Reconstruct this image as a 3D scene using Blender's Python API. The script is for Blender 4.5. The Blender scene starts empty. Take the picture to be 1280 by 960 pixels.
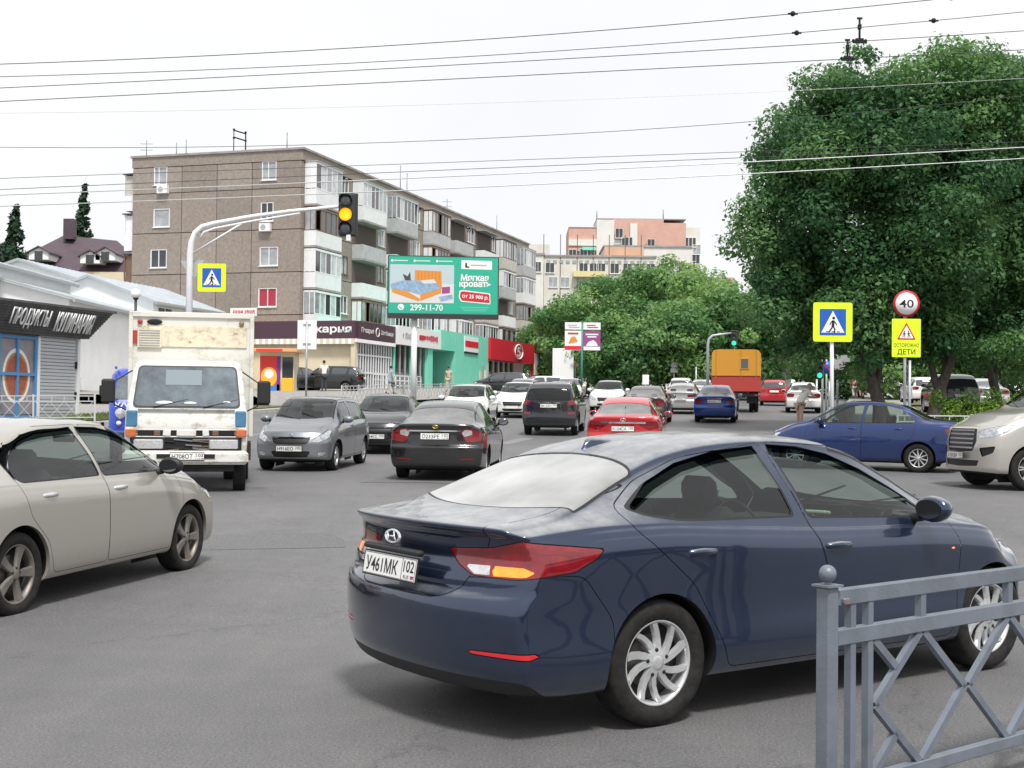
import bpy, bmesh, math, random
import numpy as np
from mathutils import Vector, Matrix, noise
R = math.radians
PI = math.pi
sc = bpy.context.scene
COL = sc.collection
rnd = random.Random(7)

# ------------------------------------------------------------ camera, sky, sun, exposure
F_PX, HOR, CAM_H = 1650.0, 510.0, 1.58        # focal length in photo pixels, horizon row, eye height
cam_d = bpy.data.cameras.new('camera')
cam = bpy.data.objects.new('camera', cam_d)
COL.objects.link(cam)
cam_d.sensor_width = 36.0
cam_d.lens = 36.0 * F_PX / 1280.0
cam_d.clip_start, cam_d.clip_end = 0.1, 3000.0
cam.location = (0, 0, CAM_H)
PITCH = math.atan((HOR - 480) / F_PX)
ROLL = R(0.6)
cam.rotation_euler = (Matrix.Rotation(PI/2 + PITCH, 3, 'X') @ Matrix.Rotation(ROLL, 3, 'Z')).to_euler()
sc.camera = cam

world = bpy.data.worlds.new('World')
sc.world = world
world.use_nodes = True
SUN_EL, SUN_AZ = R(60), R(165)                # azimuth clockwise from +Y
def setup_world():
    nt = world.node_tree
    bg = nt.nodes['Background']
    sky = nt.nodes.new('ShaderNodeTexSky')
    sky.sky_type = 'NISHITA'
    sky.sun_disc = False
    sky.sun_elevation = SUN_EL
    sky.sun_rotation = SUN_AZ
    sky.dust_density = 4.0
    sky.air_density = 1.0
    # overcast: an even white cloud layer covers nearly all of the clear sky
    mix = nt.nodes.new('ShaderNodeMix'); mix.data_type = 'RGBA'
    mix.inputs[0].default_value = 0.93
    # faint cloud tone in the layer
    tc = nt.nodes.new('ShaderNodeTexCoord'); cn = nt.nodes.new('ShaderNodeTexNoise'); cn.inputs['Scale'].default_value = 2.2; cn.inputs['Detail'].default_value = 5
    nt.links.new(tc.outputs['Generated'], cn.inputs['Vector'])
    cr = nt.nodes.new('ShaderNodeValToRGB'); cr.color_ramp.elements[0].position = .3; cr.color_ramp.elements[1].position = .7
    cr.color_ramp.elements[0].color = (7.6/9, 7.65/9, 7.8/9, 1); cr.color_ramp.elements[1].color = (8.7/9, 8.75/9, 8.8/9, 1)
    nt.links.new(cn.outputs[0], cr.inputs[0])
    sc9 = nt.nodes.new('ShaderNodeVectorMath'); sc9.operation = 'SCALE'; sc9.inputs['Scale'].default_value = 9.0
    nt.links.new(cr.outputs[0], sc9.inputs[0]); nt.links.new(sc9.outputs[0], mix.inputs[7])
    nt.links.new(sky.outputs[0], mix.inputs[6])
    nt.links.new(mix.outputs[2], bg.inputs[0])
    bg.inputs[1].default_value = 0.115
setup_world()
sun_d = bpy.data.lights.new('sun', 'SUN')
sun_d.energy = 3.6
sun_d.angle = R(10)
sun_d.color = (1.0, 0.97, 0.92)
sun = bpy.data.objects.new('sun', sun_d)
COL.objects.link(sun)
sdir = Vector((math.sin(SUN_AZ)*math.cos(SUN_EL), math.cos(SUN_AZ)*math.cos(SUN_EL), math.sin(SUN_EL)))
sun.rotation_euler = sdir.to_track_quat('Z', 'Y').to_euler()
vs = sc.view_settings
vs.view_transform = 'Standard'
vs.look = 'None'
vs.exposure = 0.16
vs.gamma = 1.0
vs.use_curve_mapping = False
sc.cycles.max_bounces = 6
sc.cycles.transparent_max_bounces = 12

# ------------------------------------------------------------ terrain: the street is level here and climbs away
_gd = [(-30, 0.0), (9, 0.0), (20, .17), (29, .30), (42, .72), (52, 1.08), (64, 1.50), (103, 2.55), (180, 4.2), (400, 8.0), (2500, 30)]
def pchip(pts, x):
    P = np.array(pts, float); xs, ys = P[:, 0], P[:, 1]
    h = np.diff(xs); d = np.diff(ys) / h
    m = np.zeros(len(xs))
    if len(xs) == 2:
        m[:] = d[0]
    else:
        for i in range(1, len(xs) - 1):
            if d[i-1] * d[i] > 0:
                w1, w2 = 2*h[i] + h[i-1], h[i] + 2*h[i-1]
                m[i] = (w1 + w2) / (w1/d[i-1] + w2/d[i])
        m[0], m[-1] = d[0], d[-1]
    x = np.clip(np.asarray(x, float), xs[0], xs[-1])
    k = np.clip(np.searchsorted(xs, x) - 1, 0, len(h) - 1)
    t = (x - xs[k]) / h[k]
    return ((1+2*t)*(1-t)**2*ys[k] + t*(1-t)**2*h[k]*m[k] + t*t*(3-2*t)*ys[k+1] + t*t*(t-1)*h[k]*m[k+1])
def G(y):
    return float(pchip(_gd, y))
def W(px, d, z=None, up=0.0):
    """point d metres ahead under photo column px, on the ground (+up) unless z is given"""
    return Vector(((px - 640) / F_PX * d, d, (G(d) + up) if z is None else z))
def ZY(py, d):
    """height of photo row py at distance d"""
    return CAM_H + (HOR - py) * d / F_PX

# ------------------------------------------------------------ materials
MATS = {}
def nodes_of(m):
    return m.node_tree.nodes, m.node_tree.links
def mat(name, col, rough=0.6, metal=0.0, coat=0.0, vary=0.0, scale=6.0, bump=0.0, bscale=60.0, spec=0.5, emit=None, estr=0.0, dirt_sheen=None, detail=6.0):
    if name in MATS: return MATS[name]
    m = bpy.data.materials.new(name); m.use_nodes = True
    N, Lk = nodes_of(m); b = N['Principled BSDF']
    b.inputs['Base Color'].default_value = (*col, 1)
    b.inputs['Roughness'].default_value = rough
    b.inputs['Metallic'].default_value = metal
    b.inputs['Coat Weight'].default_value = coat
    b.inputs['Coat Roughness'].default_value = 0.04
    b.inputs['Specular IOR Level'].default_value = spec
    if emit:
        b.inputs['Emission Color'].default_value = (*emit, 1)
        b.inputs['Emission Strength'].default_value = estr
    tc = N.new('ShaderNodeTexCoord')
    if vary > 0:
        n = N.new('ShaderNodeTexNoise'); n.inputs['Scale'].default_value = scale; n.inputs['Detail'].default_value = detail
        n.inputs['Roughness'].default_value = 0.65
        Lk.new(tc.outputs['Object'], n.inputs['Vector'])
        r = N.new('ShaderNodeValToRGB')
        r.color_ramp.elements[0].position, r.color_ramp.elements[1].position = 0.3, 0.7
        r.color_ramp.elements[0].color = (*[c*(1-vary) for c in col], 1)
        hi = dirt_sheen if dirt_sheen else [min(1, c*(1+vary)) for c in col]
        r.color_ramp.elements[1].color = (*hi, 1)
        Lk.new(n.outputs[0], r.inputs[0]); Lk.new(r.outputs[0], b.inputs['Base Color'])
    if bump > 0:
        n2 = N.new('ShaderNodeTexNoise'); n2.inputs['Scale'].default_value = bscale; n2.inputs['Detail'].default_value = 4
        Lk.new(tc.outputs['Object'], n2.inputs['Vector'])
        bp = N.new('ShaderNodeBump'); bp.inputs['Strength'].default_value = bump; bp.inputs['Distance'].default_value = 0.02
        Lk.new(n2.outputs[0], bp.inputs['Height']); Lk.new(bp.outputs[0], b.inputs['Normal'])
    MATS[name] = m
    return m
def paint(name, col, metal=0.45, rough=0.38, dust=0.25, dust_glare_col=(.35, .33, .30), coat=1.0, low=0.55, top=.5):
    """car paint under clear coat; road dust thickens low on the body; dust, and glare painted with it, lies on upward faces"""
    if name in MATS: return MATS[name]
    m = bpy.data.materials.new(name); m.use_nodes = True
    N, Lk = nodes_of(m); b = N['Principled BSDF']
    tc = N.new('ShaderNodeTexCoord'); sx = N.new('ShaderNodeSeparateXYZ')
    Lk.new(tc.outputs['Object'], sx.inputs[0])
    n = N.new('ShaderNodeTexNoise'); n.inputs['Scale'].default_value = 7; n.inputs['Detail'].default_value = 8; n.inputs['Roughness'].default_value = .7
    Lk.new(tc.outputs['Object'], n.inputs['Vector'])
    mr = N.new('ShaderNodeMapRange'); mr.inputs[1].default_value = low; mr.inputs[2].default_value = 0.15
    mr.inputs[3].default_value = 0.06; mr.inputs[4].default_value = 0.75
    Lk.new(sx.outputs[2], mr.inputs[0])
    ge = N.new('ShaderNodeNewGeometry'); sg = N.new('ShaderNodeSeparateXYZ'); Lk.new(ge.outputs['Normal'], sg.inputs[0])
    mr2 = N.new('ShaderNodeMapRange'); mr2.inputs[1].default_value = 0.55; mr2.inputs[2].default_value = 1.0
    mr2.inputs[3].default_value = 0.0; mr2.inputs[4].default_value = top
    Lk.new(sg.outputs[2], mr2.inputs[0])
    mx = N.new('ShaderNodeMath'); mx.operation = 'MAXIMUM'; Lk.new(mr.outputs[0], mx.inputs[0]); Lk.new(mr2.outputs[0], mx.inputs[1])
    mm = N.new('ShaderNodeMath'); mm.operation = 'MULTIPLY'; Lk.new(mx.outputs[0], mm.inputs[0]); Lk.new(n.outputs[0], mm.inputs[1])
    m2 = N.new('ShaderNodeMath'); m2.operation = 'MULTIPLY'; m2.use_clamp = True; m2.inputs[1].default_value = dust*2.6
    Lk.new(mm.outputs[0], m2.inputs[0])
    mc = N.new('ShaderNodeMix'); mc.data_type = 'RGBA'
    mc.inputs[6].default_value = (*col, 1); mc.inputs[7].default_value = (*dust_glare_col, 1)
    Lk.new(m2.outputs[0], mc.inputs[0]); Lk.new(mc.outputs[2], b.inputs['Base Color'])
    # dust is matt: it dulls the metal flake and the clear coat
    for sock, base, top in (('Metallic', metal, 0.0), ('Coat Weight', coat, 0.1), ('Roughness', rough, 0.8)):
        q = N.new('ShaderNodeMapRange'); q.inputs[3].default_value = base; q.inputs[4].default_value = top
        Lk.new(m2.outputs[0], q.inputs[0]); Lk.new(q.outputs[0], b.inputs[sock])
    b.inputs['Coat Roughness'].default_value = 0.03
    # faint orange peel
    n3 = N.new('ShaderNodeTexNoise'); n3.inputs['Scale'].default_value = 3.0
    Lk.new(tc.outputs['Object'], n3.inputs['Vector'])
    bp = N.new('ShaderNodeBump'); bp.inputs['Strength'].default_value = 0.04; bp.inputs['Distance'].default_value = 0.05
    Lk.new(n3.outputs[0], bp.inputs['Height']); Lk.new(bp.outputs[0], b.inputs['Coat Normal'])
    MATS[name] = m
    return m
def glass(name, tint=(.55, .6, .6), dust=0.0, refl=1.0):
    """window glass: tinted see-through with a mirror coat and, if dusty, a pale film"""
    if name in MATS: return MATS[name]
    m = bpy.data.materials.new(name); m.use_nodes = True
    N, Lk = nodes_of(m)
    for n in list(N):
        if n.type != 'OUTPUT_MATERIAL': N.remove(n)
    out = [n for n in N if n.type == 'OUTPUT_MATERIAL'][0]
    tr = N.new('ShaderNodeBsdfTransparent'); tr.inputs[0].default_value = (*tint, 1)
    gl = N.new('ShaderNodeBsdfGlossy'); gl.inputs['Roughness'].default_value = 0.02; gl.inputs[0].default_value = (refl, refl, refl, 1)
    fr = N.new('ShaderNodeFresnel'); fr.inputs[0].default_value = 1.55
    ge = N.new('ShaderNodeNewGeometry'); iv = N.new('ShaderNodeMath'); iv.operation = 'SUBTRACT'; iv.inputs[0].default_value = 1.0; Lk.new(ge.outputs['Backfacing'], iv.inputs[1])
    fm_ = N.new('ShaderNodeMath'); fm_.operation = 'MULTIPLY'; Lk.new(fr.outputs[0], fm_.inputs[0]); Lk.new(iv.outputs[0], fm_.inputs[1])
    mx = N.new('ShaderNodeMixShader'); Lk.new(fm_.outputs[0], mx.inputs[0]); Lk.new(tr.outputs[0], mx.inputs[1]); Lk.new(gl.outputs[0], mx.inputs[2])
    last = mx
    if dust > 0:
        df = N.new('ShaderNodeBsdfDiffuse'); df.inputs[0].default_value = (.60, .61, .61, 1)
        tc = N.new('ShaderNodeTexCoord'); n = N.new('ShaderNodeTexNoise'); n.inputs['Scale'].default_value = 2.5; n.inputs['Detail'].default_value = 8
        Lk.new(tc.outputs['Object'], n.inputs['Vector'])
        mr = N.new('ShaderNodeMapRange'); mr.inputs[1].default_value = .25; mr.inputs[2].default_value = .75
        mr.inputs[3].default_value = dust*.55; mr.inputs[4].default_value = min(1, dust*1.3)
        Lk.new(n.outputs[0], mr.inputs[0])
        m3 = N.new('ShaderNodeMixShader'); Lk.new(mr.outputs[0], m3.inputs[0]); Lk.new(mx.outputs[0], m3.inputs[1]); Lk.new(df.outputs[0], m3.inputs[2])
        last = m3
    Lk.new(last.outputs[0], out.inputs[0])
    MATS[name] = m
    return m

# ------------------------------------------------------------ objects and tags
def tag(o, label=None, cat=None, group=None, kind=None):
    if label: o['label'] = label
    if cat: o['category'] = cat
    if group: o['group'] = group
    if kind: o['kind'] = kind
    return o
def thing(name, label, cat, loc=(0, 0, 0), rz=0.0, group=None):
    o = bpy.data.objects.new(name, None)
    o.empty_display_size = 0.2
    o.location = loc; o.rotation_euler = (0, 0, rz)
    COL.objects.link(o)
    return tag(o, label, cat, group)
def kids(o):
    return [c for c in COL.objects if c.parent == o] if not hasattr(o, '_') else []
CH = {}
def link(o, parent=None):
    COL.objects.link(o)
    if parent is not None:
        o.parent = parent
        CH.setdefault(parent.name, []).append(o)
    return o
def dup(root, parent=None, loc=None, rz=None, label=None, group=None, cat=None):
    """copy of a thing with copies of its parts and sub-parts"""
    c = root.copy()
    link(c, parent)
    if loc is not None: c.location = loc
    if rz is not None: c.rotation_euler = (0, 0, rz)
    if label: c['label'] = label
    if group: c['group'] = group
    if cat: c['category'] = cat
    for ch in CH.get(root.name, []): dup(ch, c)
    return c

def rot3(rx=0, ry=0, rz=0):
    return Matrix.Rotation(rz, 3, 'Z') @ Matrix.Rotation(ry, 3, 'Y') @ Matrix.Rotation(rx, 3, 'X')
class MB:
    """collects polygons and links them as ONE mesh object"""
    def __init__(s):
        s.v, s.f, s.m, s.sm = [], [], [], []
        s.mats = []
        s.cur = 0; s.smooth = False
    def use(s, m):
        if m not in s.mats: s.mats.append(m)
        s.cur = s.mats.index(m); return s
    def add(s, vs, fs, smooth=None):
        b = len(s.v); s.v += [tuple(p) for p in vs]
        for f in fs:
            s.f.append([b+i for i in f]); s.m.append(s.cur); s.sm.append(s.smooth if smooth is None else smooth)
        return s
    def box(s, c, d, rot=None, ch=0.0):
        """box of size d about c; ch > 0 chamfers its edges"""
        hx, hy, hz = d[0]/2, d[1]/2, d[2]/2
        rot = rot or Matrix.Identity(3); c = Vector(c)
        if ch <= 0:
            P = [Vector((x, y, z)) for x in (-hx, hx) for y in (-hy, hy) for z in (-hz, hz)]
            F = [(0, 1, 3, 2), (4, 6, 7, 5), (0, 4, 5, 1), (2, 3, 7, 6), (0, 2, 6, 4), (1, 5, 7, 3)]
            return s.add([c + rot @ p for p in P], F, False)
        ch = min(ch, hx*.9, hy*.9, hz*.9)
        P, idx = [], {}
        for sx in (-1, 1):
            for sy in (-1, 1):
                for sz in (-1, 1):
                    for ax in range(3):
                        q = [sx*(hx-ch), sy*(hy-ch), sz*(hz-ch)]
                        q[ax] = (sx*hx, sy*hy, sz*hz)[ax]
                        idx[(sx, sy, sz, ax)] = len(P); P.append(Vector(q))
        F = []
        for ax in range(3):
            a, b = [i for i in range(3) if i != ax]
            for sg in (-1, 1):
                def key(u, w):
                    k = [0, 0, 0]; k[ax] = sg; k[a] = u; k[b] = w; return idx[(*k, ax)]
                f = [key(-1, -1), key(1, -1), key(1, 1), key(-1, 1)]
                if (sg > 0) == (ax == 1): f.reverse()
                F.append(f)
        for ax in range(3):
            a, b = [i for i in range(3) if i != ax]
            for u in (-1, 1):
                for w in (-1, 1):
                    def k2(sgn, face):
                        k = [0, 0, 0]; k[ax] = sgn; k[a] = u; k[b] = w; return idx[(*k, face)]
                    F.append([k2(-1, a), k2(1, a), k2(1, b), k2(-1, b)])
        for sx in (-1, 1):
            for sy in (-1, 1):
                for sz in (-1, 1): F.append([idx[(sx, sy, sz, i)] for i in range(3)])
        G_ = []
        for f in F:
            p = [P[i] for i in f]; n = (p[1]-p[0]).cross(p[2]-p[0]); m = sum(p, Vector())/len(p)
            G_.append(f if n.dot(m) > 0 else f[::-1])
        return s.add([c + rot @ p for p in P], G_, False)
    def prism(s, pts, fn, smooth=False):
        """pts: closed outline (a,b); fn(a,b,t) for t = 0 and 1 gives the two caps"""
        n = len(pts)
        vs = [fn(a, b, 0) for a, b in pts] + [fn(a, b, 1) for a, b in pts]
        s.add(vs, [list(range(n-1, -1, -1)), list(range(n, 2*n))], False)
        s.add(vs, [(i, (i+1) % n, n+(i+1) % n, n+i) for i in range(n)], smooth)
        return s
    def ext(s, pts, axis, a0, a1, smooth=False):
        """outline extruded along an axis: 'x' (y,z), 'y' (x,z), 'z' (x,y)"""
        f = {'x': lambda a, b, t: (a0 if t == 0 else a1, a, b), 'y': lambda a, b, t: (a, a0 if t == 0 else a1, b), 'z': lambda a, b, t: (a, b, a0 if t == 0 else a1)}[axis]
        return s.prism(pts, f, smooth)
    def tube(s, path, r, n=8, cap=True, smooth=True):
        path = [Vector(p) for p in path]; rr = r if isinstance(r, (list, tuple)) else [r]*len(path)
        vs, fs = [], []
        up = None
        for i, p in enumerate(path):
            t = ((path[i+1] if i < len(path)-1 else p) - (path[i-1] if i else p)).normalized()
            if up is None:
                up = Vector((0, 0, 1)) if abs(t.z) < .9 else Vector((1, 0, 0))
            a = t.cross(up)
            if a.length < 1e-4: a = t.cross(Vector((0, 1, 0)))
            a.normalize(); b = a.cross(t).normalized(); up = b
            for k in range(n):
                an = 2*PI*(k+.5)/n
                vs.append(p + (a*math.cos(an) + b*math.sin(an))*rr[i])
        for i in range(len(path)-1):
            for k in range(n):
                k2 = (k+1) % n
                fs.append((i*n+k, i*n+k2, (i+1)*n+k2, (i+1)*n+k))
        s.add(vs, fs, smooth)
        if cap:
            m = (len(path)-1)*n
            s.add(vs, [list(range(n)), list(range(m+n-1, m-1, -1))], False)
        return s
    def bar(s, a, b, w, h=None):
        """square-section bar"""
        a, b = Vector(a), Vector(b); h = h or w; d = b-a; L = d.length
        q = d.to_track_quat('X', 'Z').to_matrix()
        return s.box((a+b)/2, (L, w, h), q)
    def lathe(s, prof, n=24, axis='z', c=(0, 0, 0), smooth=True, close=False):
        """profile (r, h) turned about the axis through c"""
        c = Vector(c); vs, fs = [], []
        for r, h in prof:
            for k in range(n):
                a = 2*PI*k/n; u, w = r*math.cos(a), r*math.sin(a)
                vs.append(c + Vector({'z': (u, w, h), 'y': (u, h, w), 'x': (h, u, w)}[axis]))
        m = len(prof)
        for i in range(m-1 + (1 if close else 0)):
            j = (i+1) % m
            for k in range(n):
                k2 = (k+1) % n
                fs.append((i*n+k, i*n+k2, j*n+k2, j*n+k))
        return s.add(vs, fs, smooth)
    def disc(s, c, r, axis='y', n=24, sgn=1, rz=None):
        c = Vector(c); vs = []
        for k in range(n):
            a = 2*PI*k/n; u, w = r*math.cos(a), (rz or r)*math.sin(a)
            vs.append(c + Vector({'z': (u, w, 0), 'y': (u, 0, w), 'x': (0, u, w)}[axis]))
        return s.add(vs, [list(range(n))], False)
    def ball(s, c, r, n=14, m=8, sc_=(1, 1, 1)):
        c = Vector(c); prof = [(max(1e-4, math.sin(PI*i/m))*r, -math.cos(PI*i/m)*r) for i in range(m+1)]
        vs, fs = [], []
        for a, h in prof:
            for k in range(n):
                t = 2*PI*k/n; vs.append(c + Vector((a*math.cos(t)*sc_[0], a*math.sin(t)*sc_[1], h*sc_[2])))
        for i in range(m):
            for k in range(n):
                k2 = (k+1) % n; fs.append((i*n+k, i*n+k2, (i+1)*n+k2, (i+1)*n+k))
        return s.add(vs, fs, True)
    def mesh(s, name):
        me = bpy.data.meshes.new(name)
        me.from_pydata(s.v, [], s.f)
        for m in s.mats: me.materials.append(m)
        me.polygons.foreach_set('material_index', s.m)
        me.polygons.foreach_set('use_smooth', s.sm)
        me.update()
        return me
    def build(s, name, m=None, parent=None, loc=None, rot=None, norm=True):
        if m is not None:
            if not s.mats: s.mats = [m]
        me = s.mesh(name)
        if norm:
            bm = bmesh.new(); bm.from_mesh(me)
            bmesh.ops.remove_doubles(bm, verts=bm.verts, dist=1e-5)
            bmesh.ops.recalc_face_normals(bm, faces=bm.faces)
            bm.to_mesh(me); bm.free()
        o = bpy.data.objects.new(name, me)
        if loc is not None: o.location = loc
        if rot is not None: o.rotation_euler = rot
        return link(o, parent)
def place(name, me, parent, loc=None, rot=None):
    o = bpy.data.objects.new(name, me)
    if loc is not None: o.location = loc
    if rot is not None: o.rotation_euler = rot
    return link(o, parent)

_txt = {}
_work = bpy.data.scenes.new('workshop')            # a small scene in which lettering and skins are turned into meshes
def bake(o):
    _work.collection.objects.link(o)
    vl = _work.view_layers[0]; vl.update()
    me = bpy.data.meshes.new_from_object(o.evaluated_get(vl.depsgraph))
    _work.collection.objects.unlink(o)
    return me
def text_mesh(s, size=1.0, bold=0.0, depth=0.0, align='CENTER', shear=0.0, spacing=1.0):
    key = (s, size, bold, depth, align, shear, spacing)
    if key in _txt: return _txt[key]
    cu = bpy.data.curves.new('lettering', 'FONT')
    cu.body = s; cu.size = size; cu.align_x = align; cu.align_y = 'CENTER'
    cu.offset = bold; cu.extrude = depth; cu.shear = shear; cu.space_character = spacing
    cu.resolution_u = 3
    o = bpy.data.objects.new('t', cu)
    me = bake(o)
    bpy.data.objects.remove(o); bpy.data.curves.remove(cu)
    me.name = 'lettering'
    _txt[key] = me
    return me
def text(s, m, parent, loc, rot, size, bold=0.0, width=None, height=None, name='lettering', depth=0.0, align='CENTER', shear=0.0):
    """flat lettering; width/height stretch it to its measured size; rot = euler"""
    me = text_mesh(s, 1.0, bold, depth, align, shear).copy()
    me.materials.clear(); me.materials.append(m)
    co = np.zeros(len(me.vertices)*3); me.vertices.foreach_get('co', co); co = co.reshape(-1, 3)
    if len(co):
        w = co[:, 0].max()-co[:, 0].min(); h = co[:, 1].max()-co[:, 1].min()
        sx = width/w if width else size; sy = height/h if height else (size if not width else sx)
        if height and not width: sx = sy
        co[:, 0] = (co[:, 0] - (co[:, 0].max()+co[:, 0].min())/2*(align == 'CENTER'))*sx
        co[:, 1] = (co[:, 1] - (co[:, 1].max()+co[:, 1].min())/2)*sy
        me.vertices.foreach_set('co', co.ravel()); me.update()
    return place(name, me, parent, loc, rot)
# ------------------------------------------------------------ shared materials
mat('tyre', (.010, .010, .011), rough=.85, vary=.3, scale=20, dirt_sheen=(.028, .026, .024), spec=.3)
mat('black_plastic', (.012, .012, .013), rough=.55)
mat('rubber', (.01, .01, .011), rough=.5)
mat('gap', (.006, .006, .007), rough=.8)
mat('underbody', (.012, .012, .012), rough=.95)
mat('interior', (.018, .018, .02), rough=.9, vary=.2, scale=30)
mat('interior_beige', (.30, .27, .22), rough=.9)
mat('alloy', (.55, .56, .58), rough=.34, metal=.75, vary=.12, scale=12)
mat('cover_silver', (.62, .63, .64), rough=.32, metal=.6, vary=.1, scale=9)
mat('alloy_dirty', (.34, .33, .31), rough=.5, metal=.6, vary=.3, scale=12, dirt_sheen=(.20, .17, .14))
mat('steel_rim', (.05, .05, .052), rough=.5, metal=.4)
mat('brake', (.12, .11, .10), rough=.6, metal=.5)
mat('chrome', (.85, .86, .88), rough=.08, metal=1.0)
mat('mirror', (.25, .26, .28), rough=.03, metal=1.0)
mat('plate_white', (.78, .78, .76), rough=.45)
mat('ink', (.01, .01, .012), rough=.6)
mat('flag_red', (.6, .02, .02), rough=.6)
mat('flag_blue', (.02, .06, .4), rough=.6)
mat('tail_red', (.20, .002, .008), rough=.12, coat=1.0, vary=.35, scale=14)
mat('tail_dark', (.16, .002, .006), rough=.12, coat=1.0)
mat('reflector_glow', (.4, .008, .012), rough=.2, coat=1.0, emit=(1, .03, .04), estr=.22)  # faint painted glow for the red reflectors, which hold no lamp
mat('lens_clear', (.62, .62, .64), rough=.12, coat=1.0, metal=.5, vary=.25, scale=25)
mat('head_lens', (.50, .52, .55), rough=.10, coat=1.0, metal=.65, vary=.45, scale=16)
mat('amber', (.75, .25, .02), rough=.2, coat=1.0)
mat('amber_lit', (.75, .16, .01), rough=.15, coat=1.0, vary=.5, scale=30, emit=(1, .28, .01), estr=.95)
mat('lamp_white_lit', (.9, .9, .9), rough=.3, emit=(1, 1, .95), estr=1.3)
glass('glass_clear', (.62, .70, .66))
glass('glass_mid', (.34, .38, .38))
glass('glass_dark', (.10, .11, .12))
glass('glass_dusty', (.10, .11, .12), dust=.26)
glass('glass_hero_rear', (.16, .17, .17), dust=.55, refl=1.0)
mat('glass_far', (.04, .048, .055), rough=.05, coat=1.0, spec=.8)
mat('grille', (.015, .015, .016), rough=.4)
mat('gold', (.6, .42, .10), rough=.25, metal=.9)
mat('steel_grey', (.22, .23, .25), rough=.45, metal=.4, vary=.12, scale=9)
# ------------------------------------------------------------ cars: a lofted body surface that is cut into panels, glass and lights
def sdf_poly(P, X, Z):
    """signed distance (negative inside) to the closed polygon P"""
    P = np.asarray(P, float); n = len(P)
    d = np.full(X.shape, 1e9); ins = np.zeros(X.shape, bool)
    for i in range(n):
        ax, az = P[i]; bx, bz = P[(i+1) % n]
        ex, ez = bx-ax, bz-az
        t = np.clip(((X-ax)*ex + (Z-az)*ez) / max(ex*ex+ez*ez, 1e-12), 0, 1)
        d = np.minimum(d, (X-ax-t*ex)**2 + (Z-az-t*ez)**2)
        c = ((az > Z) != (bz > Z))
        with np.errstate(divide='ignore', invalid='ignore'):
            xi = ax + (Z-az)*ex/(ez if abs(ez) > 1e-12 else 1e-12)
        ins ^= c & (X < xi)
    d = np.sqrt(d)
    return np.where(ins, -d, d)
def smooth_poly(P, r=0.02, n=4):
    """rounds the corners of a polygon with radius about r"""
    out = []; m = len(P)
    for i in range(m):
        a, b, c = Vector(P[i-1]), Vector(P[i]), Vector(P[(i+1) % m])
        la, lc = (a-b).length, (c-b).length
        k = min(r, la*.45, lc*.45)
        p, q = b+(a-b)*k/la, b+(c-b)*k/lc
        for j in range(n+1):
            t = j/n; out.append(tuple(p*(1-t)**2 + b*2*t*(1-t) + q*t*t))
    return out
def catmull(P, t):
    """Catmull-Rom through rows of P (k, ...) at float positions t"""
    k = len(P); i = np.clip(np.floor(t).astype(int), 0, k-2); f = t-i
    p0, p1, p2, p3 = P[np.maximum(i-1, 0)], P[i], P[i+1], P[np.minimum(i+2, k-1)]
    f = f.reshape(-1, *([1]*(P.ndim-1)))
    T = 0.5
    return ((2*p1) + (p2-p0)*T*2*f*0.9 + 0)*0.5*0 + (p1*(2*f**3-3*f**2+1) + (p2-p0)*.5*(f**3-2*f**2+f) + p2*(-2*f**3+3*f**2) + (p3-p1)*.5*(f**3-f**2))
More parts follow.
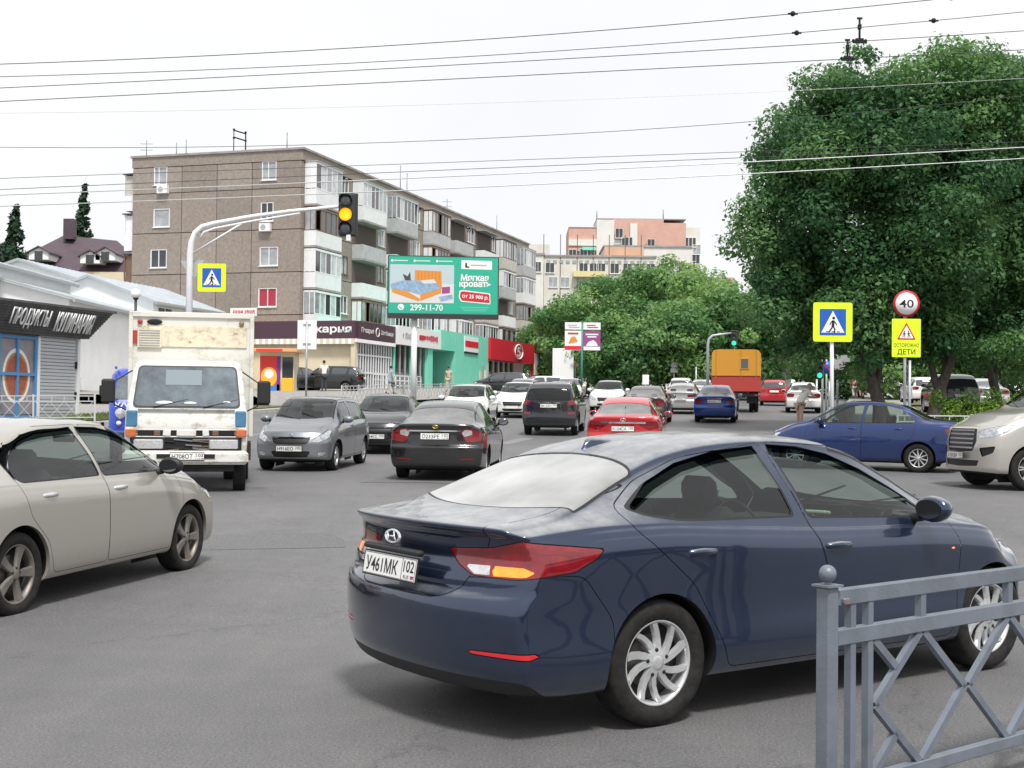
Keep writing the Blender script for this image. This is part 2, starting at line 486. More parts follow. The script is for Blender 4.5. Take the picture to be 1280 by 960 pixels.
class Surf:
    def __init__(s, S, nu, nv, nflat=8, nround=4):
        L, Wd = S['L'], S['W']/2
        x0, x1 = S.get('x0', .14), L-S.get('x1', .16)
        xs = np.linspace(x0, x1, nu)
        def sect(x):
            zt = pchip(S['zt'], x); zs = pchip(S['zs'], x); zb = pchip(S['zb'], x)
            w = pchip(S['w'], x)*Wd; wr = pchip(S['wr'], x)*Wd
            wb = w*S.get('wb', .925)
            h = np.maximum(zt-zs-.02, .012)
            kd = np.minimum(S.get('rail', .10), .55*h)
            y8 = np.minimum(wr, wb-.02); z7 = zs+.02; z8 = zt-kd
            bul = S.get('bulge', .02)*np.clip(h/.3, 0, 1)
            zero = zt*0
            zc = S.get('crease', -.13)
            rows = [
                (zero, zb), (.60*w, zb), (.86*w, zb+.005), (.955*w, zb+.05), (S.get('ledge', .985)*w, zb+.17),
                (S.get('mid', 1.0)*w, zb+(zs-zb)*.5),
                (.994*w, zs+zc), (.965*w, zs+zc*.30), (.94*w, zs+.0), (wb, z7),
                (wb*.55+y8*.45+bul*.9, z7*.55+z8*.45), (y8+bul*.25, z8-.002), (y8*.93, zt-kd*.42), (y8*.74, zt-kd*.16), (y8*.40, zt-kd*.04), (zero, zt)]
            return np.array([[a, b] for a, b in rows])          # (16,2,n)
        K = sect(xs)                                            # 16,2,nu
        # vertical sampling: denser where the section turns
        dens = np.array(S.get('dens', [1, 1, 2, 2, 2, 3, 3, 2, 2, 3, 3, 3, 2, 2, 2]), float)
        tt = []
        tot = dens.sum()
        for i, dn in enumerate(dens):
            m = max(1, int(round(nv*dn/tot))); tt += list(i+np.arange(m)/m)
        tt = np.array(tt+[15.0])
        C = catmull(K, tt)                                      # nt,2,nu
        # smooth along the car so that the curves' joints do not show as kinks
        for _ in range(S.get('blur', 3)):
            C[:, :, 1:-1] = C[:, :, 1:-1]*.5 + (C[:, :, 2:]+C[:, :, :-2])*.25
        nt = len(tt)
        rings = []                                              # each: x (nt), y, z
        def cap(c, xe, sgn, zc, r):
            o = []
            for j in range(1, nround+1):
                ph = PI/2*j/nround
                k = 1-(r/.8)*(1-math.cos(ph)); kz = 1-(r/.45)*(1-math.cos(ph))
                o.append((xe+sgn*r*math.sin(ph)+0*c[0], c[0]*k, zc+(c[1]-zc)*kz))
            kf = 1-(r/.8); kzf = 1-(r/.45)
            for j in range(1, nflat+1):
                k = 1-j/nflat; k = max(k, .004)
                o.append((xe+sgn*r+sgn*.012*(1-k*k)+0*c[0], c[0]*kf*k, zc+(c[1]-zc)*kzf*k))
            return o
        rr, rf = S.get('rr', .07), S.get('rf', .07)
        zr = pchip(S['zt'], x0)*.5+.12; zf = pchip(S['zt'], x1)*.5+.1
        rear = cap(C[:, :, 0].T, x0, -1, zr, rr)
        front = cap(C[:, :, -1].T, x1, 1, zf, rf)
        rings = rear[::-1] + [(np.full(nt, xs[i]), C[:, 0, i], C[:, 1, i]) for i in range(nu)] + front
        A = np.array(rings)                                     # nr,3,nt
        nr = len(A)
        full = np.concatenate([A, A[:, :, -2::-1]*np.array([1, -1, 1])[None, :, None]], 2)   # left side up and over to the right
        vv = np.concatenate([tt, tt[-2::-1]])
        X, Y, Z = full[:, 0], full[:, 1], full[:, 2]
        nc = X.shape[1]
        def sst(a): a = np.clip(a, 0, 1); return a*a*(3-2*a)
        xr_end, xf_end = x0-rr, x1+rf
        rw, fw = S.get('rw', .75), S.get('fw', .8)
        wR = sst(1-(X-xr_end)/rw); wF = sst(1-(xf_end-X)/fw)
        ya = np.abs(Y)/Wd
        X2 = X + wR*(pchip(S.get('rdx', [(0, 0), (2, 0)]), Z) + S.get('rc', .14)*ya**S.get('rn', 2.6))
        X2 = X2 + wF*(pchip(S.get('fdx', [(0, 0), (2, 0)]), Z) - S.get('fc', .22)*ya**S.get('fn', 2.6))
        X = X2
        s.L = L; s.xr = X.min(); s.xf = X.max()
        P = np.stack([X, Y, Z], 2).reshape(-1, 3)
        idx = np.arange(nr*nc).reshape(nr, nc)
        q = np.stack([idx[:-1, :-1], idx[:-1, 1:], idx[1:, 1:], idx[1:, :-1]], -1).reshape(-1, 4)
        # area weighted normals
        a, b, c, d = P[q[:, 0]], P[q[:, 1]], P[q[:, 2]], P[q[:, 3]]
        fn = np.cross(c-a, d-b)
        Nn = np.zeros_like(P)
        for k in range(4): np.add.at(Nn, q[:, k], fn)
        Nn /= np.maximum(np.linalg.norm(Nn, axis=1, keepdims=True), 1e-12)
        cen = P.mean(0)
        if (Nn*(P-cen)).sum() < 0:
            Nn = -Nn; q = q[:, ::-1]
        s.A = np.concatenate([P, Nn, np.tile(vv, nr)[:, None]], 1)
        s.A = list(map(list, s.A)) and s.A
        s.polys = [tuple(int(i) for i in r) for r in q]
        s.tags = ['body']*len(s.polys)
        s.new = []
    def cut(s, g, new, only=('body',), mask=None):
        A = s.A; gv = g(A)
        if gv.min() > 1e-7: return []
        gv = gv.tolist()
        cen = None
        extra = []; cache = {}; n0 = len(A)
        polys, tags = [], []
        created = []
        for p, t in zip(s.polys, s.tags):
            if t not in only: polys.append(p); tags.append(t); continue
            gs = [gv[i] for i in p]
            lo = min(gs); hi = max(gs)
            if lo > 1e-7: polys.append(p); tags.append(t); continue
            if mask is not None:
                c = (A[p[0]]+A[p[len(p)//2]])*.5
                if not mask(c): polys.append(p); tags.append(t); continue
            if hi <= 1e-7: polys.append(p); tags.append(new); continue
            ins, outs = [], []
            m = len(p)
            for k in range(m):
                i, j = p[k], p[(k+1) % m]; gi, gj = gs[k], gs[(k+1) % m]
                if gi <= 0: ins.append(i)
                if gi >= 0: outs.append(i)
                if (gi < 0 < gj) or (gj < 0 < gi):
                    key = (min(i, j), max(i, j))
                    if key not in cache:
                        t_ = gi/(gi-gj); cache[key] = n0+len(extra)
                        extra.append(A[i]*(1-t_)+A[j]*t_); created.append(cache[key])
                    ins.append(cache[key]); outs.append(cache[key])
            if len(ins) >= 3: polys.append(tuple(ins)); tags.append(new)
            if len(outs) >= 3: polys.append(tuple(outs)); tags.append(t)
        if extra: s.A = np.concatenate([A, np.array(extra)], 0)
        s.polys, s.tags = polys, tags
        return created
    def slice(s, g, only, mask):
        s.cut(g, '~', only, mask)
        s.tags = [only[0] if t == '~' else t for t in s.tags]
    def region(s, view, poly, new, only=('body',), mask=None, trim=None, tw=.012, off=0.0):
        """cut a region drawn in a view; trim names a ring of width tw left round it"""
        V = s.view(view)
        base = s.vmask(view)
        mk = (lambda c: base(c) and (mask is None or mask(c)))
        zz = [q[1] for q in poly]; z0, z1 = min(zz), max(zz)
        if z1-z0 < .12:                       # thin region: slice the mesh finer first
            a0, a1 = min(q[0] for q in poly)-.06, max(q[0] for q in poly)+.06
            def mk2(c):
                if not mk(c) or not (z0-.1 < c[2] < z1+.1): return False
                a = V(c[None, :])[0][0]
                return a0 < a < a1
            for zc in (z0, z1, (z0+z1)/2): s.slice(lambda A: A[:, 2]-zc, only, mk2)
        g = lambda A: sdf_poly(poly, *V(A))+off
        s.cut(g, new, only, mk)
        if trim:
            # what lies within tw of the edge becomes the trim
            s.cut(lambda A: -(g(A)+tw), trim, (new,), mk)
    def view(s, v):
        return {'side': lambda A: (A[:, 0], A[:, 2]),
                'end': lambda A: (np.abs(A[:, 1]), A[:, 2]),
                'rend': lambda A: (np.abs(A[:, 1]), A[:, 2]),
                'rwrap': lambda A: (np.abs(A[:, 1])+(A[:, 0]-s.xr), A[:, 2]),
                'fwrap': lambda A: (np.abs(A[:, 1])+(s.xf-A[:, 0]), A[:, 2]),
                'top': lambda A: (A[:, 0], np.abs(A[:, 1]))}[v]
    def vmask(s, v):
        return {'side': lambda c: abs(c[1]) > .4 and abs(c[4]) > .25,
                'end': lambda c: c[0] > s.L*.6 and c[3] > .15,
                'rend': lambda c: c[0] < s.L*.45 and c[3] < -.12,
                'rwrap': lambda c: c[0] < s.L*.4 and abs(c[5]) < .93,
                'fwrap': lambda c: c[0] > s.L*.6 and abs(c[5]) < .97,
                'top': lambda c: c[5] > .15 and c[2] > .5}[v]
    def obj(s, tg, name, m, parent, side=None, inset=0.0, xo=0.0, xs=None):
        A = s.A
        ps = []
        for p, t in zip(s.polys, s.tags):
            if t != tg: continue
            if side is not None and A[list(p), 1].mean()*side < 0: continue
            if xs is not None and (A[list(p), 0].mean()-s.L/2)*xs < 0: continue
            ps.append(p)
        if not ps: return None
        used = sorted({i for p in ps for i in p}); mp = {i: k for k, i in enumerate(used)}
        Vv = A[used]
        co = Vv[:, :3] - Vv[:, 3:6]*inset
        co = co - np.array([xo, 0, 0])
        me = bpy.data.meshes.new(name)
        me.from_pydata(co.tolist(), [], [[mp[i] for i in p] for p in ps])
        me.polygons.foreach_set('use_smooth', [True]*len(ps))
        me.materials.append(m)
        me.normals_split_custom_set_from_vertices(Vv[:, 3:6].tolist())
        me.update()
        return place(name, me, parent)
    def edge(s, created, tg=None):
        return s.A[created]

WHEELS = {}
def wheel_meshes(style, Rt, Rr, wt, mrim, lod):
    key = (style, Rt, Rr, wt, mrim.name, lod)
    if key in WHEELS: return WHEELS[key]
    n = (56, 32, 18)[lod]
    T = MB().use(MATS['tyre'])
    h = wt/2
    prof = [(Rr*.96, -h*.80), (Rr*1.02, -h*.88), (Rr*1.10, -h*.98), ((Rr+Rt)/2*1.01, -h*1.02), (Rt*.955, -h*.93), (Rt*.99, -h*.76), (Rt, -h*.5), (Rt, h*.5), (Rt*.99, h*.76), (Rt*.955, h*.93), ((Rr+Rt)/2*1.01, h*1.02), (Rr*1.10, h*.98), (Rr*1.02, h*.88), (Rr*.96, h*.80)]
    T.lathe(prof, n, 'y')
    if lod == 0:   # tread grooves
        T.use(MATS['black_plastic'])
        for g in (-.3, 0, .3): T.lathe([(Rt+.001, h*g-.004), (Rt+.001, h*g+.004)], n, 'y')
    tm = T.mesh('tyre')
    M = MB().use(mrim)
    o = -h*.80                          # outer face at negative y
    M.lathe([(Rr*.955, h*.6), (Rr*.93, h*.2), (Rr*.90, o*.3), (Rr*.90, o*.7), (Rr*.94, o*1.00), (Rr*.985, o*1.06), (Rr*1.0, o*1.02), (Rr*.985, o*.9)], n, 'y')
    M.use(MATS['brake']); M.lathe([(.001, o*.2), (Rr*.62, o*.2), (Rr*.64, o*.1)], n, 'y')
    M.use(MATS['black_plastic']); M.lathe([(Rr*.35, 0), (Rr*.93, 0.0)], n, 'y')
    M.use(mrim)
    ns, spread, w0, w1, twin = {'five': (5, 0, .105, .075, 0), 'star': (5, 0, .08, .16, 0), 'ten': (10, 0, .05, .05, 0), 'cover': (5, 1, .06, .085, 1), 'twin': (6, 0, .035, .03, .1), 'cap': (8, 0, .10, .12, 0), 'steel': (0, 0, 0, 0, 0)}[style]
    def spoke(a0, a1, wi, wo):
        """spoke from hub angle a0 to rim angle a1"""
        st = []
        k = 4 if lod < 2 else 2
        for j in range(k+1):
            t = j/k; r = Rr*(.17+(.93-.17)*t); a = a0+(a1-a0)*t; w = wi+(wo-wi)*t
            y = o*(1.0 - .10*math.sin(PI*t) - .0*t)
            dr = Vector((math.cos(a), 0, math.sin(a))); tn = Vector((-math.sin(a), 0, math.cos(a)))
            c = dr*r
            st.append([c-tn*w+Vector((0, y*.72, 0)), c-tn*w*.72+Vector((0, y, 0)), c+tn*w*.72+Vector((0, y, 0)), c+tn*w+Vector((0, y*.72, 0))])
        vs = [p for r_ in st for p in r_]; fs = []
        for j in range(k):
            for q in range(3): fs.append((j*4+q, j*4+q+1, j*4+4+q+1, j*4+4+q))
        M.add(vs, fs, False)
    for i in range(ns):
        a = 2*PI*i/ns + PI/2
        if style == 'cover':             # five pairs of twisted blades
            spoke(a+.02, a+.36, Rr*.10, Rr*.10)
            spoke(a+.50, a+.98, Rr*.10, Rr*.085)
        elif twin:
            spoke(a-.10, a-twin, Rr*w0*1.6, Rr*w1*2); spoke(a+.10, a+twin*1.6, Rr*w0*1.6, Rr*w1*2)
        else: spoke(a, a, Rr*w0*1.3, Rr*w1*1.3)
    if style == 'steel':
        M.lathe([(.001, o*.55), (Rr*.3, o*.55), (Rr*.42, o*.7), (Rr*.75, o*.45), (Rr*.93, o*.6)], n, 'y')
    M.lathe([(.001, o*1.02), (Rr*.10, o*1.02), (Rr*.19, o*.98), (Rr*.24, o*.80), (Rr*.25, o*.5)], max(12, n//2), 'y')
    M.use(MATS['black_plastic'])
    if lod < 2:
        for i in range(5):
            a = 2*PI*i/5 + (.34 if style == 'cover' else .3) + PI/2
            rr_ = Rr*(.30 if style == 'cover' else .2)
            M.lathe([(.001, o*1.0), (Rr*.045, o*1.0), (Rr*.055, o*.9)], 8, 'y', (math.cos(a)*rr_, 0, math.sin(a)*rr_))
    rm = M.mesh('rim')
    WHEELS[key] = (tm, rm)
    return WHEELS[key]
def add_wheel(parent, x, y, side, S, lod, steer=0.0):
    tm, rm = wheel_meshes(S.get('rim', 'five'), S['Rt'], S['Rr'], S.get('tw', .205), MATS[S.get('rimmat', 'alloy')], lod)
    rz = (PI if side > 0 else 0)+steer
    t = place('wheel', tm, parent, (x, y-side*(S.get('tw', .205)/2), S['Rt']), (0, rnd.random()*0, rz))
    place('rim', rm, t, (0, 0, 0), (0, S.get('spin', rnd.random()*1.2), 0))
    return t
def seat(parent, x, y, z, m, s=1.0):
    b = MB(); b.smooth = True
    b.box((x, y, z+.10), (.50, .48, .16), ch=.05)
    b.box((x-.30, y, z+.42), (.16, .46, .62), rot3(0, -.22, 0), ch=.06)
    b.box((x-.40, y, z+.80), (.10, .26, .18), rot3(0, -.15, 0), ch=.04)
    b.tube([(x-.37, y-.06, z+.66), (x-.39, y-.06, z+.76)], .008, 6); b.tube([(x-.37, y+.06, z+.66), (x-.39, y+.06, z+.76)], .008, 6)
    return b.build('seat', m, parent)
def number_plate(parent, txt, reg, loc, rot, lod, w=.52, h=.112):
    b = MB().use(MATS['black_plastic']); b.box((0, 0, -.004), (w+.016, h+.016, .010))
    b.use(MATS['plate_white']); b.box((0, 0, .001), (w, h, .006))
    p = b.build('number_plate', None, parent, loc, rot, norm=False)
    if lod < 2 and txt:
        text(txt, MATS['ink'], p, (-w*.14, -.002, .0055), (0, 0, 0), .1, bold=.012, width=w*.62, height=h*.66)
        text(reg, MATS['ink'], p, (w*.375, h*.13, .0055), (0, 0, 0), .1, bold=.01, width=w*.19, height=h*.5)
        q = MB().use(MATS['ink']); q.box((w*.25, 0, .0048), (.003, h*.96, .0012))
        for sx in (-1, 1):
            q.box((0, sx*(h/2-.003), .0048), (w-.004, .002, .0012)); q.box((sx*(w/2-.003), 0, .0048), (.002, h-.004, .0012))
        if lod == 0:
            q.use(MATS['flag_red']); q.box((w*.45, -h*.36, .0048), (.03, .007, .0012))
            q.use(MATS['flag_blue']); q.box((w*.45, -h*.29, .0048), (.03, .007, .0012))
            text('RUS', MATS['ink'], p, (w*.345, -h*.33, .0055), (0, 0, 0), .1, width=w*.1, height=h*.16)
        q.build('plate_border', None, p, norm=False)
    return p

def build_car(name, label, pos, heading, S, group=None, cat='car'):
    """pos = ground point under the middle of the car; heading = direction the nose points (radians from +X)"""
    lod = S.get('lod', 1)
    nu, nv, nf = {0: (190, 96, 30), 1: (84, 46, 14), 2: (46, 28, 8)}[lod]
    F = Surf(S, nu, nv, nf, {0: 7, 1: 4, 2: 3}[lod])
    L, Wd = S['L'], S['W']/2; xo = L/2
    pm, gm = S['paint'], S['glass']
    root = thing(name, label, cat, pos, heading, group)
    # pitch with the slope of the street
    hx, hy = math.cos(heading), math.sin(heading)
    g1, g0 = G(pos[1]+hy*1.2), G(pos[1]-hy*1.2)
    root.rotation_euler = (Matrix.Rotation(heading, 3, 'Z') @ Matrix.Rotation(-math.atan2(g1-g0, 2.4), 3, 'Y')).to_euler()
    Rt = S['Rt']; ar = S.get('arch', Rt+.05); xa, xb = S['ra'], S['fa']
    arch_edges = []
    for xc in (xa, xb):
        g = lambda A, xc=xc: np.where(np.abs(A[:, 1]) > Wd*.55, np.sqrt((A[:, 0]-xc)**2+(A[:, 2]-Rt*1.0)**2)-ar, 1.0)
        mk = lambda c: abs(c[1]) > Wd*.62
        cr = F.cut(g, 'arch', ('body',), mk)
        arch_edges.append((xc, F.A[cr]))
        if S.get('archtrim'):
            F.cut(lambda A, xc=xc: np.where(np.abs(A[:, 1]) > Wd*.55, np.sqrt((A[:, 0]-xc)**2+(A[:, 2]-Rt)**2)-ar-S['archtrim'], 1.0), 'archtrim', ('body',), mk)
    # glass
    zbelt = lambda x: pchip(S['zs'], x)
    for i, wp in enumerate(S['sidewin']):
        F.region('side', smooth_poly(wp, S.get('wr_', .035)), 'win%d' % i, trim='seal', tw=.013, mask=lambda c: c[6] > 8.6 and c[6] < 13.2)
    ws = S['windscreen']                     # (x base centre, x top centre, sweep, margin v)
    vx = S.get('wsv', 11.15)
    def gws(A):
        yy = np.abs(A[:, 1])/Wd
        return np.maximum.reduce([(ws[0]-ws[2]*.0) - A[:, 0] - 0*yy, A[:, 0]-(ws[1]-ws[2]*yy**2), (vx-A[:, 6])*.05])
    # windscreen lies between x = ws[0] (top) and ws[1] (base)
    def gws2(A):
        yy = np.abs(A[:, 1])/Wd
        top = ws[0]-ws[3]*yy**2; base = ws[1]-ws[2]*yy**2
        return np.maximum.reduce([top-A[:, 0], A[:, 0]-base, (vx-A[:, 6])*.055])
    F.cut(gws2, 'windscreen', ('body',), lambda c: c[5] > .1 and c[2] > zbelt(c[0])-.05)
    F.cut(lambda A: -(gws2(A)+.016), 'wseal', ('windscreen',))
    rwn = S['rearwin']
    if rwn[0] == 'top':
        def grw(A):
            yy = np.abs(A[:, 1])/Wd
            return np.maximum.reduce([A[:, 0]-(rwn[2]+rwn[4]*yy**2), (rwn[1]+rwn[3]*yy**2)-A[:, 0], (S.get('rwv', 11.2)-A[:, 6])*.055])
        F.cut(grw, 'rearglass', ('body',), lambda c: c[5] > .1 and c[6] > 10)
        F.cut(lambda A: -(grw(A)+.014), 'seal', ('rearglass',))
    else:
        F.region('rend', smooth_poly(rwn[1], .06), 'rearglass', trim='seal', tw=.014)
    # lights, grilles and other cut regions: (tag, object name, material, view, polygon, both sides?, inset, label)
    cuts = S.get('cuts', [])
    for c in cuts:
        F.region(c[3], smooth_poly(c[4], c[8] if len(c) > 8 else .02) if len(c[4]) < 24 else c[4], c[0], only=c[9] if len(c) > 9 else ('body',), trim='gap' if lod < 2 and not (len(c) > 9) else None, tw=.005 if lod == 0 else .008)
    # panels: doors, boot lid, bonnet
    gw = {0: .0045, 1: .007, 2: .012}[lod]
    panels = S.get('panels', []) if lod < 2 or S.get('keep_panels') else []
    for tg, nm, view, poly, both in panels:
        P = smooth_poly(poly, .05)
        F.region(view, P, 'tmp', off=-gw/2)
        V = F.view(view); base = F.vmask(view)
        F.cut(lambda A: sdf_poly(P, *V(A))+gw/2, tg, ('tmp',), base)
        F.tags = ['gap' if t == 'tmp' else t for t in F.tags]
    # bands of dark plastic under the bumpers and sills
    if S.get('skirt'):
        F.cut(lambda A: A[:, 2]-pchip(S['skirt'], A[:, 0]), 'skirt', ('body', 'rbump'))
    F.cut(lambda A: A[:, 5]+.75, 'under', ('body', 'skirt'), lambda c: c[2] < .6)
    kw = dict(xo=xo)
    F.obj('body', 'body', pm, root, **kw)
    for xs_ in (1, -1): F.obj('skirt', 'lower_trim', S.get('skirtmat', MATS['black_plastic']), root, xs=xs_, **kw)
    F.obj('under', 'underbody', MATS['underbody'], root, inset=.01, **kw)
    F.obj('archtrim', 'arch_trim', S.get('archmat', MATS['black_plastic']), root, inset=-.006, **kw)
    F.obj('gap', 'panel_gap', MATS['gap'], root, inset=.004, **kw)
    F.obj('seal', 'window_seal', MATS[S.get('sealmat', 'rubber')], root, inset=.001, **kw)
    F.obj('wseal', 'windscreen_seal', MATS['rubber'], root, inset=.001, **kw)
    F.obj('windscreen', 'windscreen', S.get('wsglass', gm), root, inset=.004, **kw)
    F.obj('rearglass', 'rear_window', S.get('rearglass', gm), root, inset=.004, **kw)
    hands = []
    for sd in (1, -1):
        for i in range(len(S['sidewin'])):
            F.obj('win%d' % i, 'side_window', gm, root, side=sd, inset=.005, **kw)
        for tg, nm, view, poly, both in panels:
            if both: F.obj(tg, nm, pm, root, side=sd, **kw)
    for tg, nm, view, poly, both in panels:
        if not both: F.obj(tg, nm, pm, root, **kw)
    made = {}
    for c in cuts:
        if c[0] in made: continue
        made[c[0]] = 1
        for sd in ((1, -1) if c[5] else (None,)):
            F.obj(c[0], c[1], c[2], root, side=sd, inset=c[6], **kw)
    # wheel wells from the cut edges
    for xc, E in arch_edges:
        for sd in (1, -1):
            e = E[E[:, 1]*sd > 0]
            if len(e) < 3: continue
            an = np.arctan2(e[:, 2]-Rt, e[:, 0]-xc); o_ = np.argsort(an); e = e[o_]; an = an[o_]
            e = e[(an > -.5) | (an < -2.6)] if False else e
            vs = []; fs = []
            for p in e:
                vs.append((p[0]-xo, p[1]-sd*.001, p[2])); vs.append((p[0]-xo, p[1]-sd*.03, p[2]))
                r_ = 1.0; vs.append((xc-xo+(p[0]-xc)*1.05, sd*Wd*.50, Rt+(p[2]-Rt)*1.05))
            k = len(e)
            for i in range(k-1):
                fs += [(i*3, i*3+3, i*3+4, i*3+1)]
            b = MB().use(MATS['gap'] if not S.get('lipmat') else S['lipmat']); b.add(vs, fs, True)
            b.use(MATS['black_plastic']); b.add(vs, [(i*3+1, i*3+4, i*3+5, i*3+2) for i in range(k-1)], True)
            b.add([(xc-xo+math.cos(t)*ar*1.06, sd*Wd*.50, Rt+math.sin(t)*ar*1.06) for t in np.linspace(-.6, PI+.6, 14)], [list(range(14))])
            b.build('wheel_well', None, root, norm=False)
    st = S.get('steer', 0)
    for x, stt in ((xa, 0), (xb, st)):
        for sd in (1, -1): add_wheel(root, x-xo, sd*(Wd-S.get('wheelin', .045)), sd, S, lod, stt)
    # added unseen block that stops light passing beneath the cabin
    b = MB(); b.box((0, 0, S['zb'][1][1]+.10), (L*.76, Wd*1.30, .24)); b.build('light_block', MATS['underbody'], root)
    # cabin
    if S.get('cabin', lod < 2):
        im = MATS['interior']
        xd = S['windscreen'][1]-xo-.42; zb_ = float(zbelt(S['windscreen'][1]-.3))
        b = MB(); b.smooth = True
        b.box((xd+.02, 0, zb_-.14), (.52, Wd*1.70, .22), ch=.06); b.box((xd+.1, 0, .5), (.3, Wd*1.6, .5))
        b.box((-.5, 0, .36), (2.6, Wd*1.6, .06))
        b.build('dashboard', im, root)
        b = MB(); b.lathe([(.175, -.012), (.187, 0), (.175, .012), (.165, 0)], 24, 'x', close=True)
        b.box((0.01, 0, 0), (.03, .32, .03)); b.box((0.01, 0, -.07), (.03, .03, .16))
        b.build('steering_wheel', MATS['black_plastic'], root, (xd-.32, S.get('wheelside', .36), zb_-.08), (0, -.35, 0))
        for sy in (.36, -.36):
            seat(root, xd-.95, sy, .32, im)
        rx = S.get('rearseat', xd-1.85)
        b = MB(); b.box((rx, 0, .40), (.5, Wd*1.45, .2), ch=.05); b.box((rx-.3, 0, .72), (.16, Wd*1.45, .55), rot3(0, -.3, 0), ch=.05)
        for sy in (.38, -.38): b.box((rx-.42, sy, 1.06), (.09, .26, .17), rot3(0, -.2, 0), ch=.04)
        b.build('rear_seat', im, root)
        if S.get('shelf', True) and rwn[0] == 'top':
            b = MB(); b.box((rx-.62, 0, float(zbelt(rx+xo-.6))+.0), (.5, Wd*1.5, .03)); b.build('parcel_shelf', im, root)
        b = MB(); b.box((S['windscreen'][0]-xo+.22, 0, pchip(S['zt'], S['windscreen'][0]+.2)-.09), (.03, .22, .06), ch=.01); b.build('rear_mirror', MATS['black_plastic'], root)
    # mirrors
    mx = S['mirror']
    for sd in (1, -1):
        b = MB(); b.smooth = True
        # rounded shell
        pr = []
        for i in range(9):
            for k in range(16):
                a = PI*i/8; t = 2*PI*k/16
                cx, cy, cz = -math.cos(a)*.085, math.sin(a)**.6*math.cos(t)*.115, math.sin(a)**.6*math.sin(t)*.078
                cx = cx*(1.1 if cx > 0 else .45)
                pr.append((cx, cy, cz))
        fs = [(i*16+k, i*16+(k+1) % 16, (i+1)*16+(k+1) % 16, (i+1)*16+k) for i in range(8) for k in range(16)]
        b.use(S.get('mirrormat', pm)); b.add([(mx[0]-xo+x, sd*(mx[1]+.10)+y, mx[2]+z+.02) for x, y, z in pr], fs, True)
        b.use(MATS['black_plastic']); b.tube([(mx[0]-xo+.02, sd*(mx[1]-.10), mx[2]-.05), (mx[0]-xo+.01, sd*(mx[1]+.02), mx[2]-.03)], .028, 8)
        o = b.build('wing_mirror', None, root)
        q = MB(); q.disc((mx[0]-xo-.0395, sd*(mx[1]+.10), mx[2]+.02), .088, 'x', 20, rz=.055); q.build('mirror_glass', MATS['mirror'], o)
    # handles
    for hx_, hz_, hy_ in S.get('handles', []):
        for sd in (1, -1):
            b = MB(); b.smooth = True
            y = sd*hy_
            b.use(MATS['gap']); b.ball((hx_-xo, y-sd*.012, hz_+.004), .06, 14, 8, (1.0, .3, .72))
            b.use(S.get('handlemat', pm))
            b.tube([(hx_-xo-.105, y+sd*.004, hz_), (hx_-xo-.085, y+sd*.026, hz_+.003), (hx_-xo, y+sd*.036, hz_+.005), (hx_-xo+.085, y+sd*.026, hz_+.003), (hx_-xo+.105, y+sd*.004, hz_)], [.009, .017, .021, .017, .009], 8)
            b.build('door_handle', None, root)
    # wipers
    if S.get('wipers', lod < 2):
        w1 = S['windscreen'][1]; b = MB()
        for sy, y2 in ((.55, -.05), (-.02, -.6)):
            zA = float(pchip(S['zt'], w1)); P0 = (w1-xo+.02, sy, zA-.01-.06*abs(sy)); P1 = (w1-xo-.20, y2, float(pchip(S['zt'], w1-.20))+.012-.05*abs(y2))
            b.bar(P0, P1, .012)
        b.build('wiper', MATS['black_plastic'], root)
    for p in S.get('plates', []):
        number_plate(root, p[0], p[1], (p[2]-xo, 0, p[3]), p[4], lod)
    if S.get('exhaust'):
        b = MB(); b.tube([(S['exhaust'][0]-xo, S['exhaust'][1], S['exhaust'][2]), (S['exhaust'][0]-xo+.25, S['exhaust'][1], S['exhaust'][2]+.01)], .028, 12, cap=False); b.build('exhaust_pipe', MATS['alloy'], root)
    if S.get('extra'): S['extra'](root, F, S, xo)
    return root
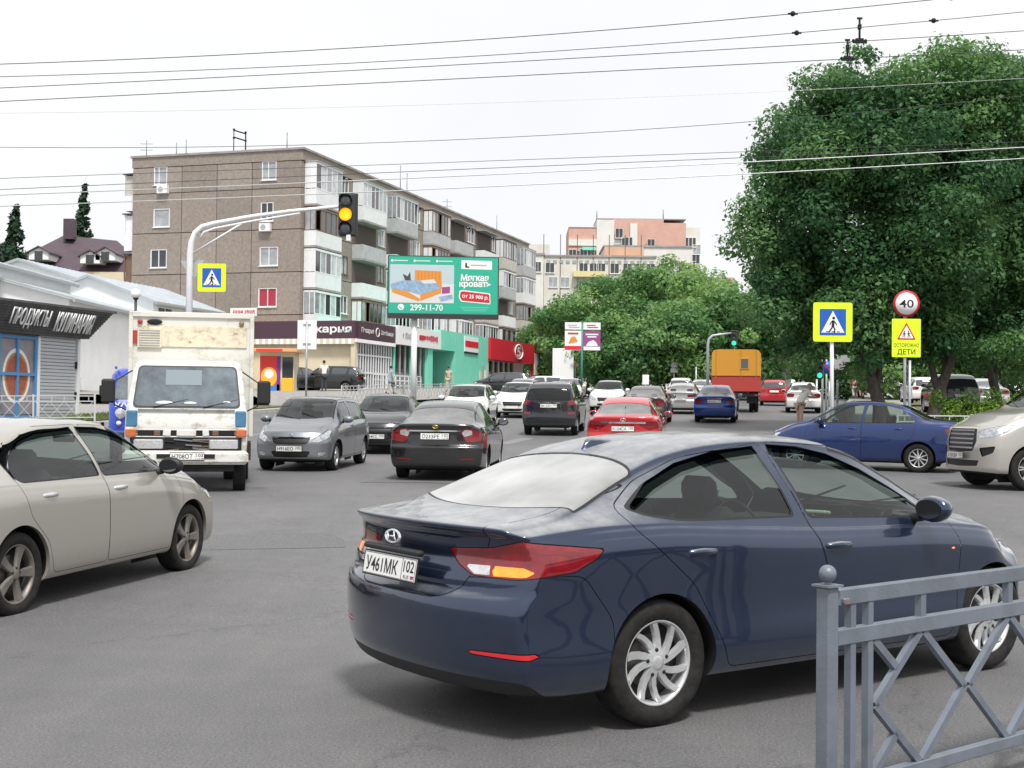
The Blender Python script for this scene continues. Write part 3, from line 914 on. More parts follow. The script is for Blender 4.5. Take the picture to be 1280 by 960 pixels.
# ------------------------------------------------------------ the near dark blue saloon
mat('sign_silver', (.7, .7, .7), rough=.3)
def hero_extra(root, F, S, xo):
    # shark fin
    b = MB(); b.smooth = True
    st = []
    zr = float(pchip(S['zt'], 1.50))
    for i, (x, h, w) in enumerate([(x-.16, h, w) for x, h, w in [(1.42, .0, .020), (1.45, .052, .018), (1.49, .058, .021), (1.56, .038, .028), (1.64, .012, .026), (1.67, 0, .012)]]):
        z0 = float(pchip(S['zt'], x))-.008
        st += [(x-xo, w, z0), (x-xo+.006, w*.45, z0+h*.6), (x-xo+.004, 0, z0+h+.004), (x-xo+.006, -w*.45, z0+h*.6), (x-xo, -w, z0)]
    fs = [(i*5+k, i*5+k+1, i*5+5+k+1, i*5+5+k) for i in range(5) for k in range(4)]
    b.add(st, fs, True); b.build('roof_antenna', S['paint'], root)
    # badge: chrome ring with slanted bar letter
    zc = S['badge_z']; xb = S['badge_x']-xo
    b = MB(); b.lathe([(.050, -.004), (.057, .003), (.066, .003), (.072, -.004)], 36, 'x', close=False)
    for v in range(len(b.v)):
        x, y, z = b.v[v]; b.v[v] = (-x, y*1.12, z*.52)
    for pth in ([(.044, -.020), (.030, .0), (.022, .026)], [(-.022, -.026), (-.030, .0), (-.044, .020)], [(.034, .0), (-.034, .0)]):
        b.tube([(-.005, -p, q) for p, q in pth], .0055, 6)
    b.build('badge', MATS['chrome'], root, (xb, 0, zc), (0, .12, 0))
    # plate lamp housing and lid handle
    b = MB(); b.box((S['plates'][0][2]-xo+.02, 0, S['plates'][0][3]+.085), (.04, .56, .03), ch=.01); b.build('plate_lamp_trim', MATS['black_plastic'], root)
    A = F.A[F.A[:, 3] < -.3]
    ty, tz = .44, .765
    k = np.argmin((A[:, 1]-ty)**2+(A[:, 2]-tz)**2); nn = Vector(A[k, 3:6])
    q = nn.to_track_quat('Z', 'Y').to_euler()
    lt = text('ELANTRA', MATS['sign_silver'], root, (A[k, 0]-xo+nn.x*.006, ty, tz), q, .03, width=.17, height=.024, bold=.01)
    e = Vector((0, 0, 1)); xa_ = e.cross(nn).normalized(); ya_ = nn.cross(xa_)
    lt.rotation_euler = Matrix((xa_, ya_, nn)).transposed().to_euler()
    # wing side repeater (lit)
    b = MB(); b.smooth = True; b.ball((S['fa']-xo-.42, -Wd_h*.985, .775), .03, 14, 8, (1.5, .32, .45)); b.build('side_repeater', MATS['amber_lit'], root)
    b = MB(); b.smooth = True; b.ball((S['fa']-xo-.42, Wd_h*.985, .775), .03, 14, 8, (1.5, .32, .45)); b.build('side_repeater', MATS['amber_lit'], root)
    # window deflectors above the side glass
    for sd in (1, -1):
        for pts in S['deflect']:
            b = MB(); vs, fs = [], []
            for i, (x, z, hh) in enumerate(pts):
                yo = S['yside'](x, z); yi = S['yside'](x, z-hh)
                vs += [(x-xo, sd*(yo+.006), z), (x-xo, sd*(yi+.022), z-hh)]
            b.add(vs, [(2*i, 2*i+2, 2*i+3, 2*i+1) for i in range(len(pts)-1)], True)
            b.build('window_deflector', MATS['glass_dark'], root, norm=False)
    # phone on the dashboard
    b = MB(); b.box((S['windscreen'][1]-xo-.55, -.12, .945), (.12, .16, .025), rot3(0, .1, .4), ch=.008); b.build('dash_phone', MATS['phone_grey'], root)
mat('smoke_plastic', (.02, .022, .026), rough=.08, coat=1.0)
mat('phone_grey', (.35, .42, .36), rough=.4)
Wd_h = .90
# length runs from the rear bumper (0) to the nose; heights above the road
HERO = dict(L=4.60, W=1.80, Rt=.316, Rr=.215, tw=.205, ra=1.105, fa=3.805, lod=0, rim='cover', rimmat='cover_silver', spin=.25, arch=.350, wheelin=.035,
    paint=paint('paint_dark_blue', (.020, .036, .080), metal=.70, rough=.20, dust=.22, dust_glare_col=(.46, .46, .45), low=.34, top=2.1), glass=MATS['glass_clear'], rearglass=MATS['glass_hero_rear'], wsglass=MATS['glass_clear'],  # pale upward film: roof dust with sky glare painted into its colour
    x0=.13, x1=.20, rr=.04, rf=.07,
    zt=[(0, 1.015), (.13, 1.022), (.35, 1.045), (.52, 1.072), (.80, 1.180), (1.10, 1.295), (1.40, 1.385), (1.75, 1.436), (2.1, 1.452), (2.45, 1.440), (2.75, 1.395), (3.05, 1.27), (3.35, 1.115), (3.62, .985), (3.9, .935), (4.2, .86), (4.40, .79), (4.60, .7)],
    zs=[(0, .94), (.3, .965), (.8, .995), (1.1, 1.0), (1.6, .975), (2.4, .935), (3.2, .915), (3.6, .885), (4.0, .83), (4.37, .71), (4.57, .6)],
    zb=[(0, .22), (.4, .19), (.8, .19), (3.9, .19), (4.57, .20)],
    w=[(0, .955), (.15, .965), (.5, .985), (1.0, 1.0), (3.7, 1.0), (4.1, .975), (4.37, .93), (4.57, .9)],
    wr=[(0, .83), (.35, .82), (.6, .79), (.9, .72), (1.3, .655), (1.8, .635), (2.4, .64), (2.8, .665), (3.2, .73), (3.6, .80), (4.0, .80), (4.57, .70)],
    rail=.085, bulge=.022, crease=-.11, mid=.987, blur=4, ledge=.998,
    rdx=[(.15, .13), (.26, .045), (.36, .005), (.60, -.01), (.66, .0), (.69, .028), (.715, .05), (.74, .045), (.86, .085), (.95, .075), (.985, .035), (1.02, .005), (1.3, 0)], rc=.20, rn=2.4, rw=.8,
    fdx=[(.2, -.05), (.35, .0), (.6, .0), (.75, -.06), (.9, -.14)], fc=.36, fn=2.3,
    sidewin=[[(.94, 1.085), (1.16, 1.200), (1.42, 1.292), (1.72, 1.352), (2.03, 1.380), (2.085, 1.18), (2.115, 1.0), (1.45, 1.008), (1.25, 1.015), (1.05, 1.045)],
             [(2.13, 1.385), (2.38, 1.372), (2.60, 1.33), (2.84, 1.238), (3.06, 1.125), (3.26, 1.0), (3.30, .955), (2.215, .99)]],
    windscreen=(2.70, 3.60, .34, .16), rearwin=('top', .50, 1.22, .30, -.20),
    mirror=(3.10, .86, 1.0),
    handles=[(1.36, .855, .865), (2.38, .84, .872)],
    panels=[('rdoor', 'rear_door', 'side', [(.885, 1.085), (1.12, 1.215), (1.45, 1.325), (2.115, 1.408), (2.115, 1.30), (2.195, .97), (2.29, .72), (2.29, .33), (2.27, .255), (1.56, .255), (1.49, .42), (1.31, .70), (.96, .97)], True),
            ('fdoor', 'front_door', 'side', [(2.12, 1.408), (2.72, 1.375), (3.07, 1.20), (3.40, .97), (3.46, .80), (3.43, .50), (3.39, .255), (2.28, .255), (2.296, .33), (2.296, .72), (2.201, .97), (2.121, 1.30)], True),
            ('boot', 'boot_lid', 'rend', [(-.1, .66), (.38, .66), (.50, .73), (.555, .84), (.615, .95), (.64, 1.2), (-.1, 1.2)], False),
            ('rbump', 'rear_bumper', 'rwrap', [(-.2, -.1), (-.2, .655), (.38, .655), (.52, .73), (.62, .768), (1.30, .79), (1.42, .78), (1.60, .56), (1.66, -.1)], False),
            ('bonnet', 'bonnet', 'top', [(3.66, -.1), (3.66, .55), (3.80, .74), (4.28, .66), (4.42, .3), (4.42, -.1)], False)],
    plates=[('У461МК', '102', .045, .775, (PI/2-.16, 0, -PI/2))],
    badge_x=.058, badge_z=.925,
    skirt=[(0, .30), (.25, .30), (.50, .2), (4.0, .20), (4.57, .24)],
)
# tail lamps wrap round the corners; the lower strip holds the clear lens and the lit indicator
HERO['cuts'] = [
    ('tl', 'tail_light', MATS['tail_red'], 'rwrap', [(.44, .895), (.80, .915), (1.02, .955), (1.55, .91), (1.50, .86), (1.36, .80), (.98, .77), (.66, .775), (.54, .82)], True, .002, None, .012),
    ('tlc', 'reversing_lens', MATS['lens_clear'], 'rwrap', [(.59, .825), (.79, .828), (.79, .785), (.67, .785)], True, .001, None, .004, ('tl',)),
    ('tld', 'tail_light_band', MATS['tail_dark'], 'rwrap', [(.50, .880), (.80, .897), (1.02, .928), (1.44, .893), (1.40, .878), (1.02, .903), (.80, .878), (.54, .862)], True, .001, None, .004, ('tl',)),
    ('tla', 'indicator_lens', MATS['amber_lit'], 'rwrap', [(.81, .828), (1.04, .828), (1.12, .81), (1.05, .785), (.81, .783)], True, .001, None, .004, ('tl',)),
    ('refl', 'rear_reflector', MATS['reflector_glow'], 'rwrap', [(.66, .435), (1.14, .440), (1.16, .420), (1.10, .405), (.64, .412)], True, 0, None, .006),
    ('hl', 'headlight', MATS['head_lens'], 'fwrap', [(.55, .66), (.70, .72), (1.20, .80), (1.42, .83), (1.25, .72), (1.0, .64), (.7, .60)], True, .002, None, .02),
    ('gr', 'grille', MATS['grille'], 'end', [(-.1, .68), (.42, .68), (.50, .5), (.40, .36), (-.1, .34)], False, .02, None, .02),
]
# ------------------------------------------------------------ body templates for the other cars (x, z as fractions of length and height)
def scaled(pts, L, H): return [(x*L, z*H) for x, z in pts]
TPL = {
 'saloon': dict(zt=[(0, .70), (.03, .725), (.08, .738), (.135, .75), (.19, .80), (.25, .885), (.31, .95), (.38, .985), (.46, 1.0), (.54, .995), (.60, .965), (.67, .865), (.74, .745), (.78, .695), (.85, .66), (.92, .61), (.965, .55), (1, .5)],
    zs=[(0, .64), (.1, .665), (.2, .665), (.5, .645), (.7, .625), (.8, .59), (.92, .52), (1, .45)],
    wr=[(0, .80), (.12, .78), (.18, .74), (.26, .68), (.36, .65), (.5, .65), (.6, .67), (.68, .73), (.77, .80), (.9, .80), (1, .72)],
    wins=[[(.225, .715), (.262, .815), (.30, .885), (.355, .925), (.462, .945), (.474, .80), (.480, .672), (.36, .672), (.24, .675)], [(.478, .945), (.55, .935), (.60, .905), (.655, .83), (.70, .745), (.735, .66), (.49, .668)]],
    ws=(.592, .775, .30, .14), rw=('top', .135, .275, .22, -.18), mir=(.685, .685), han=[(.305, .60), (.53, .595)]),
 'hatch': dict(zt=[(0, .84), (.03, .885), (.08, .95), (.15, .985), (.3, 1.0), (.48, 1.0), (.58, .975), (.64, .915), (.70, .80), (.76, .70), (.80, .66), (.88, .62), (.95, .56), (1, .5)],
    zs=[(0, .62), (.1, .645), (.3, .645), (.6, .62), (.75, .60), (.85, .56), (.95, .50), (1, .44)],
    wr=[(0, .70), (.1, .69), (.3, .69), (.55, .69), (.66, .73), (.78, .80), (.9, .80), (1, .74)],
    wins=[[(.07, .70), (.085, .86), (.18, .90), (.20, .67), (.09, .66)], [(.215, .67), (.20, .91), (.42, .935), (.43, .66)], [(.447, .935), (.56, .92), (.62, .86), (.68, .745), (.705, .655), (.45, .655)]],
    ws=(.585, .765, .26, .10), rw=('rend', [(-.1, .665), (.37, .665), (.335, .885), (-.1, .90)]), mir=(.665, .675), han=[(.25, .60), (.49, .595)]),
 'suv': dict(zt=[(0, .84), (.03, .90), (.08, .96), (.15, .985), (.3, 1.0), (.48, 1.0), (.58, .975), (.64, .90), (.70, .77), (.735, .70), (.78, .675), (.86, .65), (.94, .61), (1, .55)],
    zs=[(0, .62), (.1, .65), (.3, .65), (.6, .63), (.75, .62), (.85, .595), (.95, .56), (1, .52)],
    wr=[(0, .76), (.1, .75), (.3, .74), (.55, .74), (.66, .77), (.76, .84), (.9, .86), (1, .82)],
    wins=[[(.055, .70), (.075, .87), (.19, .90), (.20, .68), (.07, .67)], [(.215, .68), (.205, .91), (.40, .93), (.41, .665)], [(.425, .93), (.55, .92), (.61, .86), (.665, .745), (.685, .66), (.43, .66)]],
    ws=(.57, .73, .22, .08), rw=('rend', [(-.1, .655), (.40, .655), (.36, .88), (-.1, .90)]), mir=(.65, .685), han=[(.25, .585), (.47, .58)]),
}
def spec(kind, L, Wd, H, WB, RO, pnt, lod=1, **kw):
    T = TPL[kind]
    Rt = kw.get('Rt', .31 if kind != 'suv' else .36)
    zb0 = .20 if kind != 'suv' else .26
    S = dict(L=L, W=Wd, Rt=Rt, Rr=Rt*.66, tw=.20, ra=RO, fa=RO+WB, lod=lod, paint=pnt, glass=MATS['glass_mid' if lod < 2 else 'glass_far'],
        x0=.13, x1=.17, rr=.055, rf=.065,
        zt=scaled(T['zt'], L, H), zs=scaled(T['zs'], L, H), zb=[(0, zb0+.06), (.5, zb0), (L-.6, zb0), (L, zb0+.02)],
        w=[(0, .94), (.15, .955), (.6, .99), (1.0, 1.0), (L-1.0, 1.0), (L-.5, .975), (L-.2, .94), (L, .91)],
        wr=[(x*L, v) for x, v in T['wr']], rc=.15, fc=.28, blur=2,
        rdx=[(.2, .08), (.34, .01), (.5, 0), (.62, .0), (.68, .045), (.85, .05), (1.0, .02), (1.1, .0), (2, 0)] if kind == 'saloon' else [(.2, .08), (.34, .01), (.6, 0), (.68, .03), (.80, .04), (.66*H, .05), (.86*H, .17), (H, .20), (3, .2)],
        fdx=[(.2, -.05), (.32, 0), (.56, 0), (.66, -.03), (.8, -.10), (1.1, -.2)],
        sidewin=[scaled(w, L, H) for w in T['wins']], windscreen=(T['ws'][0]*L, T['ws'][1]*L, T['ws'][2], T['ws'][3]),
        rearwin=T['rw'] if T['rw'][0] == 'rend' and False else (('top', T['rw'][1]*L, T['rw'][2]*L, T['rw'][3], T['rw'][4]) if T['rw'][0] == 'top' else ('rend', [(y*Wd if y > 0 else y, z*H) for y, z in T['rw'][1]])),
        mirror=(T['mir'][0]*L, Wd/2-.045, T['mir'][1]*H), handles=[(x*L, z*H, Wd/2-.045) for x, z in T['han']],
        skirt=[(0, zb0+.10), (.5, zb0+.06), (.8, zb0+.01), (L-.8, zb0+.01), (L, zb0+.08)])
    xb = .487*L if kind == 'saloon' else .437*L
    fr = .79 if kind != 'suv' else .78
    S['panels'] = [('rdoor', 'rear_door', 'side', [(S['sidewin'][0][0][0]+.0 if kind == 'saloon' else .20*L, .70*H), (.24*L if kind == 'saloon' else .195*L, .84*H), (.30*L if kind == 'saloon' else .195*L, .955*H), (xb-.004*L, .965*H), (xb, .5*H), (xb, zb0+.07), (RO+Rt+.13, zb0+.07), (RO+Rt+.03, .36*H), (S['ra']+.12, .50*H)], True),
                   ('fdoor', 'front_door', 'side', [(xb+.004, .965*H), (.58*L, .95*H), (.66*L, .86*H), (.745*L, .67*H), (.765*L, .5*H), (.755*L, zb0+.07), (xb+.007, zb0+.07)], True)]
    S.update(kw)
    return S
def lights(S, tail=None, head=None, grille=None, fog=None, plate_r=None, plate_f=None, extra=()):
    c = []
    if tail: c.append(('tl', 'tail_light', MATS['tail_red'], 'rwrap', tail, True, .001, None, .02))
    if head: c.append(('hl', 'headlight', MATS['head_lens'], 'fwrap', head, True, .001, None, .02))
    if grille: c.append(('gr', 'grille', MATS['grille'], 'end', grille, False, .015, None, .03))
    if fog:
        for i, f in enumerate(fog): c.append(('lg%d' % i, 'lower_grille', MATS['grille'], 'end', f, False, .01, None, .02))
    S['cuts'] = c+list(extra)
    S['plates'] = []
    if plate_r: S['plates'].append((plate_r[0], plate_r[1], S.get('prx', .015), plate_r[2], (PI/2-.08, 0, -PI/2)))
    if plate_f: S['plates'].append((plate_f[0], plate_f[1], S['L']-S.get('pfx', .012), plate_f[2], (PI/2+.04, 0, PI/2)))
    return S
def badge_bar(y0, y1, z, x, h=.02, m='chrome', nm='chrome_strip'):
    def f(root, F, S, xo):
        b = MB(); vs = []
        n = 9
        A = F.A
        for i in range(n):
            y = y0+(y1-y0)*i/(n-1)
            msk = A[(A[:, 3] < -.2) if x == 'r' else (A[:, 3] > .2)]
            d = (msk[:, 1]-y)**2+(msk[:, 2]-z)**2; k = np.argmin(d)
            xx = msk[k, 0]-xo + (-.006 if x == 'r' else .006)
            vs += [(xx, y, z-h/2), (xx, y, z+h/2)]
        b.add(vs, [(2*i, 2*i+2, 2*i+3, 2*i+1) for i in range(n-1)], True)
        b.build(nm, MATS[m], root, norm=False)
    return f
def oval_badge(x, z, w=.06, h=.04, m='chrome'):
    def f(root, F, S, xo):
        b = MB(); s_ = -1 if x == 'r' else 1
        b.tube([(0, w*math.cos(t), h*math.sin(t)) for t in np.linspace(0, 2*PI, 17)], .008, 6, cap=False)
        b.tube([(0, -w*.5, h*.3), (0, 0, -h*.6), (0, w*.5, h*.3)], .006, 6)
        A = F.A; msk = A[(A[:, 3]*s_ > .2)]; d = msk[:, 1]**2+(msk[:, 2]-z)**2; k = np.argmin(d)
        b.build('badge', MATS[m], root, (msk[k, 0]-xo+s_*.008, 0, z))
    return f
def many(*fs):
    def f(*a):
        for q in fs: q(*a)
    return f
def aerial(x, h=.22):
    def f(root, F, S, xo):
        b = MB(); z = float(pchip(S['zt'], x))
        b.tube([(x-xo, 0, z-.005), (x-xo-.03, 0, z+.03), (x-xo-.10, 0, z+h)], [.012, .006, .003], 6); b.build('aerial', MATS['black_plastic'], root)
    return f
def roof_rails(root, F, S, xo):
    for sd in (1, -1):
        H_ = max(z for _, z in S['zt']); L = S['L']
        b = MB(); y = sd*S['W']/2*.66
        b.tube([(.12*L-xo, y, H_*.955), (.16*L-xo, y, H_*1.005), (.5*L-xo, y, H_*1.015), (.57*L-xo, y, H_*.975)], .018, 8); b.build('roof_rail', MATS['alloy'], root)

P_BEIGE = paint('paint_beige_silver', (.42, .40, .365), metal=.5, rough=.30, dust=.42, dust_glare_col=(.26, .21, .17), low=.62, top=.0)
P_GREY = paint('paint_grey', (.20, .215, .24), metal=.6, dust=.2)
P_BLACK = paint('paint_black', (.007, .007, .009), metal=.1, rough=.22, dust=.05)
P_BLACK2 = paint('paint_dark_green_black', (.008, .010, .014), metal=.2, rough=.22, dust=.05)
P_WHITE = paint('paint_white', (.74, .74, .73), metal=0, rough=.3, dust=.15)
P_RED = paint('paint_red', (.50, .012, .022), metal=.2, rough=.28, dust=.10)
P_BLUE = paint('paint_bright_blue', (.010, .045, .24), metal=.4, rough=.25, dust=.08)
P_LBLUE = paint('paint_deep_blue', (.005, .026, .13), metal=.5, rough=.22, dust=.06)
P_SILVER = paint('paint_silver', (.50, .50, .49), metal=.5, rough=.3, dust=.15)
P_CHAMP = paint('paint_champagne', (.47, .45, .42), metal=.5, rough=.3, dust=.12)
P_BROWN = paint('paint_dark_brown', (.05, .035, .03), metal=.4, dust=.2)

def face_at(px, d, heading, L, sgn, up=0.0):
    """middle of a car whose rear (sgn=1) or front (sgn=-1) face stands under column px at distance d"""
    h = Vector((math.cos(heading), math.sin(heading), 0))
    p = W(px, d) + h*(L/2*sgn)
    p.z = G(p.y)
    return p
def rear_at(px, d, hd, L): return face_at(px, d, hd, L, 1)
def front_at(px, d, hd, L): return face_at(px, d, hd, L, -1)

def build_traffic():
    # beige saloon on the left, seen from behind and to its right
    S = spec('saloon', 4.60, 1.79, 1.46, 2.65, 1.03, P_BEIGE, 0, Rt=.315, Rr=.225, rim='star', rimmat='alloy_dirty', spin=.35, glass=MATS['glass_clear'], sealmat='black_plastic', lipmat=P_BEIGE, wheelside=.36, wsglass=MATS['glass_clear'], handlemat=MATS['cover_silver'], mirrormat=MATS['black_plastic'], ledge=.99, wheelin=.03)
    lights(S, tail=[(.48, .80), (.9, .86), (1.35, .84), (1.35, .70), (.9, .68), (.5, .70)], head=[(.5, .62), (.75, .70), (1.15, .76), (1.42, .77), (1.2, .66), (.8, .56), (.55, .54)], grille=[(-.1, .66), (.34, .66), (.28, .52), (-.1, .50)])
    yt = yside_of(S)
    S['yside'] = yt; S['deflect'] = [[(1.04, 1.03, .02), (1.08, 1.16, .05), (1.22, 1.28, .06), (1.45, 1.345, .06), (1.7, 1.375, .06), (2.12, 1.388, .055)], [(2.20, 1.388, .055), (2.5, 1.378, .06), (2.76, 1.33, .06), (3.0, 1.225, .055), (3.15, 1.14, .03)]]
    S['extra'] = deflectors
    hd = R(76); h = Vector((math.cos(hd), math.sin(hd), 0)); nr = Vector((h.y, -h.x, 0))
    ax = Vector((-3.66, 9.87, 0)) - nr*.865
    o = build_car('saloon_car', 'dirty beige saloon cut by the left edge of the picture, seen from its right side', ax+h*(S['L']/2-S['ra']), hd, S, 'cars in the junction')
    driver(o, S, hand=False)
    # grey hatchback beside the truck
    S = spec('hatch', 4.00, 1.65, 1.50, 2.46, .72, P_GREY, 1, Rt=.30, rim='five', rimmat='alloy', wsglass=MATS['glass_mid'])
    lights(S, head=[(.46, .62), (.62, .70), (.95, .80), (1.18, .85), (1.20, .78), (.95, .66), (.62, .575)], grille=[(-.1, .685), (.40, .685), (.34, .56), (-.1, .55)], fog=[[(-.1, .42), (.40, .42), (.36, .30), (-.1, .29)]],
           plate_f=('Н916ЕО', '102', .475), extra=[('fg', 'fog_light', MATS['head_lens'], 'fwrap', [(.62, .40), (.86, .42), (.88, .33), (.64, .30)], True, 0, None, .02)])
    S['extra'] = many(badge_bar(-.40, .40, .695, 'f', .018), oval_badge('f', .73, .035, .035))
    o = build_car('hatchback_car', 'grey five-door hatchback facing the camera between the white truck and a black saloon', front_at(362, 26.3, R(263.5), 4.0), R(263.5), S, 'cars in the oncoming lanes')
    # black saloon behind it
    S = spec('saloon', 4.57, 1.77, 1.46, 2.6, 1.0, P_BLACK2, 1)
    lights(S, head=[(.48, .60), (.66, .70), (1.0, .77), (1.32, .80), (1.28, .70), (.95, .60), (.60, .54)], grille=[(-.1, .67), (.44, .67), (.36, .54), (-.1, .53)], fog=[[(-.1, .42), (.46, .42), (.42, .30), (-.1, .29)]],
           plate_f=('Р184КС', '102', .46), extra=[('fg', 'fog_light', MATS['head_lens'], 'fwrap', [(.60, .40), (.86, .42), (.88, .34), (.62, .32)], True, 0, None, .02)])
    S['extra'] = badge_bar(-.44, .44, .685, 'f', .02)
    build_car('saloon_car', 'black saloon facing the camera, half hidden by the grey hatchback', front_at(468, 32.5, R(266), 4.57), R(266), S, 'cars in the oncoming lanes')
    # dark saloon with chrome strip, seen from behind
    S = spec('saloon', 4.635, 1.79, 1.47, 2.65, 1.05, P_BLACK, 0, Rt=.31, glass=MATS['glass_mid'], rearglass=MATS['glass_dusty'], rim='ten')
    lights(S, tail=[(.50, .93), (.62, .98), (.80, .965), (1.02, .90), (1.05, .75), (.80, .715), (.66, .715), (.60, .80)], plate_r=('О233РЕ', '102', .83),
           extra=[('tl2', 'tail_light_lens', MATS['lens_clear'], 'rwrap', [(.56, .90), (.64, .95), (.78, .93), (.80, .86), (.62, .82)], True, .001, None, .01, ('tl',)), ('refl', 'rear_reflector', MATS['tail_dark'], 'rwrap', [(.48, .43), (.80, .44), (.80, .40), (.48, .395)], True, 0, None, .005)])
    S['panels'].append(('boot', 'boot_lid', 'rend', [(-.1, .66), (.46, .66), (.56, .78), (.60, .98), (.62, 1.2), (-.1, 1.2)], False))
    S['extra'] = many(badge_bar(-.50, .50, .925, 'r', .028), oval_badge('r', 1.0, .05, .03, 'gold'))
    hd = R(85); o = build_car('saloon_car', 'black saloon with chrome strip across its boot, waiting in the middle of the junction', rear_at(544, 24.0, hd, 4.635), hd, S, 'cars waiting on the right-hand side of the road')
    driver(o, S, hand=True)
    # black off-roader
    S = spec('suv', 4.64, 1.80, 1.70, 2.67, .98, P_BLACK2, 1, Rt=.355, glass=MATS['glass_dark'], rearglass=MATS['glass_dark'], rim='five')
    lights(S, tail=[(.66, 1.16), (.84, 1.18), (1.0, 1.12), (.98, .98), (.72, .96)], plate_r=('В415ХН', '102', .96),
           extra=[('tb', 'tail_light_lower', MATS['tail_dark'], 'rwrap', [(.68, .78), (.98, .78), (.98, .68), (.68, .68)], True, 0, None, .01), ('bmp', 'rear_step', MATS['black_plastic'], 'rend', [(-.1, .50), (.74, .50), (.74, .42), (-.1, .42)], False, 0, None, .01)])
    S['extra'] = many(roof_rails, badge_bar(-.36, .36, 1.05, 'r', .02))
    build_car('suv_car', 'black off-road estate with tinted rear window beside the red saloon', rear_at(686, 41.5, R(82.5), 4.64), R(82.5), S, 'cars waiting on the right-hand side of the road')
    # red saloon
    S = spec('saloon', 4.62, 1.776, 1.50, 2.7, 1.0, P_RED, 1, glass=MATS['glass_mid'], rearglass=MATS['glass_dusty'])
    lights(S, tail=[(.42, .93), (.70, .96), (1.02, .97), (1.16, .92), (1.0, .82), (.72, .76), (.46, .86)], plate_r=('К124СА', '102', .80),
           extra=[('refl', 'rear_reflector', MATS['tail_dark'], 'rwrap', [(.50, .45), (.80, .46), (.80, .41), (.50, .41)], True, 0, None, .005)])
    S['extra'] = many(badge_bar(-.52, .52, .935, 'r', .035), oval_badge('r', 1.0, .06, .04), aerial(1.0, .05))
    build_car('saloon_car', 'red saloon with dusty rear window just beyond the near car', rear_at(779, 30.5, R(81.5), 4.62), R(81.5), S, 'cars waiting on the right-hand side of the road')
    # bright blue saloon
    S = spec('saloon', 4.48, 1.70, 1.47, 2.6, 1.0, P_BLUE, 1, glass=MATS['glass_mid'], rearglass=MATS['glass_dusty'])
    lights(S, tail=[(.52, .93), (.66, .96), (.95, .93), (1.02, .82), (.70, .78), (.56, .84)], plate_r=('М537ОХ', '702', .86))
    S['extra'] = many(aerial(1.3, .1), badge_bar(-.30, .30, .96, 'r', .012))
    build_car('saloon_car', 'bright blue saloon driving away in front of the orange van truck', rear_at(893, 51.6, R(78.5), 4.48), R(78.5), S, 'cars driving away in the right-hand lane')
    # silver-grey older saloon, waiting
    S = spec('saloon', 4.35, 1.68, 1.42, 2.5, .95, P_SILVER, 1, glass=MATS['glass_mid'], rearglass=MATS['glass_dusty'])
    lights(S, tail=[(.36, .90), (.84, .92), (.95, .90), (.95, .78), (.36, .78)], plate_r=('Т290АВ', '102', .70))
    S['extra'] = badge_bar(-.60, .60, .96, 'r', .02)
    build_car('saloon_car', 'silver older saloon with wide tail lamps, left of the bright blue saloon', rear_at(851, 60, R(79), 4.35), R(79), S, 'cars waiting on the right-hand side of the road')
    S = spec('saloon', 4.5, 1.74, 1.46, 2.6, 1.0, P_BROWN, 1, glass=MATS['glass_mid'], rearglass=MATS['glass_dusty'])
    lights(S, tail=[(.50, .94), (.82, .96), (1.02, .90), (.98, .74), (.60, .74)], plate_r=('С610ОМ', '102', .62))
    build_car('saloon_car', 'dark brown saloon with red tail lamps behind the roof of the red saloon', rear_at(803, 49, R(79), 4.5), R(79), S, 'cars waiting on the right-hand side of the road')
    # far traffic
    WH = lambda kind, m=P_WHITE, lod=2, tail=True, **k: lights(spec(kind, k.pop('L', 4.4), k.pop('Wd', 1.72), k.pop('H', 1.47), 2.55, .95, m, lod, **k),
        tail=[(.50, .92), (.84, .95), (1.0, .88), (.95, .76), (.58, .76)] if tail else None, head=[(.48, .60), (.66, .68), (1.0, .76), (1.25, .78), (1.2, .68), (.9, .60), (.60, .54)], grille=[(-.1, .68), (.42, .68), (.36, .50), (-.1, .49)],
        fog=[[(-.1, .40), (.44, .40), (.40, .30), (-.1, .29)]], plate_r=('', '', .84) if tail else None, plate_f=('', '', .46) if not tail else None)
    build_car('hatchback_car', 'white five-door hatchback facing the camera, right behind the black saloon with the chrome strip', front_at(577, 46.5, R(264), 4.3), R(264), WH('hatch', lod=1, tail=False, L=4.3, Wd=1.76, H=1.48), 'cars in the oncoming lanes')
    build_car('saloon_car', 'white saloon with dark grille facing the camera beside the black off-roader', front_at(640, 54, R(262), 4.4), R(262), WH('saloon', lod=1, tail=False, L=4.4), 'cars in the oncoming lanes')
    build_car('saloon_car', 'white saloon above the roof of the red saloon, farther up the road', front_at(757, 62, R(260), 4.4), R(260), WH('saloon', lod=1, tail=False), 'cars in the oncoming lanes')
    build_car('saloon_car', 'white saloon far behind the silver older saloon', rear_at(850, 84, R(79), 4.4), R(79), WH('hatch', lod=2, H=1.55), 'cars driving away in the left-hand lane')
    build_car('saloon_car', 'small white saloon left of the orange van truck', rear_at(876, 82, R(79), 4.4), R(79), WH('saloon', lod=2), 'cars driving away in the left-hand lane')
    build_car('hatchback_car', 'red hatchback driving away right of the orange van truck', rear_at(968, 76, R(79), 4.1), R(79), WH('hatch', P_RED, 2, L=4.1, H=1.52), 'cars driving away in the right-hand lane')
    build_car('hatchback_car', 'white hatchback far up the road above the red hatchback', rear_at(984, 98, R(79), 4.1), R(79), WH('hatch', P_WHITE, 2, L=4.1, H=1.52), 'cars driving away in the right-hand lane')
    build_car('saloon_car', 'pale saloon parked by the kerb behind the man at the rail', rear_at(1005, 63, R(79), 4.4), R(79), WH('saloon', P_WHITE, 1, L=4.4), 'cars standing by the right-hand kerb')
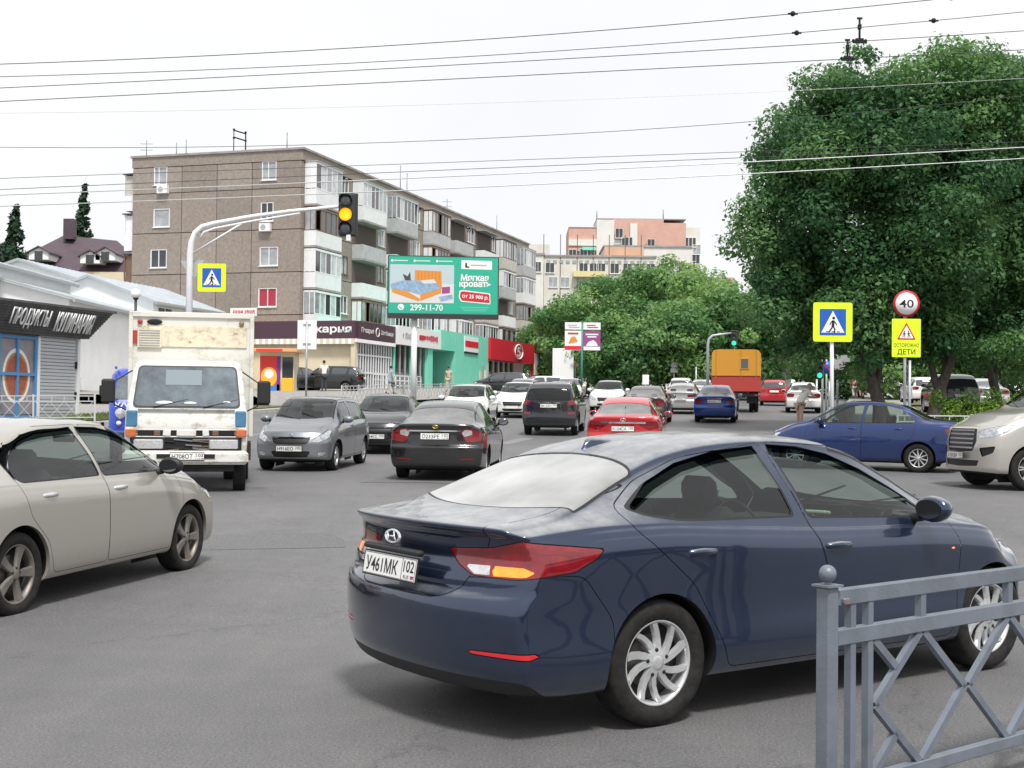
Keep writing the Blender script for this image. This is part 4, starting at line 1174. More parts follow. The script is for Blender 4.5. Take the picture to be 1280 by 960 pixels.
    # blue saloon crossing on the right
    S = spec('saloon', 4.35, 1.73, 1.53, 2.63, .92, P_LBLUE, 0, Rt=.31, Rr=.20, rim='ten', rimmat='cover_silver', glass=MATS['glass_clear'], rearglass=MATS['glass_mid'], wheelin=.03, mirrormat=P_LBLUE)
    lights(S, tail=[(.60, .96), (.78, .99), (1.02, .98), (1.16, .93), (1.10, .80), (.80, .78), (.62, .82)], head=[(.46, .66), (.62, .74), (1.0, .80), (1.12, .78), (1.0, .66), (.6, .56)],
           extra=[('tl2', 'tail_light_lens', MATS['lens_clear'], 'rwrap', [(.62, .88), (.86, .90), (.84, .83), (.64, .83)], True, .001, None, .01, ('tl',))])
    S['extra'] = aerial(1.0, .16)
    hd = R(156); h = Vector((math.cos(hd), math.sin(hd), 0)); nl = Vector((-h.y, h.x, 0))   # its left side faces the camera
    axp = W(1148, 28.2) - nl*.84
    build_car('saloon_car', 'blue saloon crossing the junction from right to left, below the pedestrian sign', Vector((axp.x, axp.y, G(axp.y)))+h*(S['L']/2-S['ra']), hd, S, 'cars crossing on the right')
    # champagne off-roader at the right edge
    S = spec('suv', 4.84, 1.885, 1.86, 2.79, 1.08, P_CHAMP, 0, Rt=.385, Rr=.245, rim='twin', glass=MATS['glass_mid'], ledge=.985)
    lights(S, head=[(.56, 1.00), (.70, 1.06), (1.10, 1.13), (1.50, 1.17), (1.30, 1.02), (1.0, .94), (.62, .90)], grille=[(-.1, 1.08), (.44, 1.08), (.48, .86), (.40, .68), (-.1, .66)], fog=[[(-.1, .52), (.54, .52), (.50, .42), (-.1, .40)]],
           plate_f=('Х305ВР', '102', .60), extra=[('fg', 'fog_surround', MATS['black_plastic'], 'fwrap', [(.62, .74), (1.06, .78), (1.0, .66), (.7, .58)], True, .02, None, .02)])
    L_ = S['L']
    S['zt'] = [(0, 1.6), (.03*L_, 1.72), (.08*L_, 1.84), (.15*L_, 1.90), (.3*L_, 1.93), (.5*L_, 1.93), (.58*L_, 1.89), (.64*L_, 1.78), (.70*L_, 1.58), (.735*L_, 1.455), (.78*L_, 1.41), (.86*L_, 1.34), (.94*L_, 1.20), (L_, 1.0)]
    S['zs'] = [(0, 1.15), (.1*L_, 1.24), (.6*L_, 1.27), (.75*L_, 1.27), (.85*L_, 1.20), (.95*L_, 1.06), (L_, .95)]
    S['sidewin'] = [[(x, z+(.13 if z < 1.4 else .06)) for x, z in w_] for w_ in S['sidewin']]
    S['fdx'] = [(.2, -.08), (.4, 0), (.7, 0), (.9, -.02), (1.1, -.06), (1.3, -.2)]
    S['extra'] = many(suv_grille, roof_rails)
    hd = R(191); h = Vector((math.cos(hd), math.sin(hd), 0)); nl = Vector((-h.y, h.x, 0))
    fxp = W(1290, 23.2) - nl*.90
    build_car('suv_car', 'champagne off-road car with chrome grille entering at the right edge', Vector((fxp.x, fxp.y, G(fxp.y)))-h*(S['fa']-S['L']/2), hd, S, 'cars crossing on the right')
    # parked beyond the fences, left side
    def parked(px, d, hd, m, kind, label, grp, L=4.4, H=1.47, zup=0, side=1, lod=2):
        S = WH(kind, m, lod, L=L, H=H)
        p = W(px, d); p.z += zup
        build_car('parked_car', label, p, R(hd), S, grp)
    GL = 'cars parked in front of the shops'
    parked(366, 78, 235, P_BLACK, 'saloon', 'black saloon parked by the ice-cream kiosk, facing the road', GL, zup=.5)
    parked(412, 79, 170, P_BLACK2, 'hatch', 'dark hatchback with red tail lamps parked behind the man in the white shirt', GL, zup=.5, H=1.55)
    parked(627, 92, 175, P_BLACK2, 'hatch', 'dark estate parked before the red shop front', GL, zup=.3)
    parked(672, 84, 200, P_WHITE, 'hatch', 'white car parked right of the dark estate', GL, zup=.1)
    parked(655, 70, 262, P_WHITE, 'saloon', 'white saloon far back in the oncoming lane, behind the white saloon with dark grille', 'cars in the oncoming lanes')
    parked(712, 78, 262, P_WHITE, 'saloon', 'white saloon in the oncoming lane below the two poster panels', 'cars in the oncoming lanes')
    GR = 'cars parked under the big tree'
    parked(1186, 56, 84, P_BLACK2, 'suv', 'dark off-roader parked under the big tree', GR, L=4.6, H=1.7, zup=.3)
    parked(1150, 74, 84, P_WHITE, 'hatch', 'white car parked between the trunks of the big tree', GR, zup=.3)
    parked(1226, 62, 84, P_SILVER, 'saloon', 'silver car parked right of the dark off-roader under the tree', GR, zup=.3)
def yside_of(S):
    F = Surf(S, 60, 60, 4)
    A = F.A[F.A[:, 1] > .3]
    def f(x, z):
        d = (A[:, 0]-x)**2 + (A[:, 2]-z)**2; k = np.argsort(d)[:4]; w = 1/(d[k]+1e-5)
        return float((A[k, 1]*w).sum()/w.sum())
    return f
def deflectors(root, F, S, xo):
    for sd in (1, -1):
        for pts in S['deflect']:
            b = MB(); vs = []
            for i, (x, z, hh) in enumerate(pts):
                yo = S['yside'](x, z); yi = S['yside'](x, z-hh)
                vs += [(x-xo, sd*(yo+.006), z), (x-xo, sd*(yi+.022), z-hh)]
            b.add(vs, [(2*i, 2*i+2, 2*i+3, 2*i+1) for i in range(len(pts)-1)], True)
            b.build('window_deflector', MATS['glass_dark'], root, norm=False)
def suv_grille(root, F, S, xo):
    for z in (.74, .82, .90, .98, 1.05):
        badge_bar(-.40, .40, z, 'f', .028, 'alloy', 'grille_bar')(root, F, S, xo)
    for sd in (1, -1):
        b = MB(); b.tube([(S['L']-xo-.52, sd*.88, .74), (S['L']-xo-.34, sd*.80, .66), (S['L']-xo-.27, sd*.72, .56)], .02, 8); b.build('fog_light_trim', MATS['chrome'], root)
def driver(root, S, hand=False):
    pass
# ------------------------------------------------------------ people: a skinned skeleton with garments in their own colours
SKIN = mat('skin', (.48, .28, .20), rough=.55)
HAIR = mat('hair_dark', (.03, .02, .015), rough=.8)
HAIRG = mat('hair_grey', (.30, .28, .26), rough=.8)
def skin_mesh(name, pts, edges, rad, m, parent, sub=1, root=0):
    me = bpy.data.meshes.new(name); me.from_pydata([Vector(p) for p in pts], edges, [])
    o = bpy.data.objects.new(name, me)
    o.modifiers.new('s', 'SKIN'); me.skin_vertices.new() if not me.skin_vertices else None
    for i, r in enumerate(rad):
        me.skin_vertices[0].data[i].radius = (r, r) if not isinstance(r, tuple) else r
    me.skin_vertices[0].data[root].use_root = True
    s = o.modifiers.new('d', 'SUBSURF'); s.levels = sub; s.render_levels = sub
    m2 = bake(o)
    bpy.data.objects.remove(o); bpy.data.meshes.remove(me)
    m2.materials.clear(); m2.materials.append(m)
    m2.polygons.foreach_set('use_smooth', [True]*len(m2.polygons))
    m2.name = name
    return place(name, m2, parent)
def person(label, loc, rz, top, bottom, hair=None, h=1.72, stride=.0, arms='down', dress=False, sitting=False, lean=0.0, group=None, bag=None):
    """faces +Y before turning by rz"""
    t = thing('person', label, 'person', loc, rz, group)
    k = h/1.75
    hipz = .92 if not sitting else .48
    P = {'pel': (0, 0, hipz), 'wai': (0, .01+lean*.15, hipz+.16), 'che': (0, .02+lean*.42, hipz+.40-.05*lean), 'nek': (0, .03+lean*.62, hipz+.56-.14*lean), 'hd0': (0, .05+lean*.68, hipz+.63-.16*lean), 'hd1': (0, .075+lean*.78, hipz+.74-.2*lean)}
    def S_(s):
        d = {}
        shz = P['che'][2]+.10; shy = P['che'][1]+.02
        d['sh'] = (s*.185, shy, shz)
        if arms == 'down': d['el'] = (s*.24, shy-.03, shz-.29); d['wr'] = (s*.25, shy+.05, shz-.53); d['ha'] = (s*.25, shy+.07, shz-.62)
        elif arms == 'fore': d['el'] = (s*.25, shy+.02, shz-.28); d['wr'] = (s*.12, shy+.24, shz-.30); d['ha'] = (s*.05, shy+.30, shz-.28)
        elif arms == 'lean': d['el'] = (s*.22, shy+.22, shz-.22); d['wr'] = (s*.08, shy+.40, shz-.25); d['ha'] = (s*.02, shy+.46, shz-.25)
        elif arms == 'wheel': d['el'] = (s*.24, shy+.16, shz-.22); d['wr'] = (s*.16, shy+.36, shz-.12); d['ha'] = (s*.15, shy+.42, shz-.09)
        if sitting:
            d['hp'] = (s*.09, .04, hipz-.03); d['kn'] = (s*.14, .44, hipz+.04); d['an'] = (s*.13, .50, .08); d['to'] = (s*.14, .64, .04)
        else:
            f = stride*s
            d['hp'] = (s*.09, 0, hipz-.06); d['kn'] = (s*.10, f*.18+.03*(1 if f else .3), .50); d['an'] = (s*.10, f*.34-.03, .09+.05*max(0, -f)); d['to'] = (s*.11, f*.34+.11, .03)
        return d
    A, B = S_(1), S_(-1)
    sc_ = lambda p: tuple(c*k for c in p)
    # the body: one skin from head to hands and feet
    names = ['pel', 'wai', 'che', 'nek', 'hd0', 'hd1']
    pts = [sc_(P[n]) for n in names]; rad = [.135*k, .115*k, (.15*k, .115*k), .052*k, (.075*k, .082*k), (.068*k, .078*k)]
    ed = [(0, 1), (1, 2), (2, 3), (3, 4), (4, 5)]
    for D in (A, B):
        b = len(pts)
        pts += [sc_(D[n]) for n in ('sh', 'el', 'wr', 'ha', 'hp', 'kn', 'an', 'to')]
        rad += [.055*k, .043*k, .030*k, .036*k, .085*k, .058*k, .040*k, .038*k]
        ed += [(2, b), (b, b+1), (b+1, b+2), (b+2, b+3), (0, b+4), (b+4, b+5), (b+5, b+6), (b+6, b+7)]
    body = skin_mesh('body', pts, ed, rad, SKIN, t)
    # fingers
    fb = MB(); fb.smooth = True
    for D, s in ((A, 1), (B, -1)):
        w0, h0 = Vector(sc_(D['wr'])), Vector(sc_(D['ha'])); d = (h0-w0).normalized(); sd = Vector((0, 1, 0)) if abs(d.z) > .6 else Vector((1, 0, 0))
        for q in range(4):
            p0 = h0+d*.02+sd*(q-1.5)*.019; ln = (.07, .08, .075, .06)[q]*k
            fb.tube([p0, p0+d*ln*.5, p0+d*ln+Vector((-s*.015, 0, -.01))], [.009, .008, .006], 5)
        fb.tube([h0+sd*.03, h0+sd*.05+d*.03], [.010, .008], 5)
    fb.build('fingers', SKIN, body)
    # shirt
    pts = [sc_((0, P['pel'][1], P['pel'][2]+(.02 if not dress else -.30))), sc_(P['pel']) if dress else sc_((0, 0, hipz+.08)), sc_(P['wai']), sc_(P['che']), sc_((0, P['nek'][1]-.01, P['nek'][2]-.06))]
    rad = [(.21*k if dress else .155*k), .16*k, .135*k, (.175*k, .135*k), .075*k]; ed = [(0, 1), (1, 2), (2, 3), (3, 4)]
    for D in (A, B):
        b = len(pts); m_ = tuple(D['sh'][i]*.4+D['el'][i]*.6 for i in range(3))
        pts += [sc_(D['sh']), sc_(m_)]; rad += [.072*k, .062*k]; ed += [(3, b), (b, b+1)]
    skin_mesh('shirt' if not dress else 'dress', pts, ed, rad, top, t)
    if not dress:
        pts = [sc_(P['pel'])]; rad = [.152*k]; ed = []
        for D in (A, B):
            b = len(pts); pts += [sc_(D['hp']), sc_(D['kn']), sc_(D['an'])]; rad += [.10*k, .073*k, .060*k]; ed += [(0, b), (b, b+1), (b+1, b+2)]
        skin_mesh('trousers', pts, ed, rad, bottom, t)
    b = MB(); b.smooth = True
    for D in (A, B):
        a, q = Vector(sc_(D['an'])), Vector(sc_(D['to'])); b.tube([a+Vector((0, -.04, -.03)), a+Vector((0, 0, -.035)), q+Vector((0, .03, 0))], [.045, .05, .035], 8)
    b.build('shoes', MATS['black_plastic'], t)
    # hair, face
    c = (Vector(sc_(P['hd0']))*.35+Vector(sc_(P['hd1']))*.65)
    b = MB(); b.smooth = True; b.ball(c+Vector((0, -.022, .035))*k, .098*k, 16, 10, (.88, 1.0, .98)); b.build('hair', hair or HAIR, body)
    b = MB(); b.smooth = True
    b.use(SKIN); b.tube([c+Vector((0, .082, .012))*k, c+Vector((0, .100, -.022))*k, c+Vector((0, .088, -.03))*k], [.008, .014, .012], 6)
    for s in (1, -1): b.ball(c+Vector((s*.078, -.005, -.01))*k, .022, 8, 6, (.4, .8, 1.2))
    b.build('nose_and_ears', None, body)
    b = MB(); b.smooth = True; b.use(MATS['ink'])
    for s in (1, -1): b.ball(c+Vector((s*.030, .080, .012))*k, .009, 8, 6)
    b.use(mat('lips', (.35, .12, .10), rough=.5)); b.ball(c+Vector((0, .082, -.048))*k, .018, 8, 6, (1, .35, .3))
    b.build('eyes_and_mouth', None, body)
    if bag:
        b = MB(); b.box((.27*k, .05, .55), (.09, .26, .26), ch=.03); b.tube([(.27*k, -.05, .66), (.27*k, .05, .84), (.27*k, .14, .66)], .008, 6)
        o = b.build('handbag', bag, None, loc, (0, 0, rz)); tag(o, 'dark handbag carried by the '+label, 'bag')
    return t
# ------------------------------------------------------------ trucks and vans
def rusty(name, col, rust=(.16, .07, .035), amt=.42, scale=3.0, rough=.5, dust=(.50, .46, .38)):
    m = bpy.data.materials.new(name); m.use_nodes = True; N, Lk = nodes_of(m); b = N['Principled BSDF']
    tc = N.new('ShaderNodeTexCoord'); n = N.new('ShaderNodeTexNoise'); n.inputs['Scale'].default_value = scale; n.inputs['Detail'].default_value = 12; n.inputs['Roughness'].default_value = .72
    mp = N.new('ShaderNodeMapping'); mp.inputs['Scale'].default_value = (1, 1, 1.6); Lk.new(tc.outputs['Object'], mp.inputs[0]); Lk.new(mp.outputs[0], n.inputs['Vector'])
    r = N.new('ShaderNodeValToRGB'); e = r.color_ramp.elements
    e[0].position = amt-.06; e[0].color = (*rust, 1); e[1].position = amt; e[1].color = (*dust, 1)
    x = r.color_ramp.elements.new(amt+.12); x.color = (*col, 1)
    Lk.new(n.outputs[0], r.inputs[0]); Lk.new(r.outputs[0], b.inputs['Base Color']); b.inputs['Roughness'].default_value = rough
    MATS[name] = m; return m
rusty('van_white', (.66, .66, .63), amt=.365, dust=(.40, .37, .31))
rusty('box_cream', (.63, .62, .57), amt=.34, scale=1.8, dust=(.46, .43, .36))
rusty('peeling', (.66, .60, .46), rust=(.16, .12, .09), amt=.40, scale=6, dust=(.52, .44, .32))
rusty('rusty_metal', (.10, .09, .08), amt=.5, scale=8, dust=(.14, .09, .06))
rusty('van_orange', (.60, .28, .03), amt=.30, dust=(.42, .22, .05))
rusty('van_redbrown', (.42, .05, .04), amt=.30, dust=(.35, .08, .05))
mat('truck_blue', (.05, .17, .30), rough=.4, coat=.5, vary=.2, scale=5)
mat('uaz_blue', (.02, .06, .50), rough=.35, coat=.8, vary=.12, scale=4)
mat('windscreen_grey', (.055, .075, .090), rough=.06, coat=1.0, vary=.55, scale=2.2, dirt_sheen=(.16, .20, .23))  # mottled grey-blue reflection painted into opaque glass
mat('beacon_red', (.35, .04, .03), rough=.3)
def truck_wheel(parent, x, y, side, Rt=.38, lod=1, m='steel_rim', tw=.2, dual=False):
    S = dict(rim='steel', rimmat=m, Rt=Rt, Rr=Rt*.6, tw=tw)
    w = add_wheel(parent, x, y, side, S, lod)
    if dual:
        w2 = add_wheel(parent, x, y-side*(tw+.04), side, S, lod)
    return w
def rrect(w, d, r, n=4):
    """rounded rectangle, half sizes w, d"""
    o = []
    for cx, cy, a in ((w-r, d-r, 0), (-w+r, d-r, PI/2), (-w+r, -d+r, PI), (w-r, -d+r, 1.5*PI)):
        for i in range(n+1):
            t = a+PI/2*i/n; o.append((cx+r*math.cos(t), cy+r*math.sin(t)))
    return o
def box_truck():
    """x points forward, origin under the middle of the front face"""
    hd = R(281.5); p = W(234, 21.0); p.z = G(21.0)-.02
    t = thing('box_truck', 'old white box truck with blue corner trims, rust and a torn grille, facing the camera', 'truck', p, hd, None)
    wm = MATS['van_white']
    w = .94
    # cab: horizontal outlines stacked upwards
    lev = [(.52, 0, w, .06), (.80, .02, w+.01, .06), (1.05, .03, w+.01, .06), (1.34, .0, w, .08), (1.40, -.03, w-.01, .09), (2.02, -.27, w-.09, .10), (2.10, -.33, w-.12, .12), (2.13, -.42, w-.2, .12)]
    b = MB(); vs = []; n = None
    for z, xf, hw, r in lev:
        o = rrect((xf+1.55)/2, hw, r); n = len(o)
        vs += [(x+(xf-1.55)/2, y, z) for x, y in o]
    fs = [(i*n+k, i*n+(k+1) % n, (i+1)*n+(k+1) % n, (i+1)*n+k) for i in range(len(lev)-1) for k in range(n)]
    b.add(vs, fs, True); b.add(vs[-n:], [list(range(n))]); b.add(vs[:n], [list(range(n))[::-1]])
    b.build('cab', wm, t)
    xw = lambda z: -.03-(z-1.40)*.387
    # windscreen: rubber seal and glass following the rake
    o = smooth_poly([(-.84, 1.36), (.84, 1.36), (.765, 2.04), (-.765, 2.04)], .09)
    b = MB(); b.prism(o, lambda y, z, q: (xw(z)+(.012 if q else -.03), y, z)); b.build('windscreen_seal', MATS['rubber'], t)
    o = smooth_poly([(-.81, 1.39), (.81, 1.39), (.74, 2.015), (-.74, 2.015)], .08)
    b = MB(); b.prism(o, lambda y, z, q: (xw(z)+(.018 if q else .0), y, z)); b.build('windscreen', MATS['windscreen_grey'], t)
    for y0, y1 in ((.52, -.02), (-.25, -.80)):
        b = MB(); b.bar((xw(1.40)+.035, y0*-1, 1.37), (xw(1.56)+.035, -y1, 1.50), .012); b.bar((xw(1.5)+.03, -y0+.05, 1.40), (xw(1.56)+.03, -y1-.3, 1.52), .01)
        b.build('wiper', MATS['black_plastic'], t)
    # papers and cab clutter on the dashboard
    for y, z, s in ((.05, 1.44, .16), (-.35, 1.44, .22), (.62, 1.46, .10)):
        b = MB(); b.ball((xw(z)+.02, y, z), s*.5, 12, 6, (.04, 1.3, .30)); b.build('paper', MATS['plate_white'], t)
    b = MB(); b.box((xw(1.85)+.020, -.06, 1.85), (.004, .56, .26), rot3(0, -.37, 0)); b.build('rear_cab_window', mat('pale_grey_glass', (.20, .25, .28), rough=.1, coat=1), t)
    # front panel seam and lower front
    b = MB(); b.box((.025, 0, 1.335), (.03, 1.5, .010)); b.box((.040, 0, 1.03), (.02, 1.62, .012)); b.build('panel_seam', MATS['gap'], t)
    for s in (1, -1):
        b = MB(); b.box((.015, s*.84, 1.19), (.06, .17, .26), ch=.02); b.build('corner_trim', MATS['truck_blue'], t)
        b = MB(); b.box((.035, s*.85, .965), (.08, .17, .13), ch=.02); b.build('indicator', MATS['amber'] if False else mat('indicator_orange', (.55, .12, .03), rough=.25, coat=1), t)
        b = MB().use(MATS['gap']); b.box((.03, s*.545, .965), (.04, .40, .11)); b.use(MATS['rusty_metal']); b.box((.045, s*.45, .96), (.03, .10, .08), ch=.01); b.build('lamp_recess', None, t, norm=False)
        b = MB().use(MATS['black_plastic']); b.box((.035, s*.58, .79), (.05, .50, .19), ch=.01)
        b.use(MATS['lens_clear']); b.box((.050, s*.58, .79), (.05, .46, .155), ch=.02); b.build('headlight', None, t)
    # torn grille between the lamps
    b = MB().use(MATS['gap']); b.box((.015, 0, .80), (.06, 1.72, .28)); b.box((.018, 0, .965), (.06, .66, .12)); b.build('grille_opening', None, t, norm=False)
    rg = random.Random(4)
    for i in range(11):
        b = MB(); y = rg.uniform(-.32, .32); z = rg.uniform(.69, .92)
        b.bar((.05, y-rg.uniform(.05, .2), z+rg.uniform(-.03, .03)), (.055, y+rg.uniform(.05, .2), z+rg.uniform(-.03, .03)), .018, .02); b.build('grille_fragment', MATS[('rusty_metal', 'steel_grey', 'black_plastic')[i % 3]], t)
    for y, wd in ((-.30, .12), (.0, .30), (.30, .10)):
        b = MB(); b.box((.052, y, .965), (.03, wd, .10), rot3(.0+y*.3, 0, 0), ch=.01); b.build('grille_remnant', wm, t)
    b = MB(); b.box((.02, 0, 1.018), (.08, 1.86, .03), ch=.008); b.box((.02, 0, .905), (.07, 1.84, .022), ch=.008); b.build('front_rail', wm, t)
    o = smooth_poly([(.35, -.97), (.10, -.97), (.06, -.98), (.13, -.90), (.145, 0), (.13, .90), (.06, .98), (-.35, .97), (-.35, -.97)], .02)
    b = MB(); b.box((.03, 0, .575), (.20, 1.94, .22), ch=.05); b.build('bumper', wm, t)
    b = MB(); b.box((.135, -.0, .60), (.012, .9, .07)); b.build('bumper_slot', MATS['gap'], t)
    number_plate(t, 'Н708ОТ', '103', (.155, .02, .60), (PI/2, 0, PI/2), 0)
    b = MB(); b.box((-.2, 0, .42), (.5, 1.5, .12)); b.box((-2.6, 0, .62), (4.6, .7, .18)); b.build('frame', MATS['underbody'], t)
    b = MB(); b.box((-.45, 0, .40), (.14, 1.5, .14)); b.build('front_axle', MATS['underbody'], t)
    # mirrors on arms
    for s in (1, -1):
        b = MB(); b.use(MATS['black_plastic']); b.tube([(-.15, s*.9, 1.30), (.05, s*1.10, 1.40), (.08, s*1.14, 1.75), (-.2, s*.86, 1.95)], .012, 6)
        b.box((.05, s*1.20, 1.62), (.10, .21, .38), ch=.03); b.build('wing_mirror', None, t)
    for s in (1, -1): truck_wheel(t, -.55, s*.93, s, .35)
    for s in (1, -1): truck_wheel(t, -3.3, s*.98, s, .36, dual=True)
    # box body with ribs
    bm_ = MATS['box_cream']; hw = 1.04; x0, x1 = -1.66, -5.4; z0, z1 = .88, 2.98
    b = MB(); b.box(((x0+x1)/2, 0, (z0+z1)/2), (x0-x1, hw*2, z1-z0), ch=.02); b.build('box_body', bm_, t)
    for s in (1, -1):
        b = MB(); b.box((x0+.01, s*(hw-.03), (z0+z1)/2), (.05, .07, z1-z0+.02), ch=.008); b.build('corner_post', bm_, t)
    b = MB(); b.box((x0+.01, 0, z1-.03), (.05, hw*2-.08, .09), ch=.008); b.build('top_rail', bm_, t)
    b = MB(); b.box((x0+.012, .04, z1-.40), (.02, hw*2-.32, .36), ch=.004); b.build('upper_panel', MATS['peeling'], t)
    b = MB(); b.box((x0+.03, -.70, z1-.43), (.03, .40, .34), ch=.006); b.build('vent_frame', MATS['peeling'], t)
    vt = MB()
    for i in range(7): vt.box((x0+.055, -.70, z1-.30-i*.042), (.016, .34, .022), rot3(0, .5, 0))
    vt.build('vent_louvre', bm_, t)['kind'] = 'stuff'
    b = MB(); b.ball((x0+.03, -.86, z1-.16), .045, 12, 8, (.6, 1, 1)); b.build('marker_lamp', MATS['beacon_red'], t)
    b = MB(); b.ball((x0+.03, -.62, z1-.16), .06, 14, 8, (.3, 2.2, .8)); b.build('marker_lamp', MATS['gap'], t)
    b = MB(); b.ball((x0+.03, .83, z1-.16), .045, 12, 8, (.6, 1, 1)); b.build('marker_lamp', mat('marker_brown', (.25, .16, .05), rough=.4), t)
    b = MB(); b.box((x0+.02, -.95, z1-.42), (.02, .10, .22)); b.build('reflector', MATS['beacon_red'], t)
    # rivet strip down the side edge
    for s in (1, -1):
        b = MB()
        for i in range(26): b.box((x0-.06, s*(hw+.004), z0+.05+i*.08), (.03, .012, .02))
        b.build('rivets', MATS['steel_grey'], t)['kind'] = 'stuff'
    b = MB(); b.box((x0-1.2, hw-.05, .60), (1.6, .06, .30)); b.build('side_guard', MATS['rusty_metal'], t)

def blue_van():
    hd = R(285); p = W(190, 29.5)
    t = thing('blue_van', 'bright blue van with round headlight, mostly hidden behind the white box truck', 'van', p, hd, None)
    w = .92; m = MATS['uaz_blue']
    lev = [(.55, -.02, w, .12), (.70, .0, w, .16), (1.15, .02, w, .2), (1.28, .0, w, .2), (1.34, -.04, w-.01, .2), (1.92, -.32, w-.05, .25), (2.05, -.45, w-.14, .3), (2.10, -.7, w-.3, .3)]
    b = MB(); vs = []; n = None
    for z, xf, hw, r in lev:
        o = rrect((xf+4.2)/2, hw, r); n = len(o); vs += [(x+(xf-4.2)/2, y, z) for x, y in o]
    b.add(vs, [(i*n+k, i*n+(k+1) % n, (i+1)*n+(k+1) % n, (i+1)*n+k) for i in range(len(lev)-1) for k in range(n)], True)
    b.add(vs[-n:], [list(range(n))]); b.add(vs[:n], [list(range(n))[::-1]]); b.build('body', m, t)
    xw = lambda z: -.04-(z-1.34)*.483
    for s in (1, -1):
        o = smooth_poly([(s*.05, 1.38), (s*.80, 1.38), (s*.74, 1.90), (s*.05, 1.90)], .06)
        b = MB(); b.prism(o, lambda y, z, q: (xw(z)+(.012 if q else -.03), y, z)); b.build('windscreen', MATS['windscreen_grey'], t)
        b = MB().use(MATS['chrome']); b.lathe([(.001, .05), (.11, .045), (.125, .02), (.125, -.02)], 20, 'x', (.02, s*.66, 1.06)); b.use(MATS['lens_clear']); b.lathe([(.001, .062), (.08, .056), (.108, .046)], 20, 'x', (.02, s*.66, 1.06)); b.build('headlight', None, t)
        b = MB(); b.lathe([(.001, .04), (.045, .035), (.055, 0)], 16, 'x', (.02, s*.70, .84)); b.build('indicator', MATS['plate_white'], t)
        b = MB(); b.tube([(-.15, s*.9, 1.45), (.0, s*1.0, 1.5)], .012, 6); b.box((0, s*1.06, 1.56), (.05, .13, .24), ch=.02); b.build('wing_mirror', MATS['black_plastic'], t)
        b = MB(); b.box((-.35, s*.78, 2.08), (.5, .05, .05)); b.build('roof_gutter', m, t)
    b = MB(); b.box((.06, 0, .60), (.16, 1.86, .16), ch=.04); b.build('bumper', mat('navy_bumper', (.02, .04, .14), rough=.5), t)
    b = MB(); b.box((.03, 0, 1.05), (.03, .7, .22), ch=.01); b.build('grille', MATS['grille'], t)
    text('УАЗ', MATS['plate_white'], t, (.035, -.60, 1.26), (PI/2, 0, PI/2), .1, bold=.03, width=.42, height=.11)
    for x in (-.75, -3.0):
        for s in (1, -1): truck_wheel(t, x, s*.9, s, .37)

def van_truck():
    hd = R(79); h = Vector((math.cos(hd), math.sin(hd), 0)); p = W(920, 63.0); p.z = G(66)-.05
    t = thing('van_truck', 'old truck with an orange and red box body and small rear window, driving away', 'truck', p, hd, None)
    hw = 1.15; z0, z1 = .98, 2.98
    # origin under the rear face, x forward
    b = MB(); b.box((2.1, 0, z0+.35), (4.2, hw*2, .75), ch=.03); b.build('lower_body', MATS['van_redbrown'], t)
    b = MB()
    o = [(-hw, z0+.73), (hw, z0+.73), (hw, z1-.18), (hw-.10, z1-.04), (hw-.35, z1), (-hw+.35, z1), (-hw+.10, z1-.04), (-hw, z1-.18)]
    b.ext(o, 'x', 0.0, 4.2); b.build('upper_body', MATS['van_orange'], t)
    for y in (-.22, -.95, .95):
        b = MB(); b.box((-.008, y, 2.25), (.02, .025, 1.35)); b.build('door_edge', mat('orange_dark', (.45, .18, .02), rough=.5), t)  # door edges in a darker orange
    f = MB(); f.use(MATS['van_orange']); f.box((-.012, -.40, 2.30), (.03, .44, .56), ch=.01); f.use(MATS['glass_far']); f.box((-.02, -.40, 2.30), (.03, .34, .46), ch=.01); f.build('rear_window', None, t)
    b = MB(); b.box((-.012, 0, z0+.735), (.02, hw*2, .03)); b.build('waist_strip', MATS['van_redbrown'], t)
    b = MB(); b.box((2.4, 0, .82), (4.8, .8, .2)); b.box((.05, 0, .80), (.12, 2.1, .14)); b.build('frame', MATS['underbody'], t)
    for s in (1, -1):
        b = MB(); b.box((.35, s*.75, .62), (.02, .5, .42)); b.build('mudflap', MATS['black_plastic'], t)
        b = MB(); b.box((-.02, s*.95, .80), (.04, .14, .08)); b.build('tail_light', MATS['tail_red'], t)
        truck_wheel(t, 1.2, s*1.05, s, .50, 2, dual=True); truck_wheel(t, 4.9, s*.95, s, .50, 2)
    b = MB(); b.box((5.2, 0, 1.6), (1.6, 2.0, 1.4), ch=.15); b.build('cab', MATS['van_redbrown'], t)
def white_van():
    hd = R(79); p = W(970, 92); p.z = G(94)
    t = thing('delivery_van', 'white box van far up the road right of the orange truck', 'van', p, hd, None)
    b = MB(); b.box((1.9, 0, 1.95), (3.8, 2.1, 2.2), ch=.04); b.build('box_body', MATS['paint_white'], t)
    b = MB(); b.box((-.01, 0, 1.95), (.03, .03, 2.1)); b.box((-.01, .3, 1.6), (.05, .04, .5)); b.box((-.01, -.3, 1.6), (.05, .04, .5)); b.build('door_edge', MATS['gap'], t)
    b = MB(); b.box((4.6, 0, 1.4), (1.5, 1.9, 1.4), ch=.15); b.build('cab', MATS['paint_white'], t)
    b = MB(); b.box((2.2, 0, .7), (4.4, .8, .25)); b.build('frame', MATS['underbody'], t)
    for s in (1, -1):
        truck_wheel(t, 1.0, s*.95, s, .38, 2); truck_wheel(t, 4.6, s*.92, s, .38, 2)
